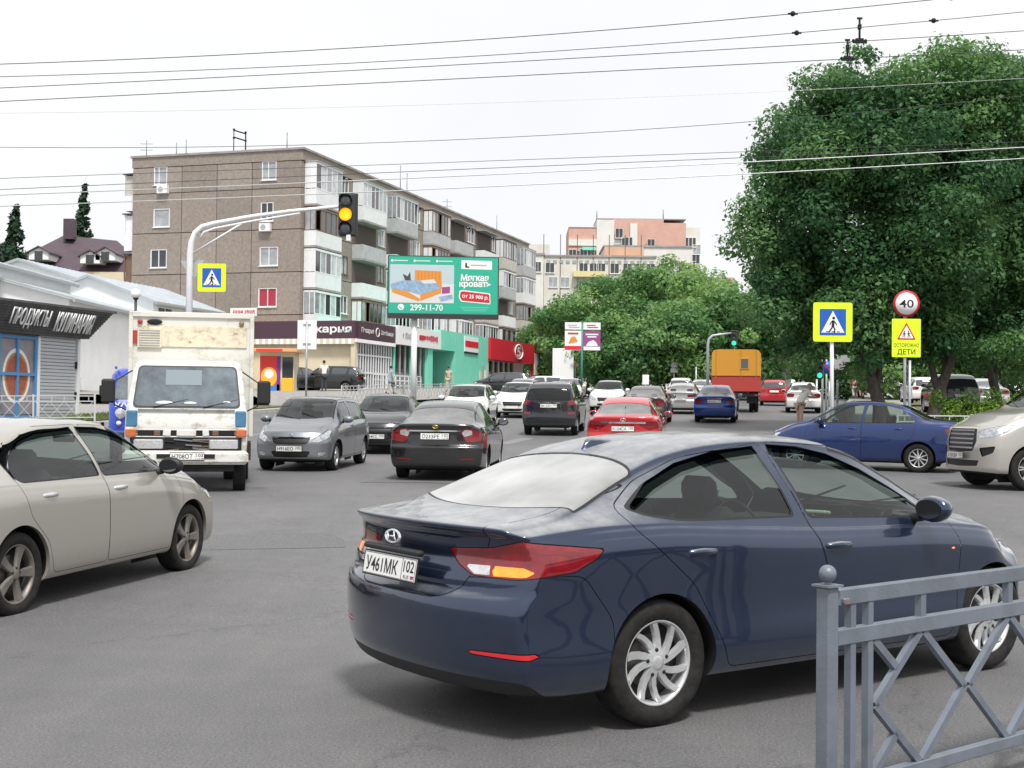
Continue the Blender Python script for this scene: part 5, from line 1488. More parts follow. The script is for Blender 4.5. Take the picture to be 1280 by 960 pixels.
# ------------------------------------------------------------ ground, road, pavements
def asphalt():
    m = bpy.data.materials.new('asphalt'); m.use_nodes = True; N, Lk = nodes_of(m); b = N['Principled BSDF']
    tc = N.new('ShaderNodeTexCoord')
    def noise_(sc_, det, rough_=.6, stretch=None):
        n = N.new('ShaderNodeTexNoise'); n.inputs['Scale'].default_value = sc_; n.inputs['Detail'].default_value = det; n.inputs['Roughness'].default_value = rough_
        if stretch:
            mp = N.new('ShaderNodeMapping'); mp.inputs['Scale'].default_value = stretch; mp.inputs['Rotation'].default_value = (0, 0, R(15))
            Lk.new(tc.outputs['Object'], mp.inputs[0]); Lk.new(mp.outputs[0], n.inputs['Vector'])
        else: Lk.new(tc.outputs['Object'], n.inputs['Vector'])
        return n
    def ramp(n, p0, c0, p1, c1):
        r = N.new('ShaderNodeValToRGB'); e = r.color_ramp.elements
        e[0].position, e[0].color, e[1].position, e[1].color = p0, (c0, c0, c0*1.02, 1), p1, (c1, c1*.995, c1*.985, 1)
        Lk.new(n.outputs[0], r.inputs[0]); return r
    big = ramp(noise_(.22, 5, .55), .35, .135, .68, .165)
    streak = ramp(noise_(.5, 6, .65, (1.0, .10, 1)), .36, .86, .66, 1.10)
    grain = ramp(noise_(70, 5, .85), .34, .34, .68, 1.75)
    vor = N.new('ShaderNodeTexVoronoi'); vor.inputs['Scale'].default_value = 75; Lk.new(tc.outputs['Object'], vor.inputs['Vector'])
    spec = N.new('ShaderNodeValToRGB'); spec.color_ramp.elements[0].color = (1.9, 1.85, 1.75, 1); spec.color_ramp.elements[1].color = (.90, .90, .90, 1)
    spec.color_ramp.elements[0].position = .06; spec.color_ramp.elements[1].position = .22; Lk.new(vor.outputs['Distance'], spec.inputs[0])
    # thin cracks
    cr = N.new('ShaderNodeTexVoronoi'); cr.feature = 'DISTANCE_TO_EDGE'; cr.inputs['Scale'].default_value = .28
    wob = noise_(1.6, 5); va = N.new('ShaderNodeVectorMath'); va.operation = 'MULTIPLY_ADD'; va.inputs[1].default_value = (1.2, 1.2, 1.2)
    Lk.new(wob.outputs['Color'], va.inputs[0]); Lk.new(tc.outputs['Object'], va.inputs[2]); Lk.new(va.outputs[0], cr.inputs['Vector'])
    crr = N.new('ShaderNodeValToRGB'); crr.color_ramp.elements[0].color = (.72, .72, .72, 1); crr.color_ramp.elements[1].color = (1, 1, 1, 1)
    crr.color_ramp.elements[0].position = .0; crr.color_ramp.elements[1].position = .006; Lk.new(cr.outputs['Distance'], crr.inputs[0])
    mid = ramp(noise_(2.3, 8, .75), .34, .90, .66, 1.07)
    oil = ramp(noise_(.9, 3, .5), .66, 1.0, .78, .62)
    last = big
    for q in (streak, grain, spec, crr, mid, oil):
        mx = N.new('ShaderNodeMix'); mx.data_type = 'RGBA'; mx.blend_type = 'MULTIPLY'; mx.inputs[0].default_value = 1.0
        Lk.new(last.outputs[2] if last.type == 'MIX' else last.outputs[0], mx.inputs[6]); Lk.new(q.outputs[0], mx.inputs[7]); last = mx
    Lk.new(last.outputs[2], b.inputs['Base Color']); b.inputs['Roughness'].default_value = .62; b.inputs['Specular IOR Level'].default_value = .55
    bp = N.new('ShaderNodeBump'); bp.inputs['Strength'].default_value = .75; bp.inputs['Distance'].default_value = .012
    n3 = noise_(85, 4, .8); Lk.new(n3.outputs[0], bp.inputs['Height']); Lk.new(bp.outputs[0], b.inputs['Normal'])
    MATS['asphalt'] = m
asphalt()
mat('patch', (.125, .125, .127), rough=.85, vary=.35, scale=30, bump=.5, bscale=70, detail=8)
mat('pavement', (.27, .26, .25), rough=.9, vary=.2, scale=3, bump=.3, bscale=60)
mat('kerb', (.40, .39, .37), rough=.85, vary=.25, scale=5)
mat('kerb_dark', (.22, .215, .21), rough=.85, vary=.25, scale=5)
mat('grass_soil', (.10, .10, .045), rough=1, vary=.4, scale=4)
mat('grass_blade', (.11, .17, .035), rough=.8, vary=.4, scale=2)
mat('far_ground', (.12, .13, .08), rough=1, vary=.3, scale=.2)
def sheet(name, xl, xr, ys, dz, m, kind='structure', nx=1, skirt=None, label=None):
    """strip following the street's slope between x = xl(y) and x = xr(y)"""
    b = MB(); vs = []
    for y in ys:
        a, c = xl(y), xr(y)
        for i in range(nx+1): vs.append((a+(c-a)*i/nx, y, G(y)+dz))
    k = nx+1
    b.use(m); b.add(vs, [(j*k+i, j*k+i+1, (j+1)*k+i+1, (j+1)*k+i) for j in range(len(ys)-1) for i in range(nx)], True)
    o = b.build(name, None); tag(o, kind=kind); return o
KL = lambda y: -8.0+.27*(y-66)            # left kerb of the street
KR = lambda y: 10.2+.27*(y-44)            # right kerb
def yy(a, b, n): return [a+(b-a)*i/n for i in range(n+1)]
def ground():
    ys = yy(-30, 9, 4)+yy(12, 110, 40)+[130, 160, 200, 260, 330, 400, 800, 2500]
    sheet('ground', lambda y: -60-abs(y)*1.5, lambda y: 60+abs(y)*1.5, ys, -.03, MATS['far_ground'])
    sheet('road', lambda y: -45 if y < 44 else KL(y), lambda y: 60 if y < 38.2 else KR(y), yy(-30, 9, 6)+yy(12, 38, 10)+[38.4]+yy(38.6, 44, 4)+[44.2]+yy(46, 150, 50), -.0, MATS['asphalt'], nx=6)
    sheet('near_pavement', lambda y: -.9+.55*y if y > -5 else -3, lambda y: 40, [-6, -3, 0, 2], -.0, MATS['pavement'])
    # left pavement and the terrace before the shops
    sheet('pavement', lambda y: KL(y)-30, lambda y: KL(y)-.30, yy(45, 150, 30), .12, MATS['pavement'])
    sheet('pavement', lambda y: KR(y)+.30, lambda y: KR(y)+9, yy(38.5, 150, 34), .12, MATS['pavement'])
    kerb_run([(KL(y)-.16, y) for y in yy(45, 75, 30)], 'kerb')
    kerb_run([(KR(y)+.16, y) for y in yy(38.5, 68, 30)], 'kerb')
    kerb_run([(KR(38.5)+.3+i, 38.4) for i in range(0, 34)], 'kerb')
    kerb_run([(KL(45)-.3-i, 44.9) for i in range(0, 22)], 'kerb')
    sheet('verge', lambda y: KR(y)+4.2, lambda y: KR(y)+60, yy(38.9, 150, 20), .15, MATS['grass_soil'])
    sheet('verge', lambda y: KL(y)-3.4, lambda y: KL(y)-1.0, yy(45.6, 62, 8), .15, MATS['grass_soil'])
    # terrace the shops stand on
    b = MB(); b.add([(KL(y)-a, y, G(y)+.12+hh) for y in yy(62, 150, 12) for a, hh in ((2.2, 0), (3.0, .45), (40, .5))], [(j*3+i, j*3+i+1, (j+1)*3+i+1, (j+1)*3+i) for j in range(12) for i in range(2)])
    o = b.build('terrace', MATS['pavement']); tag(o, kind='structure')
    # worn stop line and crossing bars
    mk = mat('road_paint', (.34, .34, .33), rough=.8, vary=.5, scale=9, dirt_sheen=(.20, .20, .20))
    hdv = Vector((.25, .968, 0)); nv = Vector((.968, -.25, 0))
    b = MB()
    for i in range(22):
        c = Vector((-11.5+i*1.0, 40.2-.26*i, 0))
        p = [c, c+nv*.45, c+nv*.45+hdv*3.2, c+hdv*3.2]
        if i % 7 == 5: continue
        b.add([(q.x, q.y, G(q.y)+.004) for q in p], [(0, 1, 2, 3)])
    o = b.build('crossing_marking', mk); tag(o, kind='structure')
    for i, (x, y, w, l, a) in enumerate(((-3.5, 14.5, 3.2, 1.4, .25), (2.0, 19.5, 4.5, 1.1, -.1), (-1.0, 26.0, 2.2, 5.0, -.2), (6.5, 34.0, 3.0, 3.0, .1), (-7.5, 18.0, 1.6, 4.0, -.3))):
        b = MB(); q = Matrix.Rotation(a, 3, 'Z'); rg = random.Random(i)
        pts = [q @ Vector((sx*w/2*(1+rg.uniform(-.08, .08)), sy*l/2*(1+rg.uniform(-.1, .1)), 0)) for sx, sy in ((-1, -1), (0, -1), (1, -1), (1, 0), (1, 1), (0, 1), (-1, 1), (-1, 0))]
        b.add([(x+p.x, y+p.y, G(y+p.y)+.004+.0005*i) for p in pts], [list(range(8))]); o = b.build('asphalt_patch', MATS['patch']); tag(o, kind='structure')
    b = MB(); 
    for y0, y1 in ((46, 60), (64, 90)):
        yq = yy(y0, y1, 8); b.add([((KL(y)+KR(y))/2-1.2+q, y, G(y)+.004) for y in yq for q in (0, .15)], [(2*i, 2*i+1, 2*i+3, 2*i+2) for i in range(8)])
    o = b.build('lane_marking', mk); tag(o, kind='structure')
KERBM = {}
def kerb_run(pts, name):
    for i in range(len(pts)-1):
        a, c = Vector((*pts[i], G(pts[i][1]))), Vector((*pts[i+1], G(pts[i+1][1])))
        L = (c-a).length
        k = round(L, 1)
        if k not in KERBM:
            b = MB().use(MATS['kerb']); b.box((k/2, 0, .02), (k-.012, .15, .28), ch=.012); KERBM[k] = b.mesh('kerb_stone')
        o = place('kerb_stone', KERBM[k], None, a); o.rotation_euler = (c-a).to_track_quat('X', 'Z').to_euler()
        par = KERB_PARENT.get(name)
        o.parent = par
KERB_PARENT = {}
def setup_kerb():
    o = bpy.data.objects.new('kerb', None); COL.objects.link(o); tag(o, kind='structure'); KERB_PARENT['kerb'] = o
def grass(name, xl, xr, y0, y1, n, dz, h=.12, seed=3):
    r = random.Random(seed); vs = []; fs = []
    for i in range(n):
        y = r.uniform(y0, y1); x = r.uniform(xl(y), xr(y)); a = r.uniform(0, PI); w = .02; hh = h*r.uniform(.5, 1.3)
        z = G(y)+dz; dx, dy = math.cos(a)*w, math.sin(a)*w; k = len(vs)
        vs += [(x-dx, y-dy, z), (x+dx, y+dy, z), (x+r.uniform(-.05, .05), y+r.uniform(-.05, .05), z+hh)]; fs.append((k, k+1, k+2))
    me = bpy.data.meshes.new(name); me.from_pydata(vs, [], fs); me.materials.append(MATS['grass_blade'])
    o = place(name, me, None); tag(o, kind='stuff', label='short grass growing on the verge beside the pavement', cat='grass'); return o
# ------------------------------------------------------------ trees
def leafmat(name, c0, c1, tr=.25):
    m = bpy.data.materials.new(name); m.use_nodes = True; N, Lk = nodes_of(m); b = N['Principled BSDF']
    at = N.new('ShaderNodeAttribute'); at.attribute_name = 'tint'; at.attribute_type = 'GEOMETRY'
    r = N.new('ShaderNodeValToRGB'); r.color_ramp.elements[0].color = (*c0, 1); r.color_ramp.elements[1].color = (*c1, 1)
    Lk.new(at.outputs['Fac'], r.inputs[0]); Lk.new(r.outputs[0], b.inputs['Base Color'])
    b.inputs['Roughness'].default_value = .5; b.inputs['Specular IOR Level'].default_value = .3
    tl = N.new('ShaderNodeBsdfTranslucent'); Lk.new(r.outputs[0], tl.inputs[0]); mx = N.new('ShaderNodeMixShader'); mx.inputs[0].default_value = tr
    out = [n for n in N if n.type == 'OUTPUT_MATERIAL'][0]; Lk.new(b.outputs[0], mx.inputs[1]); Lk.new(tl.outputs[0], mx.inputs[2]); Lk.new(mx.outputs[0], out.inputs[0])
    MATS[name] = m; return m
leafmat('leaf_elm', (.045, .125, .052), (.16, .30, .10), .45)
leafmat('leaf_park', (.10, .23, .085), (.26, .42, .14), .45)
leafmat('leaf_light', (.16, .30, .09), (.34, .48, .15), .45)
leafmat('leaf_spruce', (.012, .035, .018), (.03, .065, .03), .05)
leafmat('leaf_hedge', (.05, .12, .012), (.16, .26, .03))
mat('bark', (.085, .072, .062), rough=.95, vary=.4, scale=8, bump=.8, bscale=25)
def leaves(name, clumps, n, size, m, parent, seed=1, flat=.55, aspect=.55):
    """clumps: (x,y,z, rx,ry,rz, tint). Leaves sit mostly near each clump's surface."""
    rg = np.random.default_rng(seed)
    C = np.array(clumps, float); vol = (C[:, 3]*C[:, 4]+C[:, 3]*C[:, 5]); pr = vol/vol.sum()
    k = rg.choice(len(C), n, p=pr)
    d = rg.normal(size=(n, 3)); d /= np.linalg.norm(d, axis=1, keepdims=True)
    rad = rg.random(n)**.28*(1+.10*rg.normal(size=n))
    P = C[k, :3]+d*C[k, 3:6]*rad[:, None]
    nr = d*.8+rg.normal(size=(n, 3))*.55+np.array([0, 0, flat]); nr /= np.linalg.norm(nr, axis=1, keepdims=True)
    t = np.cross(nr, rg.normal(size=(n, 3))); t /= np.linalg.norm(t, axis=1, keepdims=True); u = np.cross(nr, t)
    s = size*(.4+1.25*rg.random(n)**1.5)[:, None]
    V = np.stack([P-t*s, P+u*s*aspect, P+t*s, P-u*s*aspect], 1).reshape(-1, 3)
    me = bpy.data.meshes.new(name); nv = len(V)
    me.vertices.add(nv); me.vertices.foreach_set('co', V.ravel())
    me.loops.add(nv); me.loops.foreach_set('vertex_index', np.arange(nv, dtype=np.int32))
    me.polygons.add(n); me.polygons.foreach_set('loop_start', np.arange(0, nv, 4, dtype=np.int32)); me.polygons.foreach_set('loop_total', np.full(n, 4, dtype=np.int32))
    me.update(calc_edges=True)
    at = me.attributes.new('tint', 'FLOAT', 'POINT')
    tv = np.clip(C[k, 6]*1.05-.02+.20*rg.normal(size=n), 0, 1); at.data.foreach_set('value', np.repeat(tv, 4).astype(np.float32))
    me.materials.append(m)
    return place(name, me, parent)
def crown_clumps(c, r, n, rs, seed, top=1.0, low=-.55):
    rg = random.Random(seed); o = []
    for i in range(n):
        if i % 4 == 3:      # a share of the clumps fills the inside
            o.append((c[0]+rg.uniform(-.5, .5)*r[0]*1.1, c[1]+rg.uniform(-.5, .5)*r[1], c[2]+rg.uniform(-.62, .55)*r[2], rs*1.3, rs*1.3, rs*1.1, rg.random()**2)); continue
        while True:
            d = Vector((rg.gauss(0, 1), rg.gauss(0, 1), rg.gauss(0, 1))).normalized()
            if d.z > low: break
        q = rg.random()**.33*.92
        if i % 3: q = rg.uniform(.72, .95)
        s = rs*rg.uniform(.55, 1.25)
        o.append((c[0]+d.x*r[0]*q, c[1]+d.y*r[1]*q, c[2]+d.z*r[2]*q, s, s, s*rg.uniform(.5, .8), rg.random()**1.5))
    return o
def limb(b, p, d, L, r, rg, depth, tips, spread=.6):
    path = [Vector(p)]; dd = Vector(d).normalized(); n = 4
    for i in range(n):
        dd = (dd+Vector((rg.gauss(0, .12), rg.gauss(0, .12), rg.gauss(.05, .08)))).normalized(); path.append(path[-1]+dd*L/n)
    b.tube(path, [r*(1-.6*i/n) for i in range(n+1)], 7 if depth else 5, cap=False)
    if depth <= 0: tips.append(path[-1]); return
    for k in range(3):
        a = rg.uniform(0, 2*PI); s = Vector((math.cos(a), math.sin(a), rg.uniform(.0, .7)))
        limb(b, path[2+k % 3], dd*(1-spread*.4)+s*spread, L*.66, r*.5, rg, depth-1, tips, spread)
def tree(name, label, base, h, crown_c, crown_r, nclump, rs, nleaf, lsize, m, seed, group=None, trunk_r=.2, trunks=((0, 0),), low=-.55, flat=.55, extra=()):
    t = thing(name, label, 'tree', base, 0, group); rg = random.Random(seed)
    for tx, lean in trunks:
        b = MB(); tips = []
        L = h*.33
        limb(b, (tx, 0, -.15), (lean, 0, 1), L, trunk_r, rg, 2 if nleaf > 20000 else 1, tips, .75)
        b.build('trunk', MATS['bark'], t)
    cl = crown_clumps(crown_c, crown_r, nclump, rs, seed, low=low)+list(extra)
    leaves('crown', cl, nleaf, lsize, m, t, seed, flat)
    return t
def build_trees():
    # the two big maples on the right corner; one crown behind the other
    b1 = W(1110, 46); b1.z = G(46)+.15
    k = 46/1650
    X = lambda px: (px-1110)*k
    Z = lambda py: (CAM_H+(514-py)*k)-b1.z
    ex = []
    rg = random.Random(5)
    # outline of the crown as seen from the street: clumps hung along it
    for px, py, r in ((960, 330, 1.2), (945, 265, 1.3), (940, 300, 1.2), (965, 390, 1.3), (985, 190, 1.4), (1010, 130, 1.3), (1050, 85, 1.1), (1075, 70, .7), (1010, 420, 1.3), (1110, 105, 1.4), (1140, 85, 1.0), (1180, 78, 1.3), (1230, 75, 1.4), (1270, 80, 1.4), (1060, 140, 1.6), (1000, 240, 1.6), (1040, 430, 1.0), (970, 350, 1.3), (1075, 455, .7), (1000, 455, .7), (1250, 430, 1.0), (1220, 445, .8), (1275, 460, .8), (1165, 420, 1.0), (1100, 440, 1.0), (1140, 430, .9), (1190, 435, .9), (1190, 110, 1.3), (1190, 150, 1.3), (1215, 130, 1.3), (1240, 110, 1.2), (1265, 100, 1.2), (1200, 190, 1.4), (1250, 150, 1.4), (1275, 180, 1.3), (1160, 130, 1.3), (1230, 220, 1.4)):
        for j in range(3): ex.append((X(px)+rg.uniform(-.4, .4), rg.uniform(-1.8, 1.8), Z(py)+rg.uniform(-.3, .3), r*.75, r*.8, r*.5, rg.random()**1.4))
    tree('maple_tree', 'big dark green tree with leaning trunks on the right-hand corner', b1, 9, (X(1090), 0, Z(262)), (4.3, 3.6, 5.5), 210, 1.05, 230000, .080, MATS['leaf_elm'], 11, trunk_r=.30, trunks=((.0, -.18), (1.4, .38)), low=-.95, extra=ex)
    b2 = W(1250, 51); b2.z = G(51)+.15
    tree('maple_tree', 'big dark green tree running out of the picture on the right, beyond the leaning trunks', b2, 9, (.4, 0, 7.4), (5.8, 3.8, 6.3), 230, 1.2, 200000, .088, MATS['leaf_elm'], 12, trunk_r=.26, trunks=((0, .1),), low=-.85)
    # park trees that close the street
    sp = [(690, 140, 6.6, 5.0, 'leaf_park'), (712, 124, 7.2, 5.2, 'leaf_park'), (735, 112, 8.6, 6.0, 'leaf_park'), (775, 118, 9.8, 6.4, 'leaf_park'), (812, 108, 9.6, 5.6, 'leaf_park'), (838, 122, 11.4, 6.0, 'leaf_light'), (872, 104, 9.2, 5.6, 'leaf_park'), (905, 98, 7.8, 5.2, 'leaf_light'), (940, 92, 7.4, 5.0, 'leaf_park'), (760, 96, 4.5, 3.6, 'leaf_park'), (850, 92, 5.6, 4.2, 'leaf_park'), (965, 112, 6.5, 5, 'leaf_park'), (1015, 118, 6.0, 5, 'leaf_park')]
    adj = ['at the left end of the row, beside the grey block of flats', 'second from the block of flats', 'above the two poster panels', 'below the brick tower', 'fourth from the grey block, under the brick roofline', 'tallest and palest of the row', 'above the round road sign', 'pale, above the far green traffic light', 'behind the orange truck, next to the big dark tree', 'low and dark, in front of the row near the white totem', 'low, behind the small far pedestrian sign', 'behind the white box van', 'behind the walkers on the right pavement']
    for i, ((px, d, hz, r, lm), a) in enumerate(zip(sp, adj)):
        p = W(px, d)
        H_ = hz+1.2
        tree('park_tree', 'green park tree '+a, p, 9, (0, 0, H_*.56), (r*.80, r*.8, H_*.46), 46, 1.3, 24000, .15, MATS[lm], 40+i, 'park trees beyond the junction', .18, low=-.95)
    for i, (px, d, hz, r) in enumerate(((1075, 104, 7, 5.5), (1140, 96, 6, 5.5), (1200, 100, 7.5, 6), (1262, 92, 7, 6), (1315, 96, 8, 6))):
        tree('park_tree', 'green tree in the background below the big crown, '+('left of the 40 sign', 'behind the leaning trunks', 'above the hedge', 'above the champagne off-roader', 'at the right edge')[i], W(px, d), 9, (0, 0, hz*.5), (r*.95, r*.8, hz*.52), 40, 1.4, 14000, .16, MATS['leaf_park'], 80+i, 'trees behind the big maple trees', .18, low=-.95)
    # trees far left
    for i, (px, d, z0, hh, r, lb) in enumerate(((101, 170, 6, 26.0, 1.9, 'narrow dark spruce rising behind the purple roof'), (16, 150, 5, 20.5, 1.7, 'narrow dark spruce at the left edge, beyond the grey metal roof'), (2, 140, 5, 15, 2.4, 'dark broad tree at the very left edge of the picture'))):
        p = W(px, d)
        t = thing('spruce_tree', lb, 'tree', p, 0, 'trees on the left skyline')
        b = MB(); b.tube([(0, 0, -.2), (0, 0, hh*.5), (0, 0, hh*.92)], [.3, .2, .05], 8); b.build('trunk', MATS['bark'], t)
        rr = random.Random(i); cl = []
        for k_ in range(46):
            q = k_/45; a = rr.uniform(0, 6.28); rad = r*(1-q)**.8*.75+.1
            cl.append((math.cos(a)*rad, math.sin(a)*rad, hh*(.25+.72*q), .35+r*(1-q)*.45, .35+r*(1-q)*.45, .8, rr.random()))
        leaves('crown', cl, 9000, .28, MATS['leaf_spruce'], t, i)
def hedge():
    d = 40.0; p = W(1222, d); p.z = G(d)+.13
    t = thing('hedge', 'clipped bright green hedge under the big tree, behind the low white fence', 'hedge', p, 0)
    cl = []
    rr = random.Random(9)
    for i in range(60):
        cl.append((-1.3+i*.11+rr.uniform(-.05, .05), rr.uniform(-.2, .2), .75+rr.uniform(-.55, .60), .30, .3, .28, rr.random()))
    leaves('foliage', cl, 26000, .035, MATS['leaf_hedge'], t, 8)
# ------------------------------------------------------------ buildings
def concrete(name, col, vary=.22, scale=1.2, speck=True):
    m = mat(name, col, rough=.92, vary=vary, scale=scale, detail=10, bump=.35, bscale=30)
    return m
concrete('pebbledash', (.26, .22, .19), .22, 5); concrete('pebbledash_pale', (.28, .24, .21), .22, 5); concrete('pebbledash_dark', (.235, .20, .175), .22, 5)
mat('joint', (.12, .10, .09), rough=.95)
mat('parapet_grey', (.30, .28, .27), rough=.9, vary=.25, scale=1)
mat('frame_white', (.74, .75, .76), rough=.45)
mat('frame_brown', (.16, .10, .07), rough=.6)
mat('frame_grey', (.36, .37, .38), rough=.6)
mat('pane_dark', (.035, .04, .045), rough=.08, coat=.6, vary=.4, scale=.6)
mat('pane_curtain', (.30, .32, .34), rough=.2, coat=.7, vary=.35, scale=1.5)
mat('pane_pale', (.48, .50, .52), rough=.25, coat=.6, vary=.3, scale=2)
mat('curtain_red', (.35, .03, .06), rough=.6)
mat('bal_white', (.72, .73, .74), rough=.55, vary=.08, scale=2)
mat('bal_grey', (.42, .43, .44), rough=.6, vary=.15, scale=2)
mat('bal_beige', (.52, .49, .44), rough=.7, vary=.12, scale=2)
mat('plaster_white', (.82, .83, .83), rough=.85, vary=.06, scale=.8)
mat('plaster_cream', (.66, .58, .42), rough=.85, vary=.08, scale=.8)
mat('metal_roof', (.50, .54, .57), rough=.55, metal=.15, vary=.12, scale=1)
mat('purple_roof', (.075, .05, .065), rough=.6, vary=.2, scale=2)
mat('mint', (.20, .66, .50), rough=.6, vary=.06, scale=1)
mat('shop_red', (.66, .02, .04), rough=.45)
mat('plum', (.075, .035, .055), rough=.5)
mat('sign_white', (.80, .80, .80), rough=.5)
mat('sign_red_text', (.55, .03, .04), rough=.5)
mat('stone_base', (.22, .20, .18), rough=.9, vary=.45, scale=4)
mat('brick_far', (.56, .34, .28), rough=.9, vary=.10, scale=.6)
mat('brick_orange', (.58, .36, .25), rough=.9, vary=.1, scale=.6)
mat('pale_panel', (.60, .58, .53), rough=.9, vary=.1, scale=.4)
mat('pale_panel2', (.66, .65, .62), rough=.9, vary=.1, scale=.4)
mat('shutter', (.50, .52, .55), rough=.45, metal=.3)
mat('timber_grey', (.085, .085, .09), rough=.85, vary=.35, scale=3)
mat('poster_grey', (.27, .25, .27), rough=.6, vary=.15, scale=3)
mat('blue_frame', (.07, .25, .50), rough=.5)
UD = Vector((14.7, 47, 0)).normalized()           # direction of the street side of the flats
VD = Vector((-UD.y, UD.x, 0))                     # along the end wall, to the left
WM = {}
def window_mesh(w, h, mull, fm, pm, key):
    """frame and panes share meshes between alike windows; x along the wall, y outward is -"""
    k = (round(w, 2), round(h, 2), mull, fm, key)
    if k in WM: return WM[k]
    b = MB().use(MATS[fm]); t = .07
    b.box((0, 0, h/2-t/2), (w, .10, t)); b.box((0, 0, -h/2+t/2), (w, .10, t))
    for s in (1, -1): b.box((s*(w/2-t/2), 0, 0), (t, .098, h-2*t))
    for m_ in mull: b.box((m_*w/2, 0, 0), (.055, .09, h-2*t))
    b.box((0, -.07, -h/2-.03), (w+.12, .16, .04))
    f = b.mesh('window')
    b = MB().use(MATS[pm]); b.box((0, .02, 0), (w-.1, .02, h-.1))
    p = b.mesh('pane')
    WM[k] = (f, p); return WM[k]
def window(parent, pos, rz, w, h, mull=(0,), fm='frame_white', pm='pane_dark', name='window'):
    f, p = window_mesh(w, h, tuple(mull), fm, pm, pm)
    o = place(name, f, parent, pos, (0, 0, rz)); place('pane', p, o); return o
def wall_box(b, p, u, n, a0, a1, z0, z1, t0, t1):
    """box between a0..a1 along u, t0..t1 along the outward normal n, z0..z1"""
    c = Vector(p)+u*((a0+a1)/2)+n*((t0+t1)/2); c.z = (z0+z1)/2
    q = Matrix((u, n, Vector((0, 0, 1)))).transposed()
    if q.determinant() < 0: q = Matrix((u*-1, n, Vector((0, 0, 1)))).transposed()
    b.box(c, (abs(a1-a0), abs(t1-t0), z1-z0), q)
def flats():
    C0 = Vector(((374-640)/F_PX*92, 92, 0))
    t = thing('block_of_flats', 'long brown five-storey block of flats with white glazed balconies', 'building', (C0.x, C0.y, 2.6), 0)
    O = Vector((C0.x, C0.y, 2.6)); L, Dp = 55.0, 13.6
    nF = Vector((UD.y, -UD.x, 0)); nE = -UD                      # outward normals: street side, end wall
    Z = lambda z: z-2.6
    z0 = Vector((0, 0, 0)); rg = random.Random(12)
    top = 19.55
    b = MB(); wall_box(b, z0, UD, nF, .05, L-.05, Z(1.5), Z(top-.3), -Dp, -.12); b.build('core', MATS['joint'], t)
    mats = ['pebbledash', 'pebbledash', 'pebbledash', 'pebbledash_dark', 'pebbledash_pale']
    def panels(p, u, n, cuts, rows, holes, proud=.0):
        for i in range(len(cuts)-1):
            for j in range(len(rows)-1):
                a0, a1, q0, q1 = cuts[i]+.03, cuts[i+1]-.03, rows[j]+.03, rows[j+1]-.03
                hs = [h for h in holes if h[0] > a0-.3 and h[0] < a1+.3 and h[2] > q0-.2 and h[2] < q1]
                b = MB(); m = MATS[rg.choice(mats)]
                if not hs: wall_box(b, p, u, n, a0, a1, Z(q0), Z(q1), -.12, .04)
                else:
                    hs.sort(); x = a0
                    for (c, w, zb_, h) in hs:
                        l, r = max(a0, c-w/2), min(a1, c+w/2)
                        if l > x: wall_box(b, p, u, n, x, l, Z(q0), Z(q1), -.12, .04)
                        if zb_ > q0: wall_box(b, p, u, n, l, r, Z(q0), Z(zb_), -.12, .04)
                        if zb_+h < q1: wall_box(b, p, u, n, l, r, Z(zb_+h), Z(q1), -.12, .04)
                        x = r
                    if x < a1: wall_box(b, p, u, n, x, a1, Z(q0), Z(q1), -.12, .04)
                b.build('wall_panel', m, t, norm=False)
    # end wall
    sv = lambda px: (lambda k: (k*C0.y-C0.x)/(-VD.x*-1 - 0) if False else (C0.x-k*C0.y)/(k*VD.y-VD.x))((px-640)/F_PX)
    rows = [1.5, 4.9, 7.95, 10.95, 13.95, 16.85, 18.75]
    cuts = [0]+[sv(x) for x in (312, 268, 224)]+[Dp]
    eh = []
    for px, w, zz in ((197, 1.1, 17.45), (333, 1.15, 17.45), (199, 1.35, 14.4), (331, 1.0, 14.55), (196, 1.35, 11.45), (334, 1.45, 11.4), (333, 1.45, 8.5), (196, 1.35, 8.5)):
        eh.append((sv(px), w, zz, 1.35))
    panels(z0, VD, nE, cuts, rows, eh)
    b = MB(); wall_box(b, z0, VD, nE, -.05, Dp+.05, Z(18.78), Z(top-.05), -.2, .06); b.build('parapet', MATS['pebbledash'], t)
    b = MB(); wall_box(b, z0, VD, nE, -.15, Dp+.15, Z(top-.05), Z(top+.10), -.4, .16); b.build('coping', MATS['parapet_grey'], t)
    rzE = math.atan2(VD.y, VD.x)+PI; rzF = math.atan2(UD.y, UD.x)
    styles = [((-.25,), 'pane_curtain'), ((-.1,), 'pane_curtain'), ((), 'pane_curtain'), ((.0,), 'pane_dark'), ((0,), 'pane_dark'), ((0,), 'pane_curtain'), ((0,), 'curtain_red'), ((0,), 'pane_dark')]
    for (c, w, zz, h), (ml, pm) in zip(eh, styles):
        p = VD*c+nE*-.03; p.z = Z(zz+h/2); window(t, p, rzE, w, h, ml, 'frame_white', pm)
    for c, zz in ((sv(198)-.25, 17.1), (sv(329)-.1, 14.1)):
        bx = MB(); bx.use(MATS['bal_white']); wall_box(bx, z0, VD, nE, c-.42, c+.42, Z(zz-.28), Z(zz+.28), .06, .36)
        bx.use(MATS['frame_grey']); q = VD*(c+.1)+nE*.365; bx.tube([(q.x, q.y, Z(zz)), tuple(Vector((q.x, q.y, Z(zz)))+nE*.01)], .2, 12)
        bx.build('air_conditioner', None, t, norm=False)
    # street side: balcony stacks and windows between them
    tt = lambda px: (lambda k: (C0.x-k*C0.y)/(k*UD.y-UD.x))((px-640)/F_PX)
    stacks = [(.35, tt(410)), (tt(437), tt(467)), (tt(480), tt(507)), (tt(526), tt(549)), (tt(557), tt(578)), (tt(592), tt(611)), (tt(617), tt(633)), (tt(643), tt(658))]
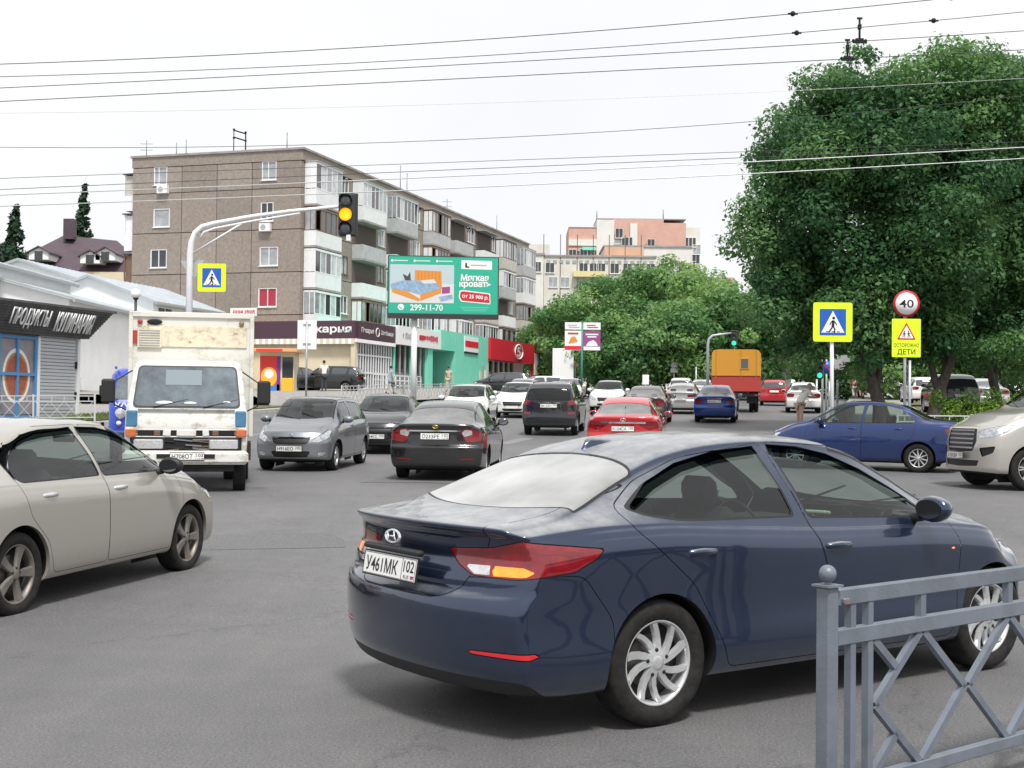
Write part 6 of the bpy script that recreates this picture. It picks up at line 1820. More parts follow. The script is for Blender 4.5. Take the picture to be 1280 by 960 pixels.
    wins = [(tt(416), .75), (tt(428), 1.3), (tt(474), 1.35), (tt(512), .7), (tt(519), 1.3), (tt(552.5), 1.3), (tt(584), 1.3), (tt(589), .8), (tt(614), 1.2), (tt(637), 1.3)]
    fh = []
    for f in range(5):
        zz = 17.35-2.95*f
        for c, w in wins: fh.append((c, w, zz, 1.4))
    cutsF = [0]+sorted([s_[0] for s_ in stacks[1:]]+[s_[1] for s_ in stacks[:-1]])+[L]
    panels(z0, UD, nF, cutsF, rows, fh)
    for i, (c, w, zz, h) in enumerate(fh):
        p = UD*c+nF*-.03; p.z = Z(zz+h/2)
        window(t, p, rzF, w, h, (0,) if w > 1 else (), rg.choice(['frame_white', 'frame_white', 'frame_brown']), rg.choice(['pane_dark', 'pane_curtain']))
    b = MB(); wall_box(b, z0, UD, nF, -.05, L+.05, Z(18.78), Z(top-.05), -.2, .10); b.build('parapet', MATS['pebbledash'], t)
    b = MB(); wall_box(b, z0, UD, nF, -.15, L+.15, Z(top-.05), Z(top+.10), -.4, .22); b.build('coping', MATS['parapet_grey'], t)
    b = MB()
    for i in range(60): wall_box(b, z0, UD, nF, i*.92+.3, i*.92+.62, Z(18.60), Z(18.76), .0, .085)
    b.build('vent_openings', MATS['gap'], t)['kind'] = 'stuff'
    b = MB(); wall_box(b, z0, UD, nF, 0, L, Z(top-.32), Z(top-.28), -Dp, -.2); b.build('roof', MATS['parapet_grey'], t)
    zb_list = [15.75-2.93*f for f in range(5)]
    for si, (a0, a1) in enumerate(stacks):
        for f, zb_ in enumerate(zb_list):
            if a1-a0 < .5: continue
            bal = bpy.data.objects.new('balcony', None); link(bal, t)
            out = .95
            pm = MATS[rg.choice(['bal_white', 'bal_white', 'bal_grey' if si else 'bal_white', 'bal_beige' if si > 1 else 'bal_white', 'bal_grey' if si > 1 else 'bal_white'])]
            b = MB(); wall_box(b, z0, UD, nF, a0-.03, a1+.03, Z(zb_-.15), Z(zb_), .05, out+.04); b.build('slab', MATS['parapet_grey'], bal)
            b = MB(); 
            wall_box(b, z0, UD, nF, a0, a1, Z(zb_), Z(zb_+1.05), out-.05, out)
            wall_box(b, z0, UD, nF, a0, a0+.05, Z(zb_), Z(zb_+1.05), .05, out-.05); wall_box(b, z0, UD, nF, a1-.05, a1, Z(zb_), Z(zb_+1.05), .05, out-.05)
            nr = int((a1-a0)/.35)
            for q in range(nr): wall_box(b, z0, UD, nF, a0+(q+.5)*(a1-a0)/nr-.015, a0+(q+.5)*(a1-a0)/nr+.015, Z(zb_+.03), Z(zb_+1.0), out, out+.012)
            b.build('balcony_front', pm, bal, norm=False)
            kind = rg.random()
            zt_ = zb_+2.72 if f else zb_+2.95
            fm = MATS['frame_white' if rg.random() < .75 else 'frame_brown']
            if kind < .78:
                b = MB(); n = max(3, int((a1-a0)/.75)); e = .045
                for q in range(n+1):
                    x = a0+(a1-a0)*q/n; wall_box(b, z0, UD, nF, x-e*(q > 0), x+e*(q < n), Z(zb_+1.05), Z(zt_), out-.07, out-.005)
                wall_box(b, z0, UD, nF, a0, a1, Z(zt_-.16), Z(zt_), out-.068, out+.02); wall_box(b, z0, UD, nF, a0, a1, Z(zb_+1.05), Z(zb_+1.12), out-.066, out+.01)
                for x in (a0, a1-.05):
                    for y_ in (.06, .5): wall_box(b, z0, UD, nF, x, x+.05, Z(zb_+1.05), Z(zt_), y_, y_+.05)
                    wall_box(b, z0, UD, nF, x, x+.05, Z(zt_-.14), Z(zt_), .1, out-.07)
                b.build('glazing_frame', fm, bal, norm=False)
                for q in range(n):
                    if rg.random() < .15: continue
                    x = a0+(a1-a0)*q/n; b = MB(); wall_box(b, z0, UD, nF, x+.04, x+(a1-a0)/n-.04, Z(zb_+1.1), Z(zt_-.14), out-.05, out-.035)
                    b.build('glazing', MATS[rg.choice(['pane_curtain', 'pane_dark', 'pane_dark', 'pane_pale'])], bal)
                b = MB(); 
                for x in (a0+.01, a1-.025): wall_box(b, z0, UD, nF, x, x+.015, Z(zb_+1.1), Z(zt_-.12), .1, out-.07)
                b.build('side_glazing', MATS['pane_curtain' if rg.random() < .6 else 'bal_white'], bal)
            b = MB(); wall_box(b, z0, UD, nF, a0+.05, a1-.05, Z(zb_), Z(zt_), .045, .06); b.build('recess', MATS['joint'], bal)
            if f == 0:
                b = MB(); wall_box(b, z0, UD, nF, a0-.05, a1+.05, Z(zt_), Z(zt_+.06), .05, out+.08); b.build('canopy', MATS['frame_grey'], bal)
    # balconies on the far side of the end wall, seen edge-on at the left
    for f, zb_ in enumerate(zb_list[:4]):
        b = MB(); q = ['bal_beige', 'bal_white', 'frame_brown', 'frame_brown'][f]
        bal = bpy.data.objects.new('balcony', None); link(bal, t)
        b.use(MATS['bal_white' if f == 0 else q]); wall_box(b, VD*Dp, UD, VD, .5, 3.5, Z(zb_), Z(zb_+1.1), .05, 1.0)
        b.build('balcony_front', None, bal, norm=False)
        b = MB(); b.use(MATS[q]); 
        for y_ in (.15, .93): wall_box(b, VD*Dp, UD, VD, .5, .58, Z(zb_+1.1), Z(zb_+2.7), y_, y_+.08)
        wall_box(b, VD*Dp, UD, VD, .6, 3.5, Z(zb_+1.1), Z(zb_+2.6), .1, .92)
        b.build('glazing_frame', None, bal, norm=False)
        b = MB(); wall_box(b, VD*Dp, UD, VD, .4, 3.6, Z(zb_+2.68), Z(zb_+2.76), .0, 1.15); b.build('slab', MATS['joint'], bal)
    # roof furniture
    def mast(a, dpt, h, kind, lb):
        p = O+UD*a-nF*dpt; p.z = top+.05
        b = MB(); b.tube([(0, 0, -.3), (0, 0, h)], .035, 6)
        if kind == 'arms':
            for z in (h-.25, h-.7): b.tube([(-.45, 0, z), (.45, 0, z)], .02, 5)
        if kind == 'frame':
            b.tube([(.85, 0, -.3), (.85, 0, h-.25)], .05, 6); b.tube([(0, 0, h-.05), (.85, 0, h-.3)], .05, 6); b.tube([(0, 0, h-.55), (.85, 0, h-.8)], .05, 6)
            for x, z in ((0, h), (.85, h-.2), (0, h-.6), (.85, h-.8)): b.ball((x, 0, z), .09, 8, 6)
        o = b.build('roof_antenna' if kind != 'frame' else 'aerial_frame', MATS['steel_grey' if kind != 'frame' else 'gap'], None, p); tag(o, lb, 'antenna')
    mast(.6, 12.9, 1.3, 'arms', 'antenna mast at the left corner of the flats roof')
    mast(.6, 10.4, 1.0, 'plain', 'plain mast, left one of the close pair on the flats roof')
    mast(.6, 9.6, 1.2, 'plain', 'plain mast, right one of the close pair on the flats roof')
    mast(.9, 5.9, 1.8, 'frame', 'black double aerial frame with knobs on the flats roof')
    mast(.6, 1.5, 1.3, 'plain', 'antenna mast near the street corner of the flats roof')
    mast(21, 1.2, 2.6, 'plain', 'tall left mast of the pair halfway along the flats roof'); mast(22.5, 1.2, 2.2, 'plain', 'shorter right mast of the pair halfway along the flats roof')
    mast(32, 1.0, 1.4, 'arms', 'small antenna with two arms on the farther half of the flats roof')
    mast(47, 1.0, 2.0, 'plain', 'thin mast near the far end of the flats roof')
# ---------------------------------------------------- shops before the flats
B0 = Vector(((443-640)/F_PX*84, 84, 0))
NF = Vector((UD.y, -UD.x, 0))
ZS = 2.62                                         # terrace level
def shop_t(px):
    k = (px-640)/F_PX; return (B0.x-k*B0.y)/(k*UD.y-UD.x)
def on_wall(a, z, out): p = B0+UD*a+NF*out; p.z = z; return p
RZF = math.atan2(UD.y, UD.x)
def print_row(parent, p, u, out, w, h, m, n, seed=1, name='illegible_print'):
    """row of strokes for lettering too small to read in the photograph"""
    r = random.Random(seed); b = MB(); x = -w/2; st = w/n
    for i in range(n):
        hh = h*r.choice((.7, .7, 1.0)); wall_box(b, p, u, out, x+st*.10, x+st*.32, -hh/2, hh/2, 0, .02)
        if r.random() < .8: wall_box(b, p, u, out, x+st*.58, x+st*.80, -hh/2, hh/2, 0, .02)
        z = r.choice((-.4, 0, .38))*hh; wall_box(b, p, u, out, x+st*.32, x+st*.58, z-h*.08, z+h*.08, 0, .019)
        x += st
    zc = Vector(p).z
    b.v = [(a, c, e+zc) for a, c, e in b.v]
    o = b.build(name, MATS[m], parent, norm=False); o['kind'] = 'stuff'; return o
def shops():
    zero = Vector((0, 0, 0)); Bz = Vector((B0.x, B0.y, ZS))
    # bakery: cream block with plum fascia
    t = thing('bakery', 'cream bakery with plum sign band and striped awning edge at the foot of the flats', 'shop', Bz, 0)
    a1 = shop_t(492); nE = -UD; Wd_ = 7.4
    h0, h1 = 5.9-ZS, 7.05-ZS
    b = MB(); wall_box(b, zero, UD, NF, .35, a1, 0, h0-.1, -Wd_, -.30); b.build('wall', MATS['plaster_cream'], t)
    b = MB(); wall_box(b, zero, VD, nE, .0, Wd_-.1, h0, h1, .0-.3, .10); b.build('fascia', MATS['plum'], t)
    b = MB(); wall_box(b, zero, UD, NF, .32, a1, h0, h1, -Wd_, .10); b.build('fascia', MATS['plum'], t)
    rzE = math.atan2(VD.y, VD.x)+PI
    p = VD*2.05+nE*.115; p.z = (h0+h1)/2; text('Пекарня', MATS['sign_white'], t, p, (PI/2, 0, rzE), .5, bold=.03, width=3.7, height=.62)
    p = UD*(a1*.27)+NF*.115; p.z = (h0+h1)/2; text('Пекарня', MATS['sign_white'], t, p, (PI/2, 0, RZF), .4, bold=.015, width=2.0, height=.42)
    p = UD*(a1*.77)+NF*.115; p.z = (h0+h1)/2; text('Хлебница', MATS['sign_white'], t, p, (PI/2, 0, RZF), .4, bold=.015, width=2.1, height=.36)
    b = MB(); c = UD*(a1*.52)+NF*.115; c.z = (h0+h1)/2
    b.tube([c+UD*.28*math.cos(q)+Vector((0, 0, .28*math.sin(q))) for q in np.linspace(0, 2*PI, 21)], .03, 6); b.build('ring_emblem', MATS['sign_white'], t)
    # striped valance
    for i in range(34):
        w = Wd_/34; b = MB(); wall_box(b, zero, VD, nE, i*w, (i+1)*w, h0-.34, h0, -.05, .10)
        b.build('valance_stripe', MATS['plaster_white' if i % 2 else 'plaster_cream'], t)
    b = MB(); wall_box(b, zero, UD, NF, 0, a1, h0-.22, h0, -.28, .12); b.build('cornice', MATS['plaster_white'], t)
    # glazed street side with white grille bars
    b = MB(); wall_box(b, zero, UD, NF, .4, a1-.05, .25, h0-.25, -.28, -.24); b.build('shop_window', MATS['pane_dark'], t)
    n = 14
    for i in range(n+1):
        b = MB(); x = .4+(a1-.5)*i/n; wall_box(b, zero, UD, NF, x-.04, x+.04, .0, h0-.22, -.22, -.14); b.build('window_bar', MATS['frame_white'], t)
    for z in (.1, 1.15, 2.3):
        b = MB(); wall_box(b, zero, UD, NF, .3, a1, z-.05, z+.05, -.21, -.15); b.build('window_bar', MATS['frame_white'], t)
    b = MB(); wall_box(b, zero, UD, NF, .0, .35, 0, h0, -.28, .0); b.build('corner_pier', MATS['plaster_cream'], t)
    # ramp rails in front
    for j in range(2):
        r = thing('handrail', ('upper' if j else 'lower')+' white handrail of the ramp before the bakery windows', 'railing', Bz+NF*(1.2+j*.9), 0)
        for i in range(9):
            b = MB(); wall_box(b, zero, UD, NF, .2+i*.75, .25+i*.75, -.1, 1.0+j*.0, -.02, .02); b.build('post', MATS['frame_white'], r)
        for z in (.35, .68, 1.0):
            b = MB(); wall_box(b, zero, UD, NF, .2, 6.3, z-.02, z+.02, -.02, .02); b.build('rail', MATS['frame_white'], r)
    # left neighbour: small shop front with pale sign and red band
    t = thing('small_shop', 'low shop with pale green parapet and red band, left of the bakery', 'shop', Bz+VD*7.45-UD*.2, 0)
    b = MB(); wall_box(b, zero, VD, nE, 0, 3.1, 0, 4.4, -6, -.0); b.build('wall', MATS['plaster_cream'], t)
    b = MB(); wall_box(b, zero, VD, nE, 0, 1.5, 2.9, 4.0, .02, .14); b.build('red_band', MATS['shop_red'], t)
    b = MB(); wall_box(b, zero, VD, nE, .0, 1.5, 3.38, 3.5, .14, .15); b.build('band_stripe', MATS['sign_white'], t)
    b = MB(); wall_box(b, zero, VD, nE, 1.52, 3.1, 2.5, 4.75, .02, .2); b.build('sign_board', MATS['sign_white'], t)
    for q, s_ in enumerate(('ЧАТЬ', 'ЛАЗЫ')):
        p = VD*2.3+nE*.21; p.z = 4.1-q*.62; text(s_, mat('pink_text', (.65, .35, .35), rough=.6), t, p, (PI/2, 0, rzE), .4, width=1.25, height=.42)
    b = MB(); wall_box(b, zero, VD, nE, -.0, 3.15, 4.4, 4.75, -.6, .015); b.build('parapet', mat('pale_green', (.50, .66, .58), rough=.7), t)
    b = MB(); wall_box(b, zero, VD, nE, -.6, 1.3, 4.78, 5.3, .05, .15); o = b.build('sign_board', MATS['sign_white'], t)
    p = VD*.35+nE*.16; p.z = 5.04; print_row(t, p, VD, nE, 1.7, .32, 'sign_red_text', 8, 4)
    # ice-cream kiosk
    p = W(346, 76); p.z = ZS-.45
    t = thing('ice_cream_kiosk', 'orange and yellow street kiosk with a bright ice-cream poster on its side', 'kiosk', p, 0)
    t.scale = (1.0, .9, .92)
    b = MB(); b.box((0, 1.0, 1.35), (1.95, 2.0, 2.7)); mat('kiosk_orange', (.70, .36, .16), rough=.5); b.build('wall', MATS['plaster_cream'], t)
    b = MB(); b.box((-.40, -.02, 1.30), (1.15, .06, 2.3)); b.build('poster', mat('poster_red', (.70, .04, .03), rough=.5), t)
    b = MB(); b.prism(smooth_poly([(-.96, .16), (.17, .16), (.17, .75), (-.3, .55), (-.96, .9)], .2), lambda x, z, q: (x, -.055-.01*q, z)); b.build('poster_patch', mat('poster_blue', (.05, .20, .60), rough=.5), t)
    b = MB()
    b.add([(-.45+.46*math.cos(q), -.058, 1.15+.62*math.sin(q)) for q in np.linspace(0, 6.2, 24)], [list(range(24))]); b.build('poster_patch', mat('poster_yellow', (.85, .45, .03), rough=.5), t)
    b = MB(); b.add([(-.45+.26*math.cos(q), -.062, 1.35+.30*math.sin(q)) for q in np.linspace(0, 6.2, 24)], [list(range(24))]); b.build('poster_patch', MATS['plate_white'], t)
    b = MB(); b.box((.10, -.03, 1.3), (.20, .07, 2.3)); b.build('corner_strip', mat('poster_violet', (.16, .03, .30), rough=.5), t)
    b = MB(); b.box((.62, -.02, 1.75), (.62, .05, 1.3)); b.build('serving_window', MATS['pane_dark'], t)
    b = MB(); b.box((.62, -.10, .55), (.66, .30, 1.05), ch=.02); b.build('counter', MATS['poster_yellow'], t)
    b = MB(); b.box((0, .8, 2.80), (2.5, 2.9, .22), ch=.03); b.build('roof', MATS['kiosk_orange'], t)
    b = MB(); b.box((-.35, -.68, 2.80), (1.5, .03, .16)); b.build('roof_stripe', MATS['poster_red'], t)
    # mint-green shop
    aw, am, ar, ae = shop_t(493), shop_t(533), shop_t(605.5), shop_t(660)
    t = thing('mint_shop', 'mint green shop with white sign, dark glazing and recessed entrance', 'shop', Bz, 0)
    zt_ = 7.35-ZS
    b = MB(); wall_box(b, zero, UD, NF, aw, ar, 0, zt_-.1, -7, -2.0); b.build('rear_wall', MATS['mint'], t)
    b = MB(); wall_box(b, zero, UD, NF, aw, am+2.2, 3.25, 4.55, -2, .25); b.build('sign_band', MATS['sign_white'], t)
    p = UD*(aw+1.7)+NF*.265; p.z = 3.9; print_row(t, p, UD, NF, 1.9, .42, 'frame_grey', 4, 7)
    b = MB(); b.prism(smooth_poly([(-.5, -.15), (.5, -.15), (.5, .2), (-.5, .2)], .1), lambda x, z, q: tuple(UD*(aw+4.4+x)+NF*(.26+.02*q)+Vector((0, 0, 3.9+z)))); b.build('red_emblem', MATS['sign_red_text'], t)
    p = UD*(am+.2)+NF*.265; p.z = 3.95; print_row(t, p, UD, NF, 2.8, .42, 'sign_red_text', 7, 9)
    n = 6
    for i in range(n):
        b = MB(); w = (am-aw-.2)/n; wall_box(b, zero, UD, NF, aw+.1+i*w+.06, aw+.1+(i+1)*w-.06, .1, 3.2, -.15, -.10); b.build('shop_window', MATS['pane_dark'], t)
    for i in range(n+1):
        b = MB(); w = (am-aw-.2)/n; wall_box(b, zero, UD, NF, aw+.1+i*w-.05, aw+.1+i*w+.05, .0, 3.25, -.18, -.02); b.build('window_bar', MATS['frame_grey'] if i % 3 else MATS['mint'], t)
    dm, de = shop_t(539), shop_t(564)
    b = MB(); wall_box(b, zero, UD, NF, am, dm, 0, 3.25, -2, .10); b.build('pier', MATS['mint'], t)
    b = MB(); wall_box(b, zero, UD, NF, dm, de, .05, 3.2, -2, -1.7); b.build('entrance', MATS['gap'], t)
    for i in range(4):
        b = MB(); x = dm+(de-dm)*(i+.5)/4; wall_box(b, zero, UD, NF, x-.08, x+.08, 0, 3.1, -1.68, -1.5); b.build('door_frame', MATS['frame_grey'], t)
    b = MB(); wall_box(b, zero, UD, NF, de, ar, 0, zt_, -2, .30); b.build('front_wall', MATS['mint'], t)
    b = MB(); wall_box(b, zero, UD, NF, am+2.2, de, 3.25, zt_, -2, .29); b.build('front_wall', MATS['mint'], t)
    sa, sb = shop_t(575), shop_t(592)
    b = MB(); wall_box(b, zero, UD, NF, sa, sb, 3.35, 4.55, .31, .38); b.build('sign_board', MATS['sign_white'], t)
    b = MB(); wall_box(b, zero, UD, NF, sa+.05, sb-.05, 3.72, 4.2, .385, .40); b.build('red_band', MATS['shop_red'], t)
    b = MB(); wall_box(b, zero, UD, NF, sa, sb, 3.22, 3.32, .31, .39); b.build('sign_rule', MATS['gap'], t)
    for i, (x, h) in enumerate(((.72, 1.9), (.80, 2.4), (.88, 2.0), (.95, 2.6))):
        b = MB(); a_ = de+(ar-de)*x; wall_box(b, zero, UD, NF, a_, a_+.35, .05, h, .31, .36); b.build('printed_strip', MATS[('plaster_cream', 'frame_grey', 'sign_white', 'bal_beige')[i]], t)
    # red supermarket
    t = thing('red_supermarket', 'supermarket with a red fascia and a white figure five in a ring', 'shop', Bz, 0)
    b = MB(); wall_box(b, zero, UD, NF, ar+.05, ae, 0, 4.7, -8, -.5); b.build('wall', MATS['plaster_white'], t)
    b = MB(); wall_box(b, zero, UD, NF, ar+.1, ae+.3, 3.0, 4.75, -.5, .5); b.build('fascia', MATS['shop_red'], t)
    ac = shop_t(641)
    b = MB(); c = UD*ac+NF*.53; c.z = 3.9
    b.tube([c+UD*1.15*math.cos(q)+Vector((0, 0, .62*math.sin(q))) for q in np.linspace(0, 2*PI, 25)], .07, 6); b.build('ring_emblem', MATS['sign_white'], t)
    p = UD*ac+NF*.54; p.z = 3.9; text('5', MATS['sign_white'], t, p, (PI/2, 0, RZF), .8, bold=.03, width=1.1, height=.85)
    for i in range(6):
        b = MB(); x0 = ar+.6+i*1.45; wall_box(b, zero, UD, NF, x0, x0+1.3, .3, 2.9, -.48, -.42); b.build('shop_window', MATS['pane_dark'], t)
    for i in range(7):
        b = MB(); x0 = ar+.45+i*1.45; wall_box(b, zero, UD, NF, x0, x0+.12, .0, 2.98, -.49, -.3); b.build('window_bar', MATS['frame_white'], t)
    # white and red hoardings beyond
    p = on_wall(ae+.4, ZS-.4, .4)
    t = thing('hoarding', 'white and red printed hoarding right of the red supermarket', 'hoarding', p, RZF)
    b = MB(); b.box((3.4, .2, 3.4), (6.6, .2, 2.3)); b.build('board', MATS['shop_red'], t)
    b = MB(); b.box((1.2, .07, 3.4), (1.6, .05, 2.0), ch=.02); b.build('board_patch', MATS['sign_white'], t)
    for i, w in enumerate((2.8, 3.2)): print_row(t, Vector((4.3, .10, 3.85-i*.75)), Vector((1, 0, 0)), Vector((0, -1, 0)), w, .5, 'sign_white', 6, i)
    b = MB(); b.box((1.6, .3, 1.1), (.12, .12, 2.2)); b.box((5.6, .3, 1.1), (.12, .12, 2.2)); b.build('post', MATS['frame_grey'], t)
    b = MB(); b.box((2.0, -.2, 1.2), (1.6, .1, 1.7), ch=.04); b.build('green_poster', mat('poster_green', (.35, .60, .20), rough=.6), t)
    p = W(703.5, 94); p.z = G(94)-.1
    t = thing('white_totem', 'blank white board standing on two posts right of the hoarding', 'sign', p, 0)
    b = MB(); b.box((0, 0, 1.25+ (ZY(455, 94)-p.z-1.25)), (1.5, .25, 2.3), ch=.02); b.build('board', MATS['sign_white'], t)
    b = MB(); b.box((-.6, 0, .7), (.1, .1, 1.5)); b.build('post', MATS['frame_grey'], t); b = MB(); b.box((.6, 0, .7), (.1, .1, 1.5)); b.build('post', MATS['frame_grey'], t)
# ---------------------------------------------------- far buildings
def far_block(name, label, px0, px1, ytop, d, depth, m, zbase, wrows, joints=True, winm='pane_dark', side=None):
    x0, x1 = (px0-640)/F_PX*d, (px1-640)/F_PX*d; zt_ = ZY(ytop, d)
    t = thing(name, label, 'building', (x0, d, zbase), 0)
    b = MB(); b.box(((x1-x0)/2, depth/2, (zt_-zbase)/2), (x1-x0, depth, zt_-zbase)); b.build('wall', MATS[m], t)
    b = MB(); b.box(((x1-x0)/2, depth/2, zt_-zbase+.15), (x1-x0+.4, depth+.4, .3)); b.build('parapet', MATS['parapet_grey'], t)
    for px, py, w, h, pm in wrows:
        X = (px-640)/F_PX*d-x0; z = ZY(py, d)-zbase
        f, p = window_mesh(w, h, (0,), 'frame_white', pm, pm); o = place('window', f, t, (X, -.03, z)); place('pane', p, o)
    return t
def far_buildings():
    d = 215; rg = random.Random(3)
    ws = [(x, 334, 1.5, 1.7, 'pane_dark') for x in (663, 671, 686, 728, 741, 750, 767, 783, 798, 812)]+[(x, 352, 1.5, 1.7, 'pane_curtain') for x in (668, 690, 705, 725, 742, 758, 776)]
    t = far_block('pale_block', 'long pale panel block beyond the trees, below the brick tower', 656, 818, 320, d, 14, 'pale_panel', 5, ws)
    x0 = (656-640)/F_PX*d
    b = MB()
    for i in range(20): b.box(((i+.5)*1.05, -.06, ZY(326, d)-5), (.6, .1, .5))
    b.build('frieze_blocks', MATS['pane_curtain'], t)['kind'] = 'stuff'
    for px in (678, 699, 720, 740, 760, 780, 800):
        b = MB(); b.box(((px-640)/F_PX*d-x0, -.02, 12), (.12, .06, 26)); b.build('joint_strip', MATS['joint'], t)
    b = MB(); b.box(((735-640)/F_PX*d-x0, -.6, ZY(342, d)-5), (5.2, 1.2, .9)); b.build('balcony', mat('pale_yellow', (.66, .58, .30), rough=.7), t)
    b = MB(); b.box(((672-640)/F_PX*d-x0, 4, ZY(312, d)-5), (3.6, 4, 2.4)); b.build('roof_house', MATS['pale_panel'], t)
    far_block('pale_wing', 'white plastered end of the pale block, right behind the grey flats', 655, 678, 318, 196, 10, 'pale_panel2', 5, [(661, 333, 1.0, 1.6, 'pane_dark'), (671, 333, 1.0, 1.6, 'pane_dark')])
    # pale wing stepping down in front of the brick tower
    far_block('stepped_block', 'pale block with a brick band on its top storey, in front of the brick tower', 754, 862, 307, 230, 12, 'pale_panel2', 5, [(842, 330, 1.5, 1.7, 'pane_curtain'), (850, 331, 1.5, 1.7, 'pane_dark'), (862-6, 345, 1.5, 1.7, 'pane_dark')])
    b = MB(); z = ZY(313, 229.9); x0_, x1_ = (754-640)/F_PX*229.8, (803-640)/F_PX*229.8
    o = CH[[k for k in CH if k.startswith('stepped_block')][0]]
    tt_ = bpy.data.objects['stepped_block']
    b.box(((x1_-x0_)/2, -.15, ZY(313.5, 230)-5), (x1_-x0_, .3, 1.75)); b.build('brick_band', MATS['brick_orange'], tt_)
    # brick tower of nine storeys: three stepped volumes
    d = 250
    X = lambda px: (px-640)/F_PX*d
    t = thing('brick_tower', 'tall red brick and white panel block rising above the trees', 'building', (X(709), d, 6), 0)
    def vol(pa, pb, ya, m, off, nm='wall', yb=None, th=12):
        b = MB(); z1 = ZY(ya, d)-6; z0 = 0 if yb is None else ZY(yb, d)-6
        b.box(((X(pa)+X(pb))/2-X(709), off+th/2, (z0+z1)/2), (X(pb)-X(pa), th, z1-z0)); return b.build(nm, MATS[m], t)
    vol(709, 744, 283, 'brick_far', 0); vol(744, 766, 273, 'pale_panel2', -.3); vol(765, 828, 271.5, 'brick_far', 0.1); vol(828, 856, 276, 'brick_far', 0.1); vol(786, 795, 277, 'pale_panel2', -.2, th=.2)
    vol(856, 875, 280, 'pale_panel2', 1.5); vol(709, 744, 298, 'pale_panel2', -.4, 'balcony_band', 306, .5); vol(709, 744, 309, 'brick_far', -.4, 'balcony_band', 313, .5); vol(726, 743, 308, 'mint', -.9, 'balcony_band', 312, .6)
    vol(765, 786, 298, 'pale_panel2', -.1, 'balcony_band', 304, .3); vol(744, 856, 270.8, 'parapet_grey', .2, 'parapet', 272, 10); vol(709, 744, 282.4, 'parapet_grey', -.1, 'parapet', 283.3, 10)
    for px, py, pm in ((714, 317, 'pane_dark'), (728, 316, 'pane_dark'), (737, 316, 'pane_dark'), (772, 290, 'pane_dark'), (780, 301, 'pane_dark'), (784, 301, 'pane_dark'), (812, 303, 'pane_dark'), (861, 299, 'pane_dark'), (865, 299, 'pane_dark'), (861, 329, 'pane_curtain'), (865, 329, 'pane_dark'), (870, 320, 'pane_dark'), (871, 308, 'pane_curtain'), (871, 340, 'pane_dark')):
        f, p = window_mesh(1.5, 1.9, (0,), 'frame_white', pm, pm); o = place('window', f, t, (X(px)-X(709), -.45 if px < 856 else 1.45, ZY(py, d)-6)); place('pane', p, o)
    for px, h, lb in ((744.5, 1.6, 'left'), (828, 2.0, 'right')):
        b = MB(); b.tube([(0, 0, 0), (0, 0, h)], .10, 6); o = b.build('roof_antenna', MATS['steel_grey'], None, (X(px), d+1, ZY(272, d))); tag(o, 'thin mast at the '+lb+' corner of the brick tower roof', 'antenna')
    t = far_block('low_brick_block', 'far pink-topped building just left of the big green tree', 872, 916, 346, 260, 12, 'pale_panel2', 7, [])
    b = MB(); b.box(((896-872)/F_PX*260, -.2, ZY(349, 260)-7), (6.0, .3, 1.6)); b.build('brick_band', MATS['brick_far'], t)
# ---------------------------------------------------- left side
def gable_hall(name, label, a, b_, zb, ze, rise, depth, over=.35, m='plaster_white', wins=(), roofm='metal_roof', ndir=None, ribs=18):
    """hall whose long side runs from ground point a to b; ridge parallel to it"""
    a, b_ = Vector(a), Vector(b_); u = (b_-a).normalized(); L = (b_-a).length; n = Vector((u.y, -u.x, 0))
    if n.y > 0: n = -n
    t = thing(name, label, 'building', (a.x, a.y, zb), 0); zr = Vector((0, 0, 0)); H = ze-zb
    bb = MB(); wall_box(bb, zr, u, n, 0, L, 0, H, -depth, 0); bb.build('wall', MATS[m], t)
    for s0 in (0, L):
        bb = MB(); o = u*s0
        P = [o+Vector((0, 0, H)), o-n*depth+Vector((0, 0, H)), o-n*depth/2+Vector((0, 0, H+rise))]; sg = u*(.08 if s0 == 0 else -.08)
        bb.add([tuple(p) for p in P]+[tuple(p+sg) for p in P], [(0, 1, 2), (3, 5, 4), (0, 3, 4, 1), (1, 4, 5, 2), (2, 5, 3, 0)]); bb.build('gable', MATS[m], t)
    for sd in (0, 1):
        bb = MB(); e0 = (n*over if sd == 0 else -n*(depth+over)); zz = H-rise*over/(depth/2); r0 = -n*depth/2
        P = [e0-u*over+Vector((0, 0, zz)), e0+u*(L+over)+Vector((0, 0, zz)), r0+u*(L+over)+Vector((0, 0, H+rise)), r0-u*over+Vector((0, 0, H+rise))]; up = Vector((0, 0, .10))
        bb.add([tuple(p) for p in P]+[tuple(p+up) for p in P], [(0, 1, 2, 3), (7, 6, 5, 4), (0, 4, 5, 1), (1, 5, 6, 2), (2, 6, 7, 3), (3, 7, 4, 0)])
        ns = int(L/.6)
        for i in range(ns+1):
            x = -over+(L+2*over)*i/ns; pa, pb = e0+u*x+Vector((0, 0, zz+.12)), r0+u*x+Vector((0, 0, H+rise+.12)); bb.bar(pa, pb, .04, .05)
        bb.build('roof', MATS[roofm], t, norm=False)
        bb = MB(); bb.bar(e0-u*over+Vector((0, 0, zz-.02)), e0+u*(L+over)+Vector((0, 0, zz-.02)), .12, .14); bb.build('gutter', MATS['frame_grey'], t)
    for x, z, w, h, pm in wins:
        p = u*x+n*.02; p.z = z-zb; rz = math.atan2(u.y, u.x)
        if (Vector((math.sin(rz), -math.cos(rz), 0))).dot(n) < 0: rz += PI
        window(t, p, rz, w, h, (0,), 'frame_white', pm)
    return t
mat('pane_green', (.10, .17, .16), rough=.2, coat=.6, vary=.3, scale=3)
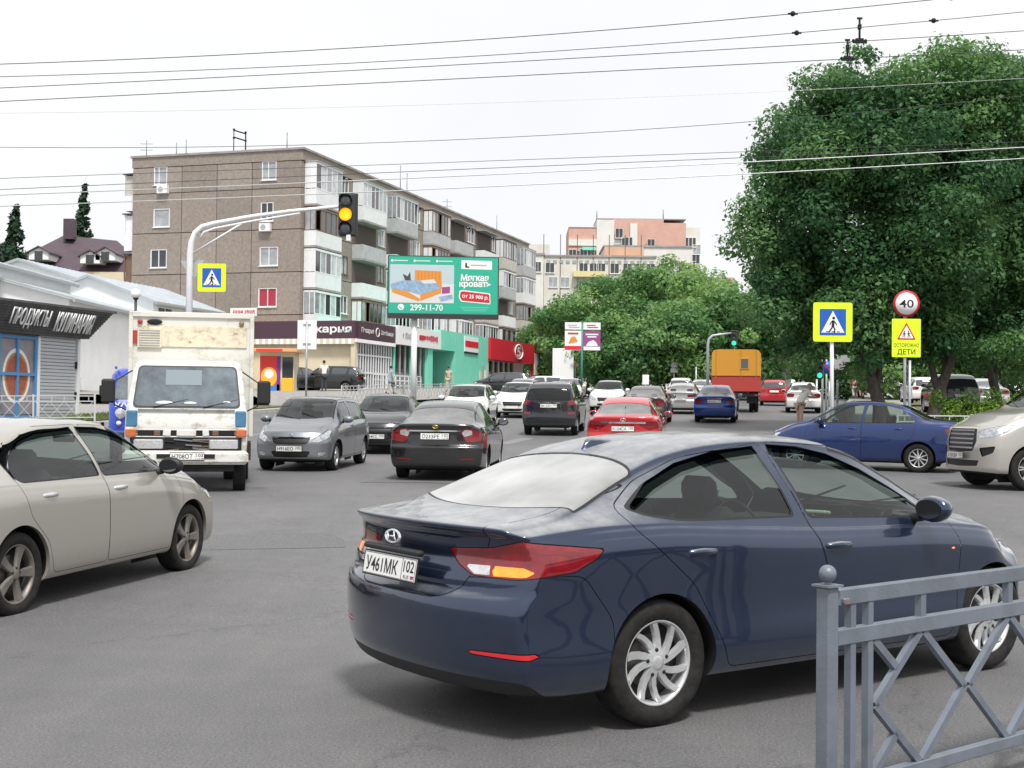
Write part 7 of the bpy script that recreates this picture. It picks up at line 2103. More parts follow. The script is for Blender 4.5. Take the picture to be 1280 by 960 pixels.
def left_side():
    # long white hall with grey metal roof behind the food kiosk, and its lower wings
    P = lambda px, d: W(px, d, 0)
    gable_hall('white_hall', 'long white hall with pale grey metal roof behind the food kiosk', P(-70, 60), P(86, 76), 1.6, ZY(352, 72), 1.5, 12)
    gable_hall('white_annexe', 'low white annexe with green-tinted window behind the food kiosk', P(85, 66), P(212, 84), 1.6, ZY(393, 74), .9, 7, wins=((1.1, ZY(452, 67), 1.0, 2.0, 'pane_green'),))
    t = gable_hall('white_wing', 'white wing with grey roof below the end wall of the flats', P(190, 84), P(322, 100), 2.2, ZY(392, 92), 1.6, 9, wins=((1.5, ZY(398, 88), 2.0, .6, 'pane_dark'),))
    gable_hall('grey_roof_hall', 'white hall with wide grey roof left of the crossing sign on the lamp arm', P(128, 88), P(245, 104), 2.2, ZY(372, 92), 1.9, 12)
    # stone plinth
    a, b_ = P(85, 65.6), P(190, 80); u = (b_-a).normalized(); n = Vector((u.y, -u.x, 0))
    rg = random.Random(2); t = thing('stone_plinth', 'rough stone plinth along the white annexe behind the blue van', 'wall', (a.x, a.y, 1.2), 0)
    for i in range(26):
        for j in range(3):
            b = MB(); wall_box(b, Vector((0, 0, 0)), u, n, i*.62+(j % 2)*.3, i*.62+.56+(j % 2)*.3, j*.36, j*.36+.33, -.3, .02+rg.random()*.05); b.build('stone', MATS['stone_base'], t)
    # purple roofed house
    p = P(-8, 150)
    t = thing('purple_roof_house', 'house with dark purple roof, dormers and a chimney far behind the white halls', 'building', (p.x, p.y, 10), 0)
    X = lambda px: (px-640)/F_PX*150-p.x; Z = lambda py: ZY(py, 150)-10
    b = MB(); b.box((X(75)-0, 6, Z(345)/2), (X(158)-X(-8), 12, Z(345))); b.build('wall', MATS['plaster_cream'], t)
    b = MB(); pts = [(X(-12), 0, Z(346)), (X(170), 0, Z(346)), (X(120), 7, Z(296)), (X(50), 7, Z(290)), (X(-12), 13, Z(346)), (X(170), 13, Z(346))]
    b.add(pts, [(0, 1, 2, 3), (1, 5, 2), (5, 4, 3, 2), (4, 0, 3), (0, 4, 5, 1)]); b.build('roof', MATS['purple_roof'], t)
    for px, py in ((48, 322), (112, 326), (131, 322)):
        b = MB(); b.add([(X(px)-1.1, -.6, Z(py+9)), (X(px)+1.1, -.6, Z(py+9)), (X(px)+1.1, -.6, Z(py)), (X(px), -.6, Z(py-6)), (X(px)-1.1, -.6, Z(py)), (X(px)-1.1, 5, Z(py+9)), (X(px)+1.1, 5, Z(py+9)), (X(px)+1.1, 5, Z(py)), (X(px), 5, Z(py-6)), (X(px)-1.1, 5, Z(py))], [(0, 1, 2, 3, 4), (0, 5, 6, 1), (1, 6, 7, 2), (4, 9, 5, 0)]); d_ = b.build('dormer', MATS['plaster_white'], t)
        b = MB()
        for s_ in (1, -1): b.add([(X(px)+s_*1.35, -.85, Z(py)-.15), (X(px), -.85, Z(py-6)+.05), (X(px), 5.2, Z(py-6)+.05), (X(px)+s_*1.35, 5.2, Z(py)-.15), (X(px)+s_*1.35, -.85, Z(py)), (X(px), -.85, Z(py-6)+.2), (X(px), 5.2, Z(py-6)+.2), (X(px)+s_*1.35, 5.2, Z(py))], [(0, 1, 2, 3), (7, 6, 5, 4), (0, 4, 5, 1), (3, 2, 6, 7), (0, 3, 7, 4)])
        b.build('dormer_roof', MATS['purple_roof'], d_)
        b = MB(); b.box((X(px), -.65, Z(py+4)), (.9, .06, 1.0)); b.build('dormer_window', MATS['pane_dark'], d_)
    b = MB(); b.box((X(62), 6, Z(290)+.6), (1.2, 1.2, 2.4)); b.build('chimney', MATS['purple_roof'], t)
    # food kiosk
    a = Vector((-17.75, 42.0, 0)); u = UD.copy(); n = NF.copy(); L = 6.75
    zb = G(45)+.12
    t = thing('food_kiosk', 'low food kiosk with dark slatted sign fascia, pizza posters and a closed shutter', 'kiosk', (a.x, a.y, zb), 0); zr = Vector((0, 0, 0))
    Zk = lambda z: z-zb
    zf0, zf1 = 3.95, 4.95
    b = MB(); wall_box(b, zr, u, n, -3, L, 0, Zk(zf1)-.1, -5, -.25); b.build('wall', MATS['plaster_white'], t)
    # slanted fascia of boards
    nb = 11
    for i in range(nb):
        z = Zk(zf0)+(Zk(zf1)-Zk(zf0))*i/nb; o = .12+.42*i/nb; hh = (zf1-zf0)/nb
        P_ = [u*-3+n*o, u*(L+.15+.9*i/nb)+n*o, u*(L+.15+.9*i/nb)+n*(o-.3), u*-3+n*(o-.3)]
        b = MB(); b.add([(q.x, q.y, z) for q in P_]+[(q.x+n.x*.05, q.y+n.y*.05, z+hh*.88) for q in P_], [(0, 1, 2, 3), (7, 6, 5, 4), (0, 4, 5, 1), (1, 5, 6, 2), (2, 6, 7, 3), (3, 7, 4, 0)]); b.build('fascia_board', MATS['timber_grey'], t)
        P_ = [u*(L+.1+.9*i/nb)+n*(o-.02), u*(L+.1+.9*i/nb)-n*4.5]
        b = MB(); b.bar((P_[0].x, P_[0].y, z+hh/2), (P_[1].x, P_[1].y, z+hh/2), .06, hh*.88); b.build('fascia_board', MATS['timber_grey'], t)
    b = MB(); wall_box(b, zr, u, n, -3.2, L+1.2, Zk(zf1), Zk(zf1)+.08, -5.2, .58); b.build('roof', MATS['timber_grey'], t)
    tilt = math.atan2(.42, zf1-zf0)
    rz = math.atan2(u.y, u.x)
    for s_, c, w in (('ПРОДУКТЫ', 3.15, 2.0), ('КУЛИНАРИЯ', 5.6, 2.1)):
        p = u*c+n*(.43); p.z = Zk(zf0)+.50; o = text(s_, MATS['sign_white'], t, p, (PI/2+tilt*.98, 0, rz), .5, bold=-.005, width=w, height=.72, depth=.02, shear=.0)
    # framed poster windows
    m_ = [(.2, 2.1), (2.25, 4.15), (-1.9, .05)]
    for (x0, x1) in m_:
        b = MB(); wall_box(b, zr, u, n, x0, x1, .25, Zk(zf0)-.02, -.22, -.16); b.build('poster_panel', MATS['poster_grey'], t)
        cx = (x0+x1)/2; cz = 1.55
        for rr_, mm in ((1.0, 'plate_white'), (.86, 'pizza_crust'), (.76, 'pizza_top')):
            if mm not in MATS: mat('pizza_crust', (.45, .24, .10), rough=.6, vary=.3, scale=4); mat('pizza_top', (.62, .36, .20), rough=.6, vary=.75, scale=9, dirt_sheen=(.55, .10, .05))
            b = MB(); b.add([tuple(u*(cx+.72*rr_*math.cos(q))+n*(-.15+.02*(1-rr_))+Vector((0, 0, cz+.95*rr_*math.sin(q)))) for q in np.linspace(0, 2*PI, 33)[:-1]], [list(range(32))]); b.build('poster_print', MATS[mm], t)
        for x in (x0, (x0+x1)/2, x1):
            b = MB(); wall_box(b, zr, u, n, x-.05, x+.05, .05, Zk(zf0)-.05, -.16, -.08); b.build('blue_frame_bar', MATS['blue_frame'], t)
        for z in (.15, 1.62, Zk(zf0)-.12):
            b = MB(); wall_box(b, zr, u, n, x0, x1, z-.05, z+.05, -.155, -.085); b.build('blue_frame_bar', MATS['blue_frame'], t)
    for i in range(24):
        b = MB(); z = .15+i*.122; wall_box(b, zr, u, n, 4.35, 6.45, z, z+.10, -.2, -.12); b.build('shutter_slat', MATS['shutter'], t)
    for x in (4.28, 6.55):
        b = MB(); wall_box(b, zr, u, n, x-.06, x+.06, .0, Zk(zf0)-.05, -.22, -.05); b.build('shutter_guide', MATS['frame_white'], t)
    for z in (.8, 1.9):
        b = MB(); wall_box(b, zr, u, n, 6.4, 6.5, z, z+.25, -.12, -.08); b.build('padlock', MATS['gap'], t)
# ------------------------------------------------------------ street furniture
mat('galv', (.42, .44, .46), rough=.45, metal=.5, vary=.15, scale=6)
mat('fence_grey', (.15, .17, .205), rough=.42, vary=.22, scale=5, metal=.1, bump=.12, bscale=140, detail=12)
mat('fence_rust', (.20, .13, .10), rough=.8)
mat('fence_white', (.50, .51, .52), rough=.6, vary=.15, scale=4)
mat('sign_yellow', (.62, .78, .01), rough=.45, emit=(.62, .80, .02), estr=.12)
mat('sign_blue', (.01, .10, .48), rough=.4)
mat('sign_ring_red', (.55, .02, .03), rough=.4)
mat('sign_back', (.45, .46, .47), rough=.5, metal=.3)
mat('signal_black', (.03, .032, .035), rough=.5)
mat('lens_off', (.05, .055, .06), rough=.2, coat=1)
mat('lens_amber_on', (.9, .4, .02), rough=.3, emit=(1, .42, .0), estr=1.25)
mat('lens_green_on', (.05, .7, .4), rough=.3, emit=(.02, .95, .45), estr=1.2)
mat('wire_black', (.05, .05, .05), rough=.7)
mat('wire_pale', (.50, .52, .52), rough=.4, metal=.2)
mat('billboard_green', (.02, .40, .26), rough=.5)
mat('orange_bed', (.66, .26, .04), rough=.6); mat('blue_linen', (.25, .38, .52), rough=.6, vary=.3, scale=8); mat('room_wall', (.45, .55, .58), rough=.7); mat('room_floor', (.62, .62, .62), rough=.7); mat('purple_poster', (.30, .06, .22), rough=.6)
mat('pole_green', (.05, .25, .18), rough=.5)
def walker(b, s, z=0.0, y=-.0):
    """walking figure of the crossing sign, about 1 unit tall, in the xz plane"""
    def limb_(pts, w):
        for a, c in zip(pts[:-1], pts[1:]):
            a, c = Vector((a[0]*s, y, z+a[1]*s)), Vector((c[0]*s, y, z+c[1]*s)); b.bar(a, c, .004, w*s)
    limb_([(.02, .18), (.0, -.12)], .13); limb_([(0, -.10), (.10, -.26), (.08, -.46)], .07); limb_([(0, -.10), (-.10, -.28), (-.20, -.42)], .07)
    limb_([(.02, .16), (.14, .04), (.20, -.06)], .05); limb_([(.0, .16), (-.12, .05), (-.15, -.05)], .05)
    b.add([(s*(.04+.075*math.cos(q)), y-.001, z+s*(.30+.075*math.sin(q))) for q in np.linspace(0, 6.0, 14)], [list(range(14))])
def crossing_sign(parent, c, w, rz=0.0, board=True):
    """yellow-bordered blue crossing sign facing the camera"""
    g = bpy.data.objects.new('crossing_sign', None); link(g, parent); g.location = c; g.rotation_euler = (0, 0, rz)
    b = MB().use(MATS['sign_yellow']); b.prism(smooth_poly([(-w/2, -w/2), (w/2, -w/2), (w/2, w/2), (-w/2, w/2)], w*.07), lambda x, z, q: (x, .012-.02*q, z)); b.build('yellow_board', None, g)
    q_ = w*.335
    b = MB().use(MATS['sign_blue']); b.prism(smooth_poly([(-q_, -q_), (q_, -q_), (q_, q_), (-q_, q_)], w*.02), lambda x, z, q: (x, -.010-.004*q, z)); b.build('blue_field', None, g)
    b = MB().use(MATS['sign_white']); b.add([(-q_*.88, -.0165, -q_*.80), (q_*.88, -.0165, -q_*.80), (0, -.0165, q_*.86)], [(0, 1, 2)]); b.build('white_triangle', None, g)
    b = MB().use(MATS['ink']); walker(b, w*.50, -w*.045, -.020)
    for i in range(3): b.box(((i-1)*w*.14, -.0185, -w*.245), (w*.07, .003, w*.02))
    b.build('walking_figure', None, g)
    b = MB(); b.box((0, .03, w*.25), (w*.3, .02, .03)); b.box((0, .03, -w*.25), (w*.3, .02, .03)); b.build('bracket', MATS['galv'], g)
    return g
def pole(name, label, p, h, r, m='galv', cat='pole', group=None, top=None):
    t = thing(name, label, cat, p, 0, group)
    b = MB(); b.tube([(0, 0, -.1), (0, 0, h)], [r, (top or r)], 12); b.build('pole', MATS[m], t)
    return t
def signal_head(parent, c, lit, rz=0.0, n=12, s=1.0):
    g = bpy.data.objects.new('signal_head', None); link(g, parent); g.location = c; g.rotation_euler = (0, 0, rz); g.scale = (s, s, s)
    b = MB(); b.box((.03, .10, 0), (.40, .16, 1.02), ch=.04); b.build('housing', MATS['signal_black'], g)
    b = MB(); b.box((.22, .13, 0), (.12, .04, 1.02), ch=.01); b.build('backing', MATS['signal_black'], g)
    for i, zz in enumerate((.33, 0, -.33)):
        nm = ('lens_off', 'lens_amber_on' if lit == 1 else 'lens_off', 'lens_green_on' if lit == 2 else 'lens_off')[i]
        b = MB(); b.lathe([(.001, -.03), (.09, -.022), (.145, .0), (.15, .03)], 24, 'y', (0, -.02+.0, zz)); b.build('lens', MATS[nm], g)
        b = MB(); vs = []
        for k in range(15):
            a = -.35+(PI+.7)*k/14
            vs += [(.158*math.cos(a), .02, zz+.158*math.sin(a)), (.158*math.cos(a), -.17+.09*abs(math.cos(a)), zz+.158*math.sin(a)-.01)]
        b.add(vs, [(2*k, 2*k+2, 2*k+3, 2*k+1) for k in range(14)], True); b.build('visor', MATS['signal_black'], g, norm=False)
    return g
def near_fence():
    ux = Vector((1.07, .87, 0)).normalized(); p0 = Vector(((1036-640)/F_PX*4.95, 4.95, 0))
    t = thing('guard_rail', 'grey steel pedestrian rail with a ball-topped post in the near right corner', 'railing', (p0.x, p0.y, 0), math.atan2(ux.y, ux.x))
    m = MATS['fence_grey']; H = .925
    def post(x):
        b = MB(); b.box((x, 0, H/2-.05), (.062, .062, H+.1), ch=.006); b.box((x, 0, H+.004), (.084, .084, .008))
        b.tube([(x, 0, H), (x, 0, H+.018)], .014, 10); p = b.build('post', m, t)
        b = MB(); b.smooth = True; b.ball((x, 0, H+.048), .033, 24, 14); b.build('finial', m, p)
    post(0); post(2.5)
    z1, z2, z3 = H-.045, H-.195, .16
    for z, hh in ((z1, .062), (z2, .062), (z3, .05)):
        b = MB(); b.box((1.25, 0, z), (2.42, .038, hh), ch=.004); b.build('rail', m, t)
    b = MB(); b.box((.055, 0, z1+.012), (.045, .03, .05), ch=.006); b.box((.075, -.024, z1-.012), (.035, .02, .02), ch=.003); b.build('bolt_tab', m, t)
    b = MB(); b.box((.075, -.03, z1-.014), (.03, .012, .018)); b.build('bolt', MATS['fence_rust'], t)
    for x in (.14, .25, 2.25, 2.36):
        b = MB(); b.box((x, 0, (z2+z3)/2), (.032, .03, z2-z3-.05)); b.build('baluster', m, t)
        b = MB(); b.box((x, 0, (z1+z2)/2), (.032, .03, z1-z2-.06)); b.build('baluster', m, t)
    for x in (.60, 1.25, 1.90):
        b = MB(); b.box((x, 0, (z1+z2)/2), (.034, .03, z1-z2-.06)); b.build('baluster', m, t)
    # crossing diagonals that form diamonds
    zm = (z2+z3)/2; ztop = z2-.03; zbot = z3+.02
    def bar(a, c, o):
        b = MB(); b.bar((a[0], o, a[1]), (c[0], o, c[1]), .026, .030); b.build('diagonal', m, t)
    for x in (.60, 1.25, 1.90):
        bar((x-.01, ztop), (x-.31, zm), .0); bar((x+.01, ztop), (x+.31, zm), .0); bar((x-.01, zbot), (x-.31, zm), .0); bar((x+.01, zbot), (x+.31, zm), .0)
    for x in (.925, 1.575):
        bar((x-.25, ztop), (x-.0, zm+.14), .0) if False else None
    bar((.28, ztop), (.43, zm+.13), .0); bar((.28, zbot), (.43, zm-.13), .0); bar((2.22, ztop), (2.07, zm+.13), .0); bar((2.22, zbot), (2.07, zm-.13), .0)
FM = {}
ORD = ['nearest', 'second', 'third', 'fourth', 'fifth', 'sixth', 'seventh', 'eighth', 'ninth', 'tenth', 'eleventh', 'twelfth']
def white_fence(label, a, c, n, h=.95, group='white rail panels along the pavements', mm='fence_white', name='rail_panel', pattern=True, z=None):
    """run of white rail panels from ground point a to c, each a thing of its own"""
    a, c = Vector(a), Vector(c); u = (c-a).normalized(); L = (c-a).length/n
    for i in range(n):
        p = a+u*L*i; p.z = G(p.y)+.12 if z is None else z(p.y)
        q = a+u*L*(i+1); q.z = G(q.y)+.12 if z is None else z(q.y)
        sl = q.z-p.z
        lb = (ORD[i]+' '+label) if isinstance(label, str) else label[i]
        t = thing(name, lb, 'railing', p, math.atan2(u.y, u.x), group)
        k = (round(L, 2), mm)
        if k not in FM:
            d = {}
            b = MB().use(MATS[mm]); b.box((0, 0, h/2), (.06, .06, h)); d['post'] = [b.mesh('post')]
            d['rail'] = []
            for zz in (h-.06, h-.24, .16):
                b = MB().use(MATS[mm]); b.box((L/2, 0, zz), (L, .03, .035)); d['rail'].append(b.mesh('rail'))
            d['bar'] = []
            if pattern:
                m_ = 4
                for j in range(m_):
                    x0, x1 = .05+(L-.1)*j/m_, .05+(L-.1)*(j+1)/m_
                    for s in (0, 1):
                        b = MB().use(MATS[mm]); b.bar((x0, .0, .16 if s else h-.24), (x1, .0, h-.24 if s else .16), .016, .016); d['bar'].append(b.mesh('diagonal'))
            for j in range(5):
                b = MB().use(MATS[mm]); x = L*(j+.5)/5; b.box((x, 0, h-.15), (.022, .022, .15)); d['bar'].append(b.mesh('baluster'))
            FM[k] = d
        d = FM[k]
        t.rotation_euler = (0, -math.atan2(sl, L), math.atan2(u.y, u.x))
        for key in ('post', 'rail', 'bar'):
            for me in d[key]: place('post' if key == 'post' else ('rail' if key == 'rail' else 'bar'), me, t)
def signs():
    # traffic light on a curved arm, crossing sign on its pole
    d = 31.0; p = W(235, d); p.z = G(d)+.1
    t = thing('traffic_light', 'traffic light with lit amber lens on a white curved arm over the truck', 'traffic light', p, 0)
    Zp = lambda py: ZY(py, d)-p.z+.06; X = lambda px: (px-235)/F_PX*d
    b = MB(); path = [(0, 0, -.2), (0, 0, Zp(325)), (X(236.5), 0, Zp(310)), (X(241), 0, Zp(298)), (X(250), 0, Zp(290)), (X(264), 0, Zp(286)), (X(310), 0, Zp(277)), (X(360), 0, Zp(269.5)), (X(420), 0, Zp(263))]
    b.tube(path, [.085, .075, .07, .065, .06, .055, .05, .045, .04], 12); b.build('pole', MATS['bal_white'], t)
    b = MB(); b.tube([(X(247), 0, Zp(306)), (X(252), 0, Zp(297)), (X(266), 0, Zp(292)), (X(310), 0, Zp(283)), (X(372), 0, Zp(272))], .028, 8); b.build('arm_brace', MATS['bal_white'], t)
    b = MB(); b.tube([(X(238), 0, Zp(324)), (X(302), 0, Zp(284))], .022, 8); b.build('arm_brace', MATS['bal_white'], t)
    signal_head(t, (X(429), 0, Zp(272.5)), 1)
    b = MB(); b.box((X(433), .05, Zp(302)), (.10, .1, .14)); b.build('bracket', MATS['bal_white'], t)
    crossing_sign(t, (X(264), -.1, Zp(354.5)), .66, .0)
    b = MB(); b.box((X(250), -.03, Zp(352)), (.4, .03, .03)); b.build('bracket', MATS['galv'], t)
    b = MB(); b.prism([(X(222), Zp(333)), (X(252), Zp(331)), (X(238), Zp(359))], lambda x, z, q: (x, .10+.015*q, z)); b.build('sign_back', MATS['sign_back'], t)
    # street lamp with a white globe behind the kiosk
    t = pole('globe_lamp', 'globe street lamp with white ball before the white halls', W(168, 58), ZY(378, 58)-G(58), .06, 'signal_black', 'street lamp')
    b = MB(); b.smooth = True; b.ball((0, 0, ZY(372, 58)-G(58)), .22, 20, 12); b.build('globe', MATS['sign_white'], t)
    b = MB(); b.lathe([(.04, -.32), (.12, -.22), (.14, -.18)], 12, 'z', (0, 0, ZY(372, 58)-G(58))); b.build('collar', MATS['signal_black'], t)
    # crossing sign on the right
    d = 30.0; p = W(1041, d+8); p.z = G(d+8)+.1; d = 38.0
    t = thing('crossing_sign_post', 'post with yellow-framed blue crossing sign in front of the big tree', 'sign', p, 0)
    H = ZY(405, d)-p.z; b = MB(); b.tube([(0, .05, -.1), (-.03, .05, H+.5)], .055, 12); b.build('pole', MATS['bal_white'], t)
    crossing_sign(t, (-.02, -.04, ZY(398.5, d)-p.z), 1.13)
    # 40 sign over the children warning
    d = 40.0; p = W(1132.5, d); p.z = G(d)+.1
    t = thing('speed_sign_post', 'post with a round 40 sign over a yellow children warning board', 'sign', p, 0)
    Zp = lambda py: ZY(py, d)-p.z-.08
    for x in (-.02, .13):
        b = MB(); b.tube([(x, .06, -.1), (x, .06, Zp(362 if x < 0 else 442))], .045, 10); b.build('pole', MATS['galv'], t)
    r = 16.6/F_PX*d
    b = MB().use(MATS['sign_ring_red']); b.lathe([(.001, 0), (r, 0), (r, .02)], 40, 'y', (0, -.02, Zp(371))); b.build('red_ring', None, t)
    b = MB().use(MATS['sign_white']); b.lathe([(.001, 0), (r*.83, 0), (r*.83, .005)], 40, 'y', (0, -.027, Zp(371))); b.build('white_disc', None, t)
    text('40', MATS['ink'], t, (0, -.030, Zp(371)), (PI/2, 0, 0), .4, bold=.012, width=r*1.08, height=r*.62)
    w, h0, h1 = 18/F_PX*d, Zp(438), Zp(390)
    b = MB().use(MATS['sign_yellow']); b.prism(smooth_poly([(-w, h0), (w, h0), (w, h1), (-w, h1)], .03), lambda x, z, q: (x, -.02+.015*q, z)); b.build('yellow_board', None, t)
    tw = w*.66; zc = Zp(405.5)
    b = MB().use(MATS['sign_ring_red']); b.prism(smooth_poly([(-tw, zc-.26), (tw, zc-.26), (0, zc+.27)], .05), lambda x, z, q: (x, -.024+.003*q, z)); b.build('red_triangle', None, t)
    b = MB().use(MATS['sign_white']); b.prism(smooth_poly([(-tw*.76, zc-.215), (tw*.76, zc-.215), (0, zc+.18)], .03), lambda x, z, q: (x, -.028+.003*q, z)); b.build('white_triangle', None, t)
    b = MB().use(MATS['ink']); walker(b, .25, zc-.08, -.031); n0 = len(b.v); walker(b, .25, zc-.08, -.031)
    b.v[:n0] = [(x-.07, y, z) for x, y, z in b.v[:n0]]; b.v[n0:] = [(x*-1+.07, y, z) for x, y, z in b.v[n0:]]; b.build('children_figures', None, t, norm=False)
    text('ОСТОРОЖНО', MATS['ink'], t, (0, -.024, Zp(423)), (PI/2, 0, 0), .1, width=w*1.75, height=.11)
    text('ДЕТИ', MATS['ink'], t, (0, -.024, Zp(432)), (PI/2, 0, 0), .1, bold=.01, width=w*1.25, height=.19)
    # signal and small signs at the far right pavement
    d = 62
    t = pole('pedestrian_signal', 'lit green signal on a thin post right of the pale saloon by the kerb', W(1028, d), ZY(445, d)-G(d), .05, 'galv', 'traffic light')
    signal_head(t, (-.15, -.1, ZY(458, d)-G(d)), 2, s=.8)
    t = pole('blue_sign_post', 'post with a small blue and red no-parking disc beside the green signal', W(1033, d+1), ZY(445, d)-G(d), .045, 'galv', 'sign')
    b = MB().use(MATS['sign_blue']); b.lathe([(.001, 0), (.30, 0), (.30, .02)], 24, 'y', (.03, -.06, ZY(455, d)-G(d))); b.build('disc', None, t)
    b = MB().use(MATS['sign_ring_red']); b.bar((-.15, -.065, ZY(455, d)-G(d)+.2), (.21, -.065, ZY(455, d)-G(d)-.2), .004, .07); b.build('slash', None, t)
    t = pole('sign_back_post', 'post with a white board seen from behind, right of the crossing sign', W(1047, d-4), ZY(438, d-4)-G(d-4), .05, 'galv', 'sign')
    b = MB(); b.box((0, -.05, ZY(449, d-4)-G(d-4)), (.62, .03, .62)); b.box((.38, -.06, ZY(444, d-4)-G(d-4)), (.3, .03, .3)); b.build('board', MATS['sign_white'], t)
    for i, (px, dd, yt) in enumerate(((1021, 66, 470), (1037, 60, 472), (1060, 58, 463))):
        if i == 2: continue
        pole('bare_post', 'thin bare post '+('left' if i == 0 else 'right')+' of the green signal on the right pavement', W(px, dd), ZY(yt, dd)-G(dd), .05, 'galv', 'post')
    # far traffic light arm
    d = 82; p = W(884.5, d); p.z = G(d)
    t = thing('traffic_light', 'far traffic light with green lens on a curved arm above the orange truck', 'traffic light', p, 0); X = lambda px: (px-884.5)/F_PX*d; Zp = lambda py: ZY(py, d)-p.z
    b = MB(); b.tube([(0, 0, 0), (0, 0, Zp(428)), (X(886), 0, Zp(421)), (X(890), 0, Zp(417)), (X(898), 0, Zp(415.5)), (X(914), 0, Zp(413.5))], [.10, .09, .085, .08, .07, .06], 10); b.build('pole', MATS['galv'], t)
    signal_head(t, (X(917), 0, Zp(419.5)), 2, s=.95)
    # far crossing sign and round sign
    d = 92; p = W(852, d); p.z = G(d)
    t = thing('crossing_sign_post', 'small far crossing sign on a post before the park trees', 'sign', p, 0)
    b = MB(); b.tube([(0, .05, 0), (0, .05, ZY(437, d)-p.z)], .06, 8); b.build('pole', MATS['galv'], t); crossing_sign(t, (0, -.05, ZY(440, d)-p.z), .64)
    b = MB(); b.box((.18, -.05, ZY(450, d)-p.z), (.2, .1, .35)); b.build('bracket', MATS['sign_back'], t)
    t = pole('round_sign_post', 'round white sign over a square plate, left of the far crossing sign', W(842.5, 90), ZY(450, 90)-G(90), .05, 'galv', 'sign')
    b = MB().use(MATS['sign_back']); b.lathe([(.001, 0), (.25, 0), (.25, .02)], 24, 'y', (0, -.05, ZY(454.5, 90)-G(90))); b.build('disc', None, t)
    b = MB(); b.box((0, -.05, ZY(461, 90)-G(90)), (.5, .03, .28)); b.build('plate', MATS['sign_back'], t)
    t = pole('kerb_marker', 'short pale marker board among the far cars, right of the red saloon', W(807, 80), ZY(468, 80)-G(80), .05, 'galv', 'sign')
    b = MB(); b.box((0, -.04, ZY(473, 80)-G(80)), (.40, .05, .60), ch=.02); b.build('board', MATS['sign_white'], t)
    t = pole('bare_post', 'thin dark post between the far crossing sign and the far traffic light', W(870, 88), ZY(456, 88)-G(88), .05, 'galv', 'post')
    # white board seen from behind near the kiosk
    d = 58; p = W(383, d); p.z = G(d)+.1
    t = thing('sign_back_post', 'white square sign seen from behind before the bakery', 'sign', p, 0)
    b = MB(); b.tube([(0, -.05, 0), (0, -.05, ZY(404, d)-p.z)], .045, 8); b.build('pole', MATS['galv'], t)
    b = MB(); b.box((0, 0, ZY(421, d)-p.z), (.84, .02, 1.28), ch=.0); b.build('board', MATS['sign_white'], t)
    for z in (408, 432):
        b = MB(); b.box((0, -.04, ZY(z, d)-p.z), (.34, .03, .04)); b.build('bracket', MATS['galv'], t)
    # two poster panels on a green pole
    d = 88; p = W(727, d); p.z = G(d)
    t = thing('poster_stand', 'two poster panels side by side on a green pole', 'advertising sign', p, 0); Zp = lambda py: ZY(py, d)-p.z; X = lambda px: (px-727)/F_PX*d
    b = MB(); b.tube([(0, .05, 0), (0, .05, Zp(403))], .08, 8); b.build('pole', MATS['pole_green'], t)
    for x0, x1, m in ((705.5, 726, 'sign_white'), (728.5, 750, 'purple_poster')):
        b = MB(); b.box(((X(x0)+X(x1))/2, 0, (Zp(412.5)+Zp(437))/2), (X(x1)-X(x0), .08, Zp(412.5)-Zp(437))); q = b.build('panel', MATS[m], t)
        b = MB(); b.box(((X(x0)+X(x1))/2, 0, (Zp(402)+Zp(411))/2), (X(x1)-X(x0), .08, Zp(402)-Zp(411))); b.build('header', MATS['sign_white'], t)
        cx = (X(x0)+X(x1))/2
        for i in range(2):
            b = MB(); b.box((cx-.05+.1*i, -.05, Zp(405.5+2.6*i)), (.6+.1*i, .01, .06)); b.build('header_print', MATS['sign_back' if x0 < 720 else 'purple_poster'], q)
        if x0 < 720:
            b = MB(); b.box((cx, -.045, Zp(434)), (X(x1)-X(x0), .012, .26)); b.build('print', MATS['shop_red'], q)
            b = MB(); b.prism(smooth_poly([(cx-.32, Zp(429)), (cx+.34, Zp(426)), (cx+.1, Zp(419)), (cx-.15, Zp(421))], .1), lambda x, z, k: (x, -.045-.01*k, z)); b.build('print', MATS['orange_bed'], q)
            b = MB(); b.box((cx, -.045, Zp(416)), (.7, .01, .12)); b.build('print', MATS['sign_red_text'], q)
        else:
            for zz, w in ((417, .85), (420, .6)):
                b = MB(); b.box((cx, -.045, Zp(zz)), (w, .012, .09)); b.build('print', MATS['sign_white'], q)
            b = MB(); b.prism(smooth_poly([(cx-.42, Zp(431.5)), (cx+.42, Zp(431.5)), (cx+.3, Zp(427)), (cx+.1, Zp(424)), (cx-.2, Zp(426))], .08), lambda x, z, k: (x, -.045-.01*k, z)); b.build('print', MATS['sign_white'], q)
            b = MB(); b.box((cx, -.045, Zp(434.5)), (X(x1)-X(x0)-.05, .012, .24)); b.build('print', MATS['sign_white'], q)
    t = pole('small_sign_post', 'small pink-framed sign on a short post beside the white board', W(719, 96), ZY(448, 96)-G(96), .05, 'galv', 'sign')
    b = MB(); b.box((.0, -.05, ZY(452, 96)-G(96)), (.55, .05, .65)); b.build('board', mat('pale_pink', (.6, .42, .42), rough=.6), t)
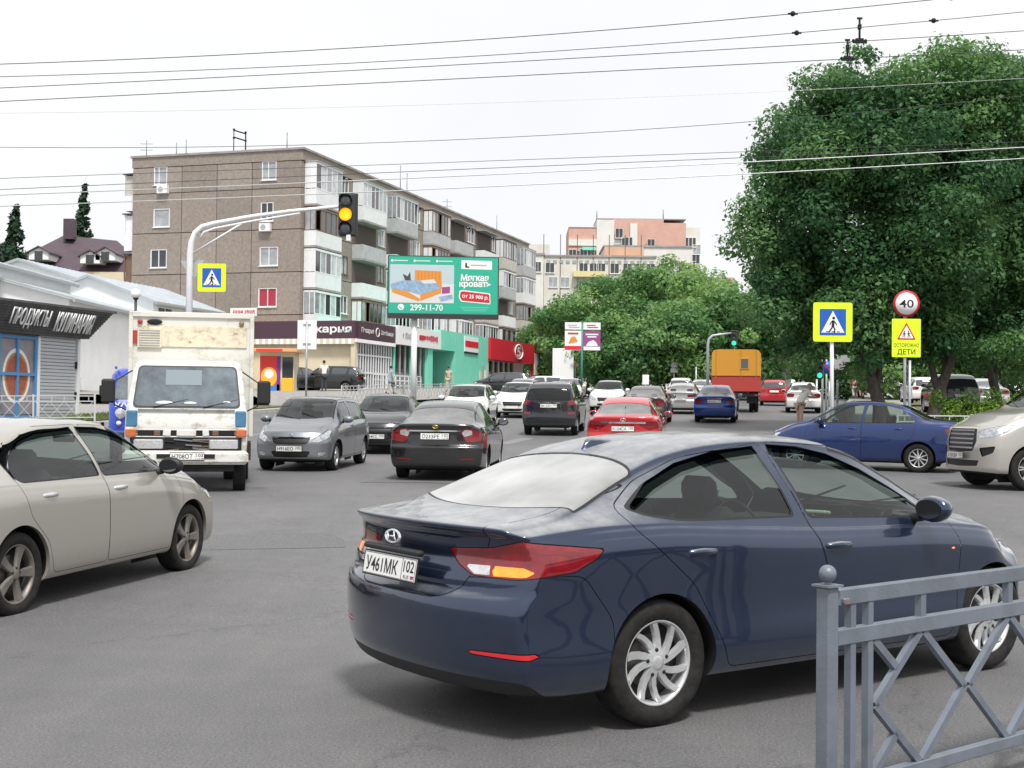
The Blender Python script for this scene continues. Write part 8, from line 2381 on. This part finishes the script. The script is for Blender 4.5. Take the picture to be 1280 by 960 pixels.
def billboard():
    d = 71.0; p = W(517, d); p.z = G(d)+.3
    t = thing('billboard', 'large green furniture billboard with a picture of an orange bed on a single white pole', 'billboard', p, R(4)); Z = lambda py: ZY(py, d)-p.z-.03; X = lambda px: (px-517)/F_PX*d
    b = MB(); b.tube([(0, .2, -.5), (0, .2, Z(398))], [.16, .15], 14); b.build('pole', MATS['bal_white'], t)
    x0, x1, z0, z1 = X(484.5), X(621), Z(393), Z(321)
    b = MB(); b.box(((x0+x1)/2, .2, (z0+z1)/2), (x1-x0+.12, .36, z1-z0+.12)); b.build('casing', MATS['signal_black'], t)
    b = MB(); b.box(((x0+x1)/2, .12, z0-.10), (x1-x0+.10, .7, .24)); b.build('catwalk', MATS['signal_black'], t)
    b = MB(); b.box(((x0+x1)/2, .0, (z0+z1)/2), (x1-x0, .06, z1-z0)); b.build('poster', MATS['billboard_green'], t)
    y = -.034
    def flat(pts, m, nm, k=0.0, r=.02):
        b = MB(); b.prism(smooth_poly([(X(a), Z(c)) for a, c in pts], r), lambda x, z, q: (x, y-k+.004*(1-q), z)); b.build(nm, MATS[m], t)
    flat([(486, 331), (566, 331), (566, 379), (486, 379)], 'room_wall', 'picture', 0.0)
    flat([(486, 362), (500, 355), (566, 355), (566, 379), (486, 379)], 'room_floor', 'picture_floor', .004)
    flat([(517, 338), (550, 339), (551, 361), (517, 360)], 'orange_bed', 'picture_bed', .008, .03)
    for i in range(7):
        b = MB(); b.box((X(521+i*4.4), y-.0145, Z(345)), (.018, .004, .55)); b.build('picture_bed', mat('bed_seam', (.42, .15, .02), rough=.6), t)
    flat([(488, 362), (508, 365), (524, 374), (522, 377), (489, 366)], 'orange_bed', 'picture_bed', .012, .02)
    flat([(524, 367), (550, 360), (550, 366), (524, 376.5)], 'orange_bed', 'picture_bed', .013, .02)
    flat([(487, 356), (503, 351), (543, 351), (549, 361), (524, 368.5), (507, 364), (488, 361.5)], 'blue_linen', 'picture_linen', .016, .04)
    flat([(524, 351), (541, 349), (544, 354), (528, 355)], 'room_floor', 'picture_pillow', .020, .04)
    flat([(505, 351), (502, 343), (508, 346), (511, 340), (512, 351)], 'purple_roof', 'picture_plant', .018, .01)
    flat([(551, 359), (561, 358), (561, 366), (551, 367)], 'purple_poster', 'picture_table', .012, .01)
    flat([(547, 371), (564, 368), (565, 373), (550, 377)], 'blue_linen', 'picture_rug', .012, .01)
    b = MB(); b.box((X(541), y, Z(326.5)), (3.2, .006, .05)); 
    for i in range(3):
        q = MB(); q.box((X(499+i*28), y, Z(326.3)), (.78, .006, .06)); q.build('small_print', MATS['room_floor'], t)
        q = MB(); q.box((X(488.5+i*28), y, Z(326.3)), (.10, .006, .12)); q.build('small_print', MATS['sign_white'], t)
    flat([(575, 324.5), (613.5, 325), (613.5, 336), (575, 335.5)], 'sign_white', 'logo_box', 0, .03)
    q = MB(); q.box((X(581), y-.008, Z(330.5)), (.10, .004, .22)); q.box((X(582.5), y-.008, Z(333)), (.2, .004, .07)); q.build('logo_mark', MATS['ink'], t)
    q = MB(); q.box((X(597), y-.008, Z(330.5)), (.85, .004, .06)); q.build('small_print', MATS['sign_back'], t)
    text('Мягкая', MATS['sign_white'], t, ((X(592)), y-.006, Z(346.3)), (PI/2, 0, 0), .4, bold=.035, width=1.50, height=.38)
    text('кровать', MATS['sign_white'], t, ((X(592.5)), y-.006, Z(355.8)), (PI/2, 0, 0), .4, bold=.035, width=1.72, height=.36)
    flat([(573, 363), (577, 362), (611.5, 365.8), (612, 379.5), (575, 376.5), (572, 371)], 'sign_white', 'price_tag', .0, .06)
    flat([(574.5, 364), (577.5, 363.5), (610.5, 367), (611, 378), (576, 375.3), (573.5, 370.5)], 'sign_ring_red', 'price_tag', .006, .06)
    text('от 25 900 р.', MATS['sign_white'], t, (X(593), y-.014, Z(371)), (PI/2, R(4), 0), .4, bold=.02, width=1.42, height=.26)
    q = MB(); q.add([(X(500)+.17*math.cos(a), y-.006, Z(384.5)+.17*math.sin(a)) for a in np.linspace(0, 6, 20)], [list(range(20))]); q.build('phone_symbol', MATS['sign_white'], t)
    q = MB(); q.tube([(X(500)-.07, y-.012, Z(384.5)+.07), (X(500)-.04, y-.012, Z(384.5)-.03), (X(500)+.06, y-.012, Z(384.5)-.07)], .018, 5); q.build('phone_symbol', MATS['billboard_green'], t)
    text('299-11-70', MATS['sign_white'], t, (X(532), y-.006, Z(384.8)), (PI/2, 0, 0), .4, bold=.02, width=1.76, height=.34)
    for i in range(3):
        q = MB(); q.box((X(592), y, Z(383.5+i*2.2)), (1.6-.2*i, .006, .025)); q.build('small_print', MATS['mint'], t)
def wires():
    # (row at column 0, row at 640, row at 1280, distance left, distance right, radius, material, description)
    Wr = [(78, 44, -16, 24, 24, .011, 'wire_black', 'topmost thin overhead wire crossing the whole sky'), (94, 65, 12, 25, 25, .010, 'wire_black', 'second overhead wire from the top'), (108, 75, 36, 26, 26, .011, 'wire_black', 'third overhead wire from the top, passing the hanger by the tree top'),
          (125, 93, 60, 27, 27, .012, 'wire_black', 'fourth overhead wire from the top, thicker, touching the tree top'), (140, 126, 96, 40, 40, .008, 'wire_pale', 'faint pale wire between the upper and lower groups'), (183, 170, 118, 38, 38, .012, 'wire_black', 'dark wire that just clears the roof of the flats'),
          (222, 199, 176, 30, 30, .009, 'wire_black', 'upper wire of the lowest group, across the top floor of the flats'), (236, 208, 182, 30, 31, .010, 'wire_black', 'second wire of the lowest group, across the flats'), (243, 216, 183, 22, 22, .012, 'wire_pale', 'bright wire crossing in front of the big tree, upper of two'), (257, 231, 197, 22.5, 22.5, .012, 'wire_pale', 'bright wire crossing in front of the big tree, lower of two')]
    def wy(i, px):
        y0, ym, y1, d0, d1 = Wr[i][:5]; s = px/1280
        return y0*(1-s)*(1-2*s)+ym*4*s*(1-s)+y1*s*(2*s-1)-.0105*(px-640), d0+(d1-d0)*s
    for i, (y0, ym, y1, d0, d1, r, m, lb) in enumerate(Wr):
        pts = []
        for k in range(-6, 27):
            px = -30+k*66.0; s = px/1280
            y, d = wy(i, px)
            pts.append(((px-640)/F_PX*d, d, ZY(y, d)+0))
        b = MB(); b.tube(pts, r*.72, 5); o = b.build('overhead_wire', MATS[m]); tag(o, lb, 'wire', 'overhead wires over the junction')
    # hangers with insulators
    for i, (px, ya, yb, d) in enumerate(((1072, 16, 43, 25), (1057, 38, 60, 26))):
        yw, d = wy((2, 3)[i], px); p = W(px, d, ZY(yw, d)+.03); b = MB(); h = (yb-ya)/F_PX*d
        b.tube([(0, 0, -.02), (0, 0, h)], .022, 6); b.box((0, 0, 0), (.16, .05, .05)); b.box((0, 0, -.05), (.26, .05, .035)); b.box((0, 0, h*.6), (.07, .07, .10), ch=.01); b.box((0, 0, h), (.10, .05, .03))
        for s in (1, -1): b.ball((s*.12, 0, -.02), .035, 8, 6)
        o = b.build('wire_hanger', MATS['gap'], None, p); tag(o, ('left and lower' if i else 'right and higher')+' black hanger holding the wires above the big tree', 'wire hanger')
    for px, wi in ((988, 0), (993, 1), (1187, 0), (1165, 1)):
        py, d = wy(wi, px)
        b = MB(); b.smooth = True; b.ball((0, 0, 0), .05, 8, 6); b.tube([(-.09, 0, 0), (.09, 0, 0)], .02, 5)
        o = b.build('wire_insulator', MATS['gap'], None, W(px, d, ZY(py, d))); tag(o, 'small black insulator on a top wire at column %s of the sky' % ('left' if px < 1000 else 'right') if False else {988: 'small insulator on the topmost wire, left of the hangers', 993: 'small insulator on the second wire, left of the hangers', 1187: 'small insulator at the very top edge, right of the hangers', 1165: 'small insulator on the second wire, right of the hangers'}[px], 'insulator')
def build_furniture():
    signs(); billboard(); wires(); near_fence()
    a = Vector((KL(45)-.6, 45.2, 0)); 
    white_fence(['white rail panel nearest the truck, at the end of the run before the food kiosk', 'white rail panel second from the truck, before the closed shutter', 'white rail panel before the pizza posters', 'white rail panel at the left edge of the picture'], a, a+Vector((-6.6, -2.2, 0)).normalized()*8.8*.9, 4, group=None)
    white_fence('white rail panel in the row between the road and the shops', (KL(66)-.5, 66, 0), (KL(90)-.5, 90, 0), 11, group='rail panels between the road and the shops')
    white_fence('low white rail panel at the corner of the right pavement', (KR(41)+.4, 41, 0), (KR(50)+.4, 50, 0), 3, .8, group='low rail panels on the right corner')
    white_fence('low white rail panel along the cross street under the tree', (KR(39)+2.6, 39.2, 0), (KR(39)+16, 39.6, 0), 6, .8, group='low rail panels under the tree')
    # brown board barrier on the right pavement
    p = Vector((KR(46)+.5, 46, G(46)+.1)); L = 14
    t = thing('board_barrier', 'long grey-brown board barrier along the right pavement behind the man', 'barrier', p, RZF)
    for i in range(7):
        b = MB(); b.box((i*2+1, 0, .42), (1.96, .05, .72)); o = b.build('board', mat('board_brown', (.26, .23, .20), rough=.9, vary=.2, scale=3), t); o.rotation_euler = (0, -.025, 0)
        b = MB(); b.box((i*2, 0, .45), (.06, .07, .95)); b.build('post', MATS['galv'], t)
def build_people():
    gr = None
    white, beige, dark = mat('cloth_white', (.72, .72, .70), rough=.9), mat('cloth_beige', (.50, .42, .32), rough=.9), mat('cloth_dark', (.04, .045, .06), rough=.9)
    blue, pink, grey = mat('cloth_blue', (.30, .40, .55), rough=.9), mat('cloth_pink', (.62, .28, .28), rough=.9), mat('cloth_grey', (.40, .40, .44), rough=.9)
    P = lambda px, d, z: Vector(((px-640)/F_PX*d, d, z))
    person('man in a white shirt and dark trousers standing by the dark hatchback near the kiosk', P(405, 74.5, G(74.5)+.62), R(20), white, dark, h=1.74, arms='fore')
    person('woman in a pale blue dress walking past the bakery ramp', P(488, 77, G(77)+.45), R(-60), blue, blue, h=1.64, stride=.6, dress=True, bag=MATS['cloth_dark'] if 'cloth_dark' in MATS else None)
    person('person in beige walking out of the mint green shop', P(561, 88, G(88)+.45), R(160), beige, beige, h=1.68, stride=.5)
    person('person in a pink top walking on the far right pavement, left one of the pair', P(1067, 100, G(100)+.15), R(10), pink, white, HAIRG, 1.62, stride=.5)
    person('person in a pink and white outfit beside the first on the far right pavement', P(1073, 101, G(101)+.15), R(10), pink, pink, h=1.66, stride=-.5)
    person('woman in a pale grey dress on the far right pavement', P(1079, 97, G(97)+.15), R(5), grey, grey, HAIRG, 1.66, stride=.4, dress=True)
    person('man in a pale shirt leaning forward on the low white rail at the right corner', P(1000, 46.5, G(46.5)+.05), R(-75), white, cloth_tan(), HAIRG, 1.72, arms='lean', lean=.45)
def cloth_tan(): return mat('cloth_tan', (.45, .33, .24), rough=.9)
# ------------------------------------------------------------ put it together
def hero():
    S = HERO
    S['yside'] = yside_of(S)
    S['deflect'] = [[(1.00, 1.10, .012), (1.18, 1.205, .035), (1.42, 1.298, .045), (1.72, 1.358, .045), (2.03, 1.386, .045)], [(2.14, 1.392, .045), (2.38, 1.378, .045), (2.60, 1.336, .045), (2.84, 1.244, .045), (3.04, 1.140, .035), (3.16, 1.07, .02)]]
    S['extra'] = hero_extra
    hd = R(35); h = Vector((math.cos(hd), math.sin(hd), 0)); n = Vector((-h.y, h.x, 0))
    ax = Vector((.752, 6.6, 0)) + n*.86
    o = build_car('saloon_car', 'dark blue saloon with dusty rear window turning right in the foreground', ax + h*(S['L']/2-S['ra']), hd, S, 'cars in the junction')
    return o, hd
setup_kerb()
ground()
flats(); shops(); far_buildings(); left_side()
build_trees(); hedge()
box_truck(); blue_van(); van_truck(); white_van()
h_o, h_hd = hero()
build_traffic()
build_furniture()
build_people()
def seated(root, x, y, label, top, rz):
    """driver sitting behind the wheel"""
    M = Matrix.Translation(root.location) @ root.rotation_euler.to_matrix().to_4x4()
    p = M @ Vector((x, y, 0))
    return person(label, (p.x, p.y, root.location.z-.02), rz-PI/2, top, MATS['cloth_dark'], arms='wheel', sitting=True, h=1.58)
seated(h_o, .12, .36, 'driver at the wheel of the dark blue saloon in the foreground', MATS['cloth_dark'], h_hd)
grass('verge_grass', lambda y: KL(y)-3.4, lambda y: KL(y)-1.0, 45.6, 58, 5000, .15)
grass('verge_grass', lambda y: KR(y)+4.4, lambda y: KR(y)+16, 39, 60, 9000, .15, seed=5)
bpy.data.scenes.remove(_work)
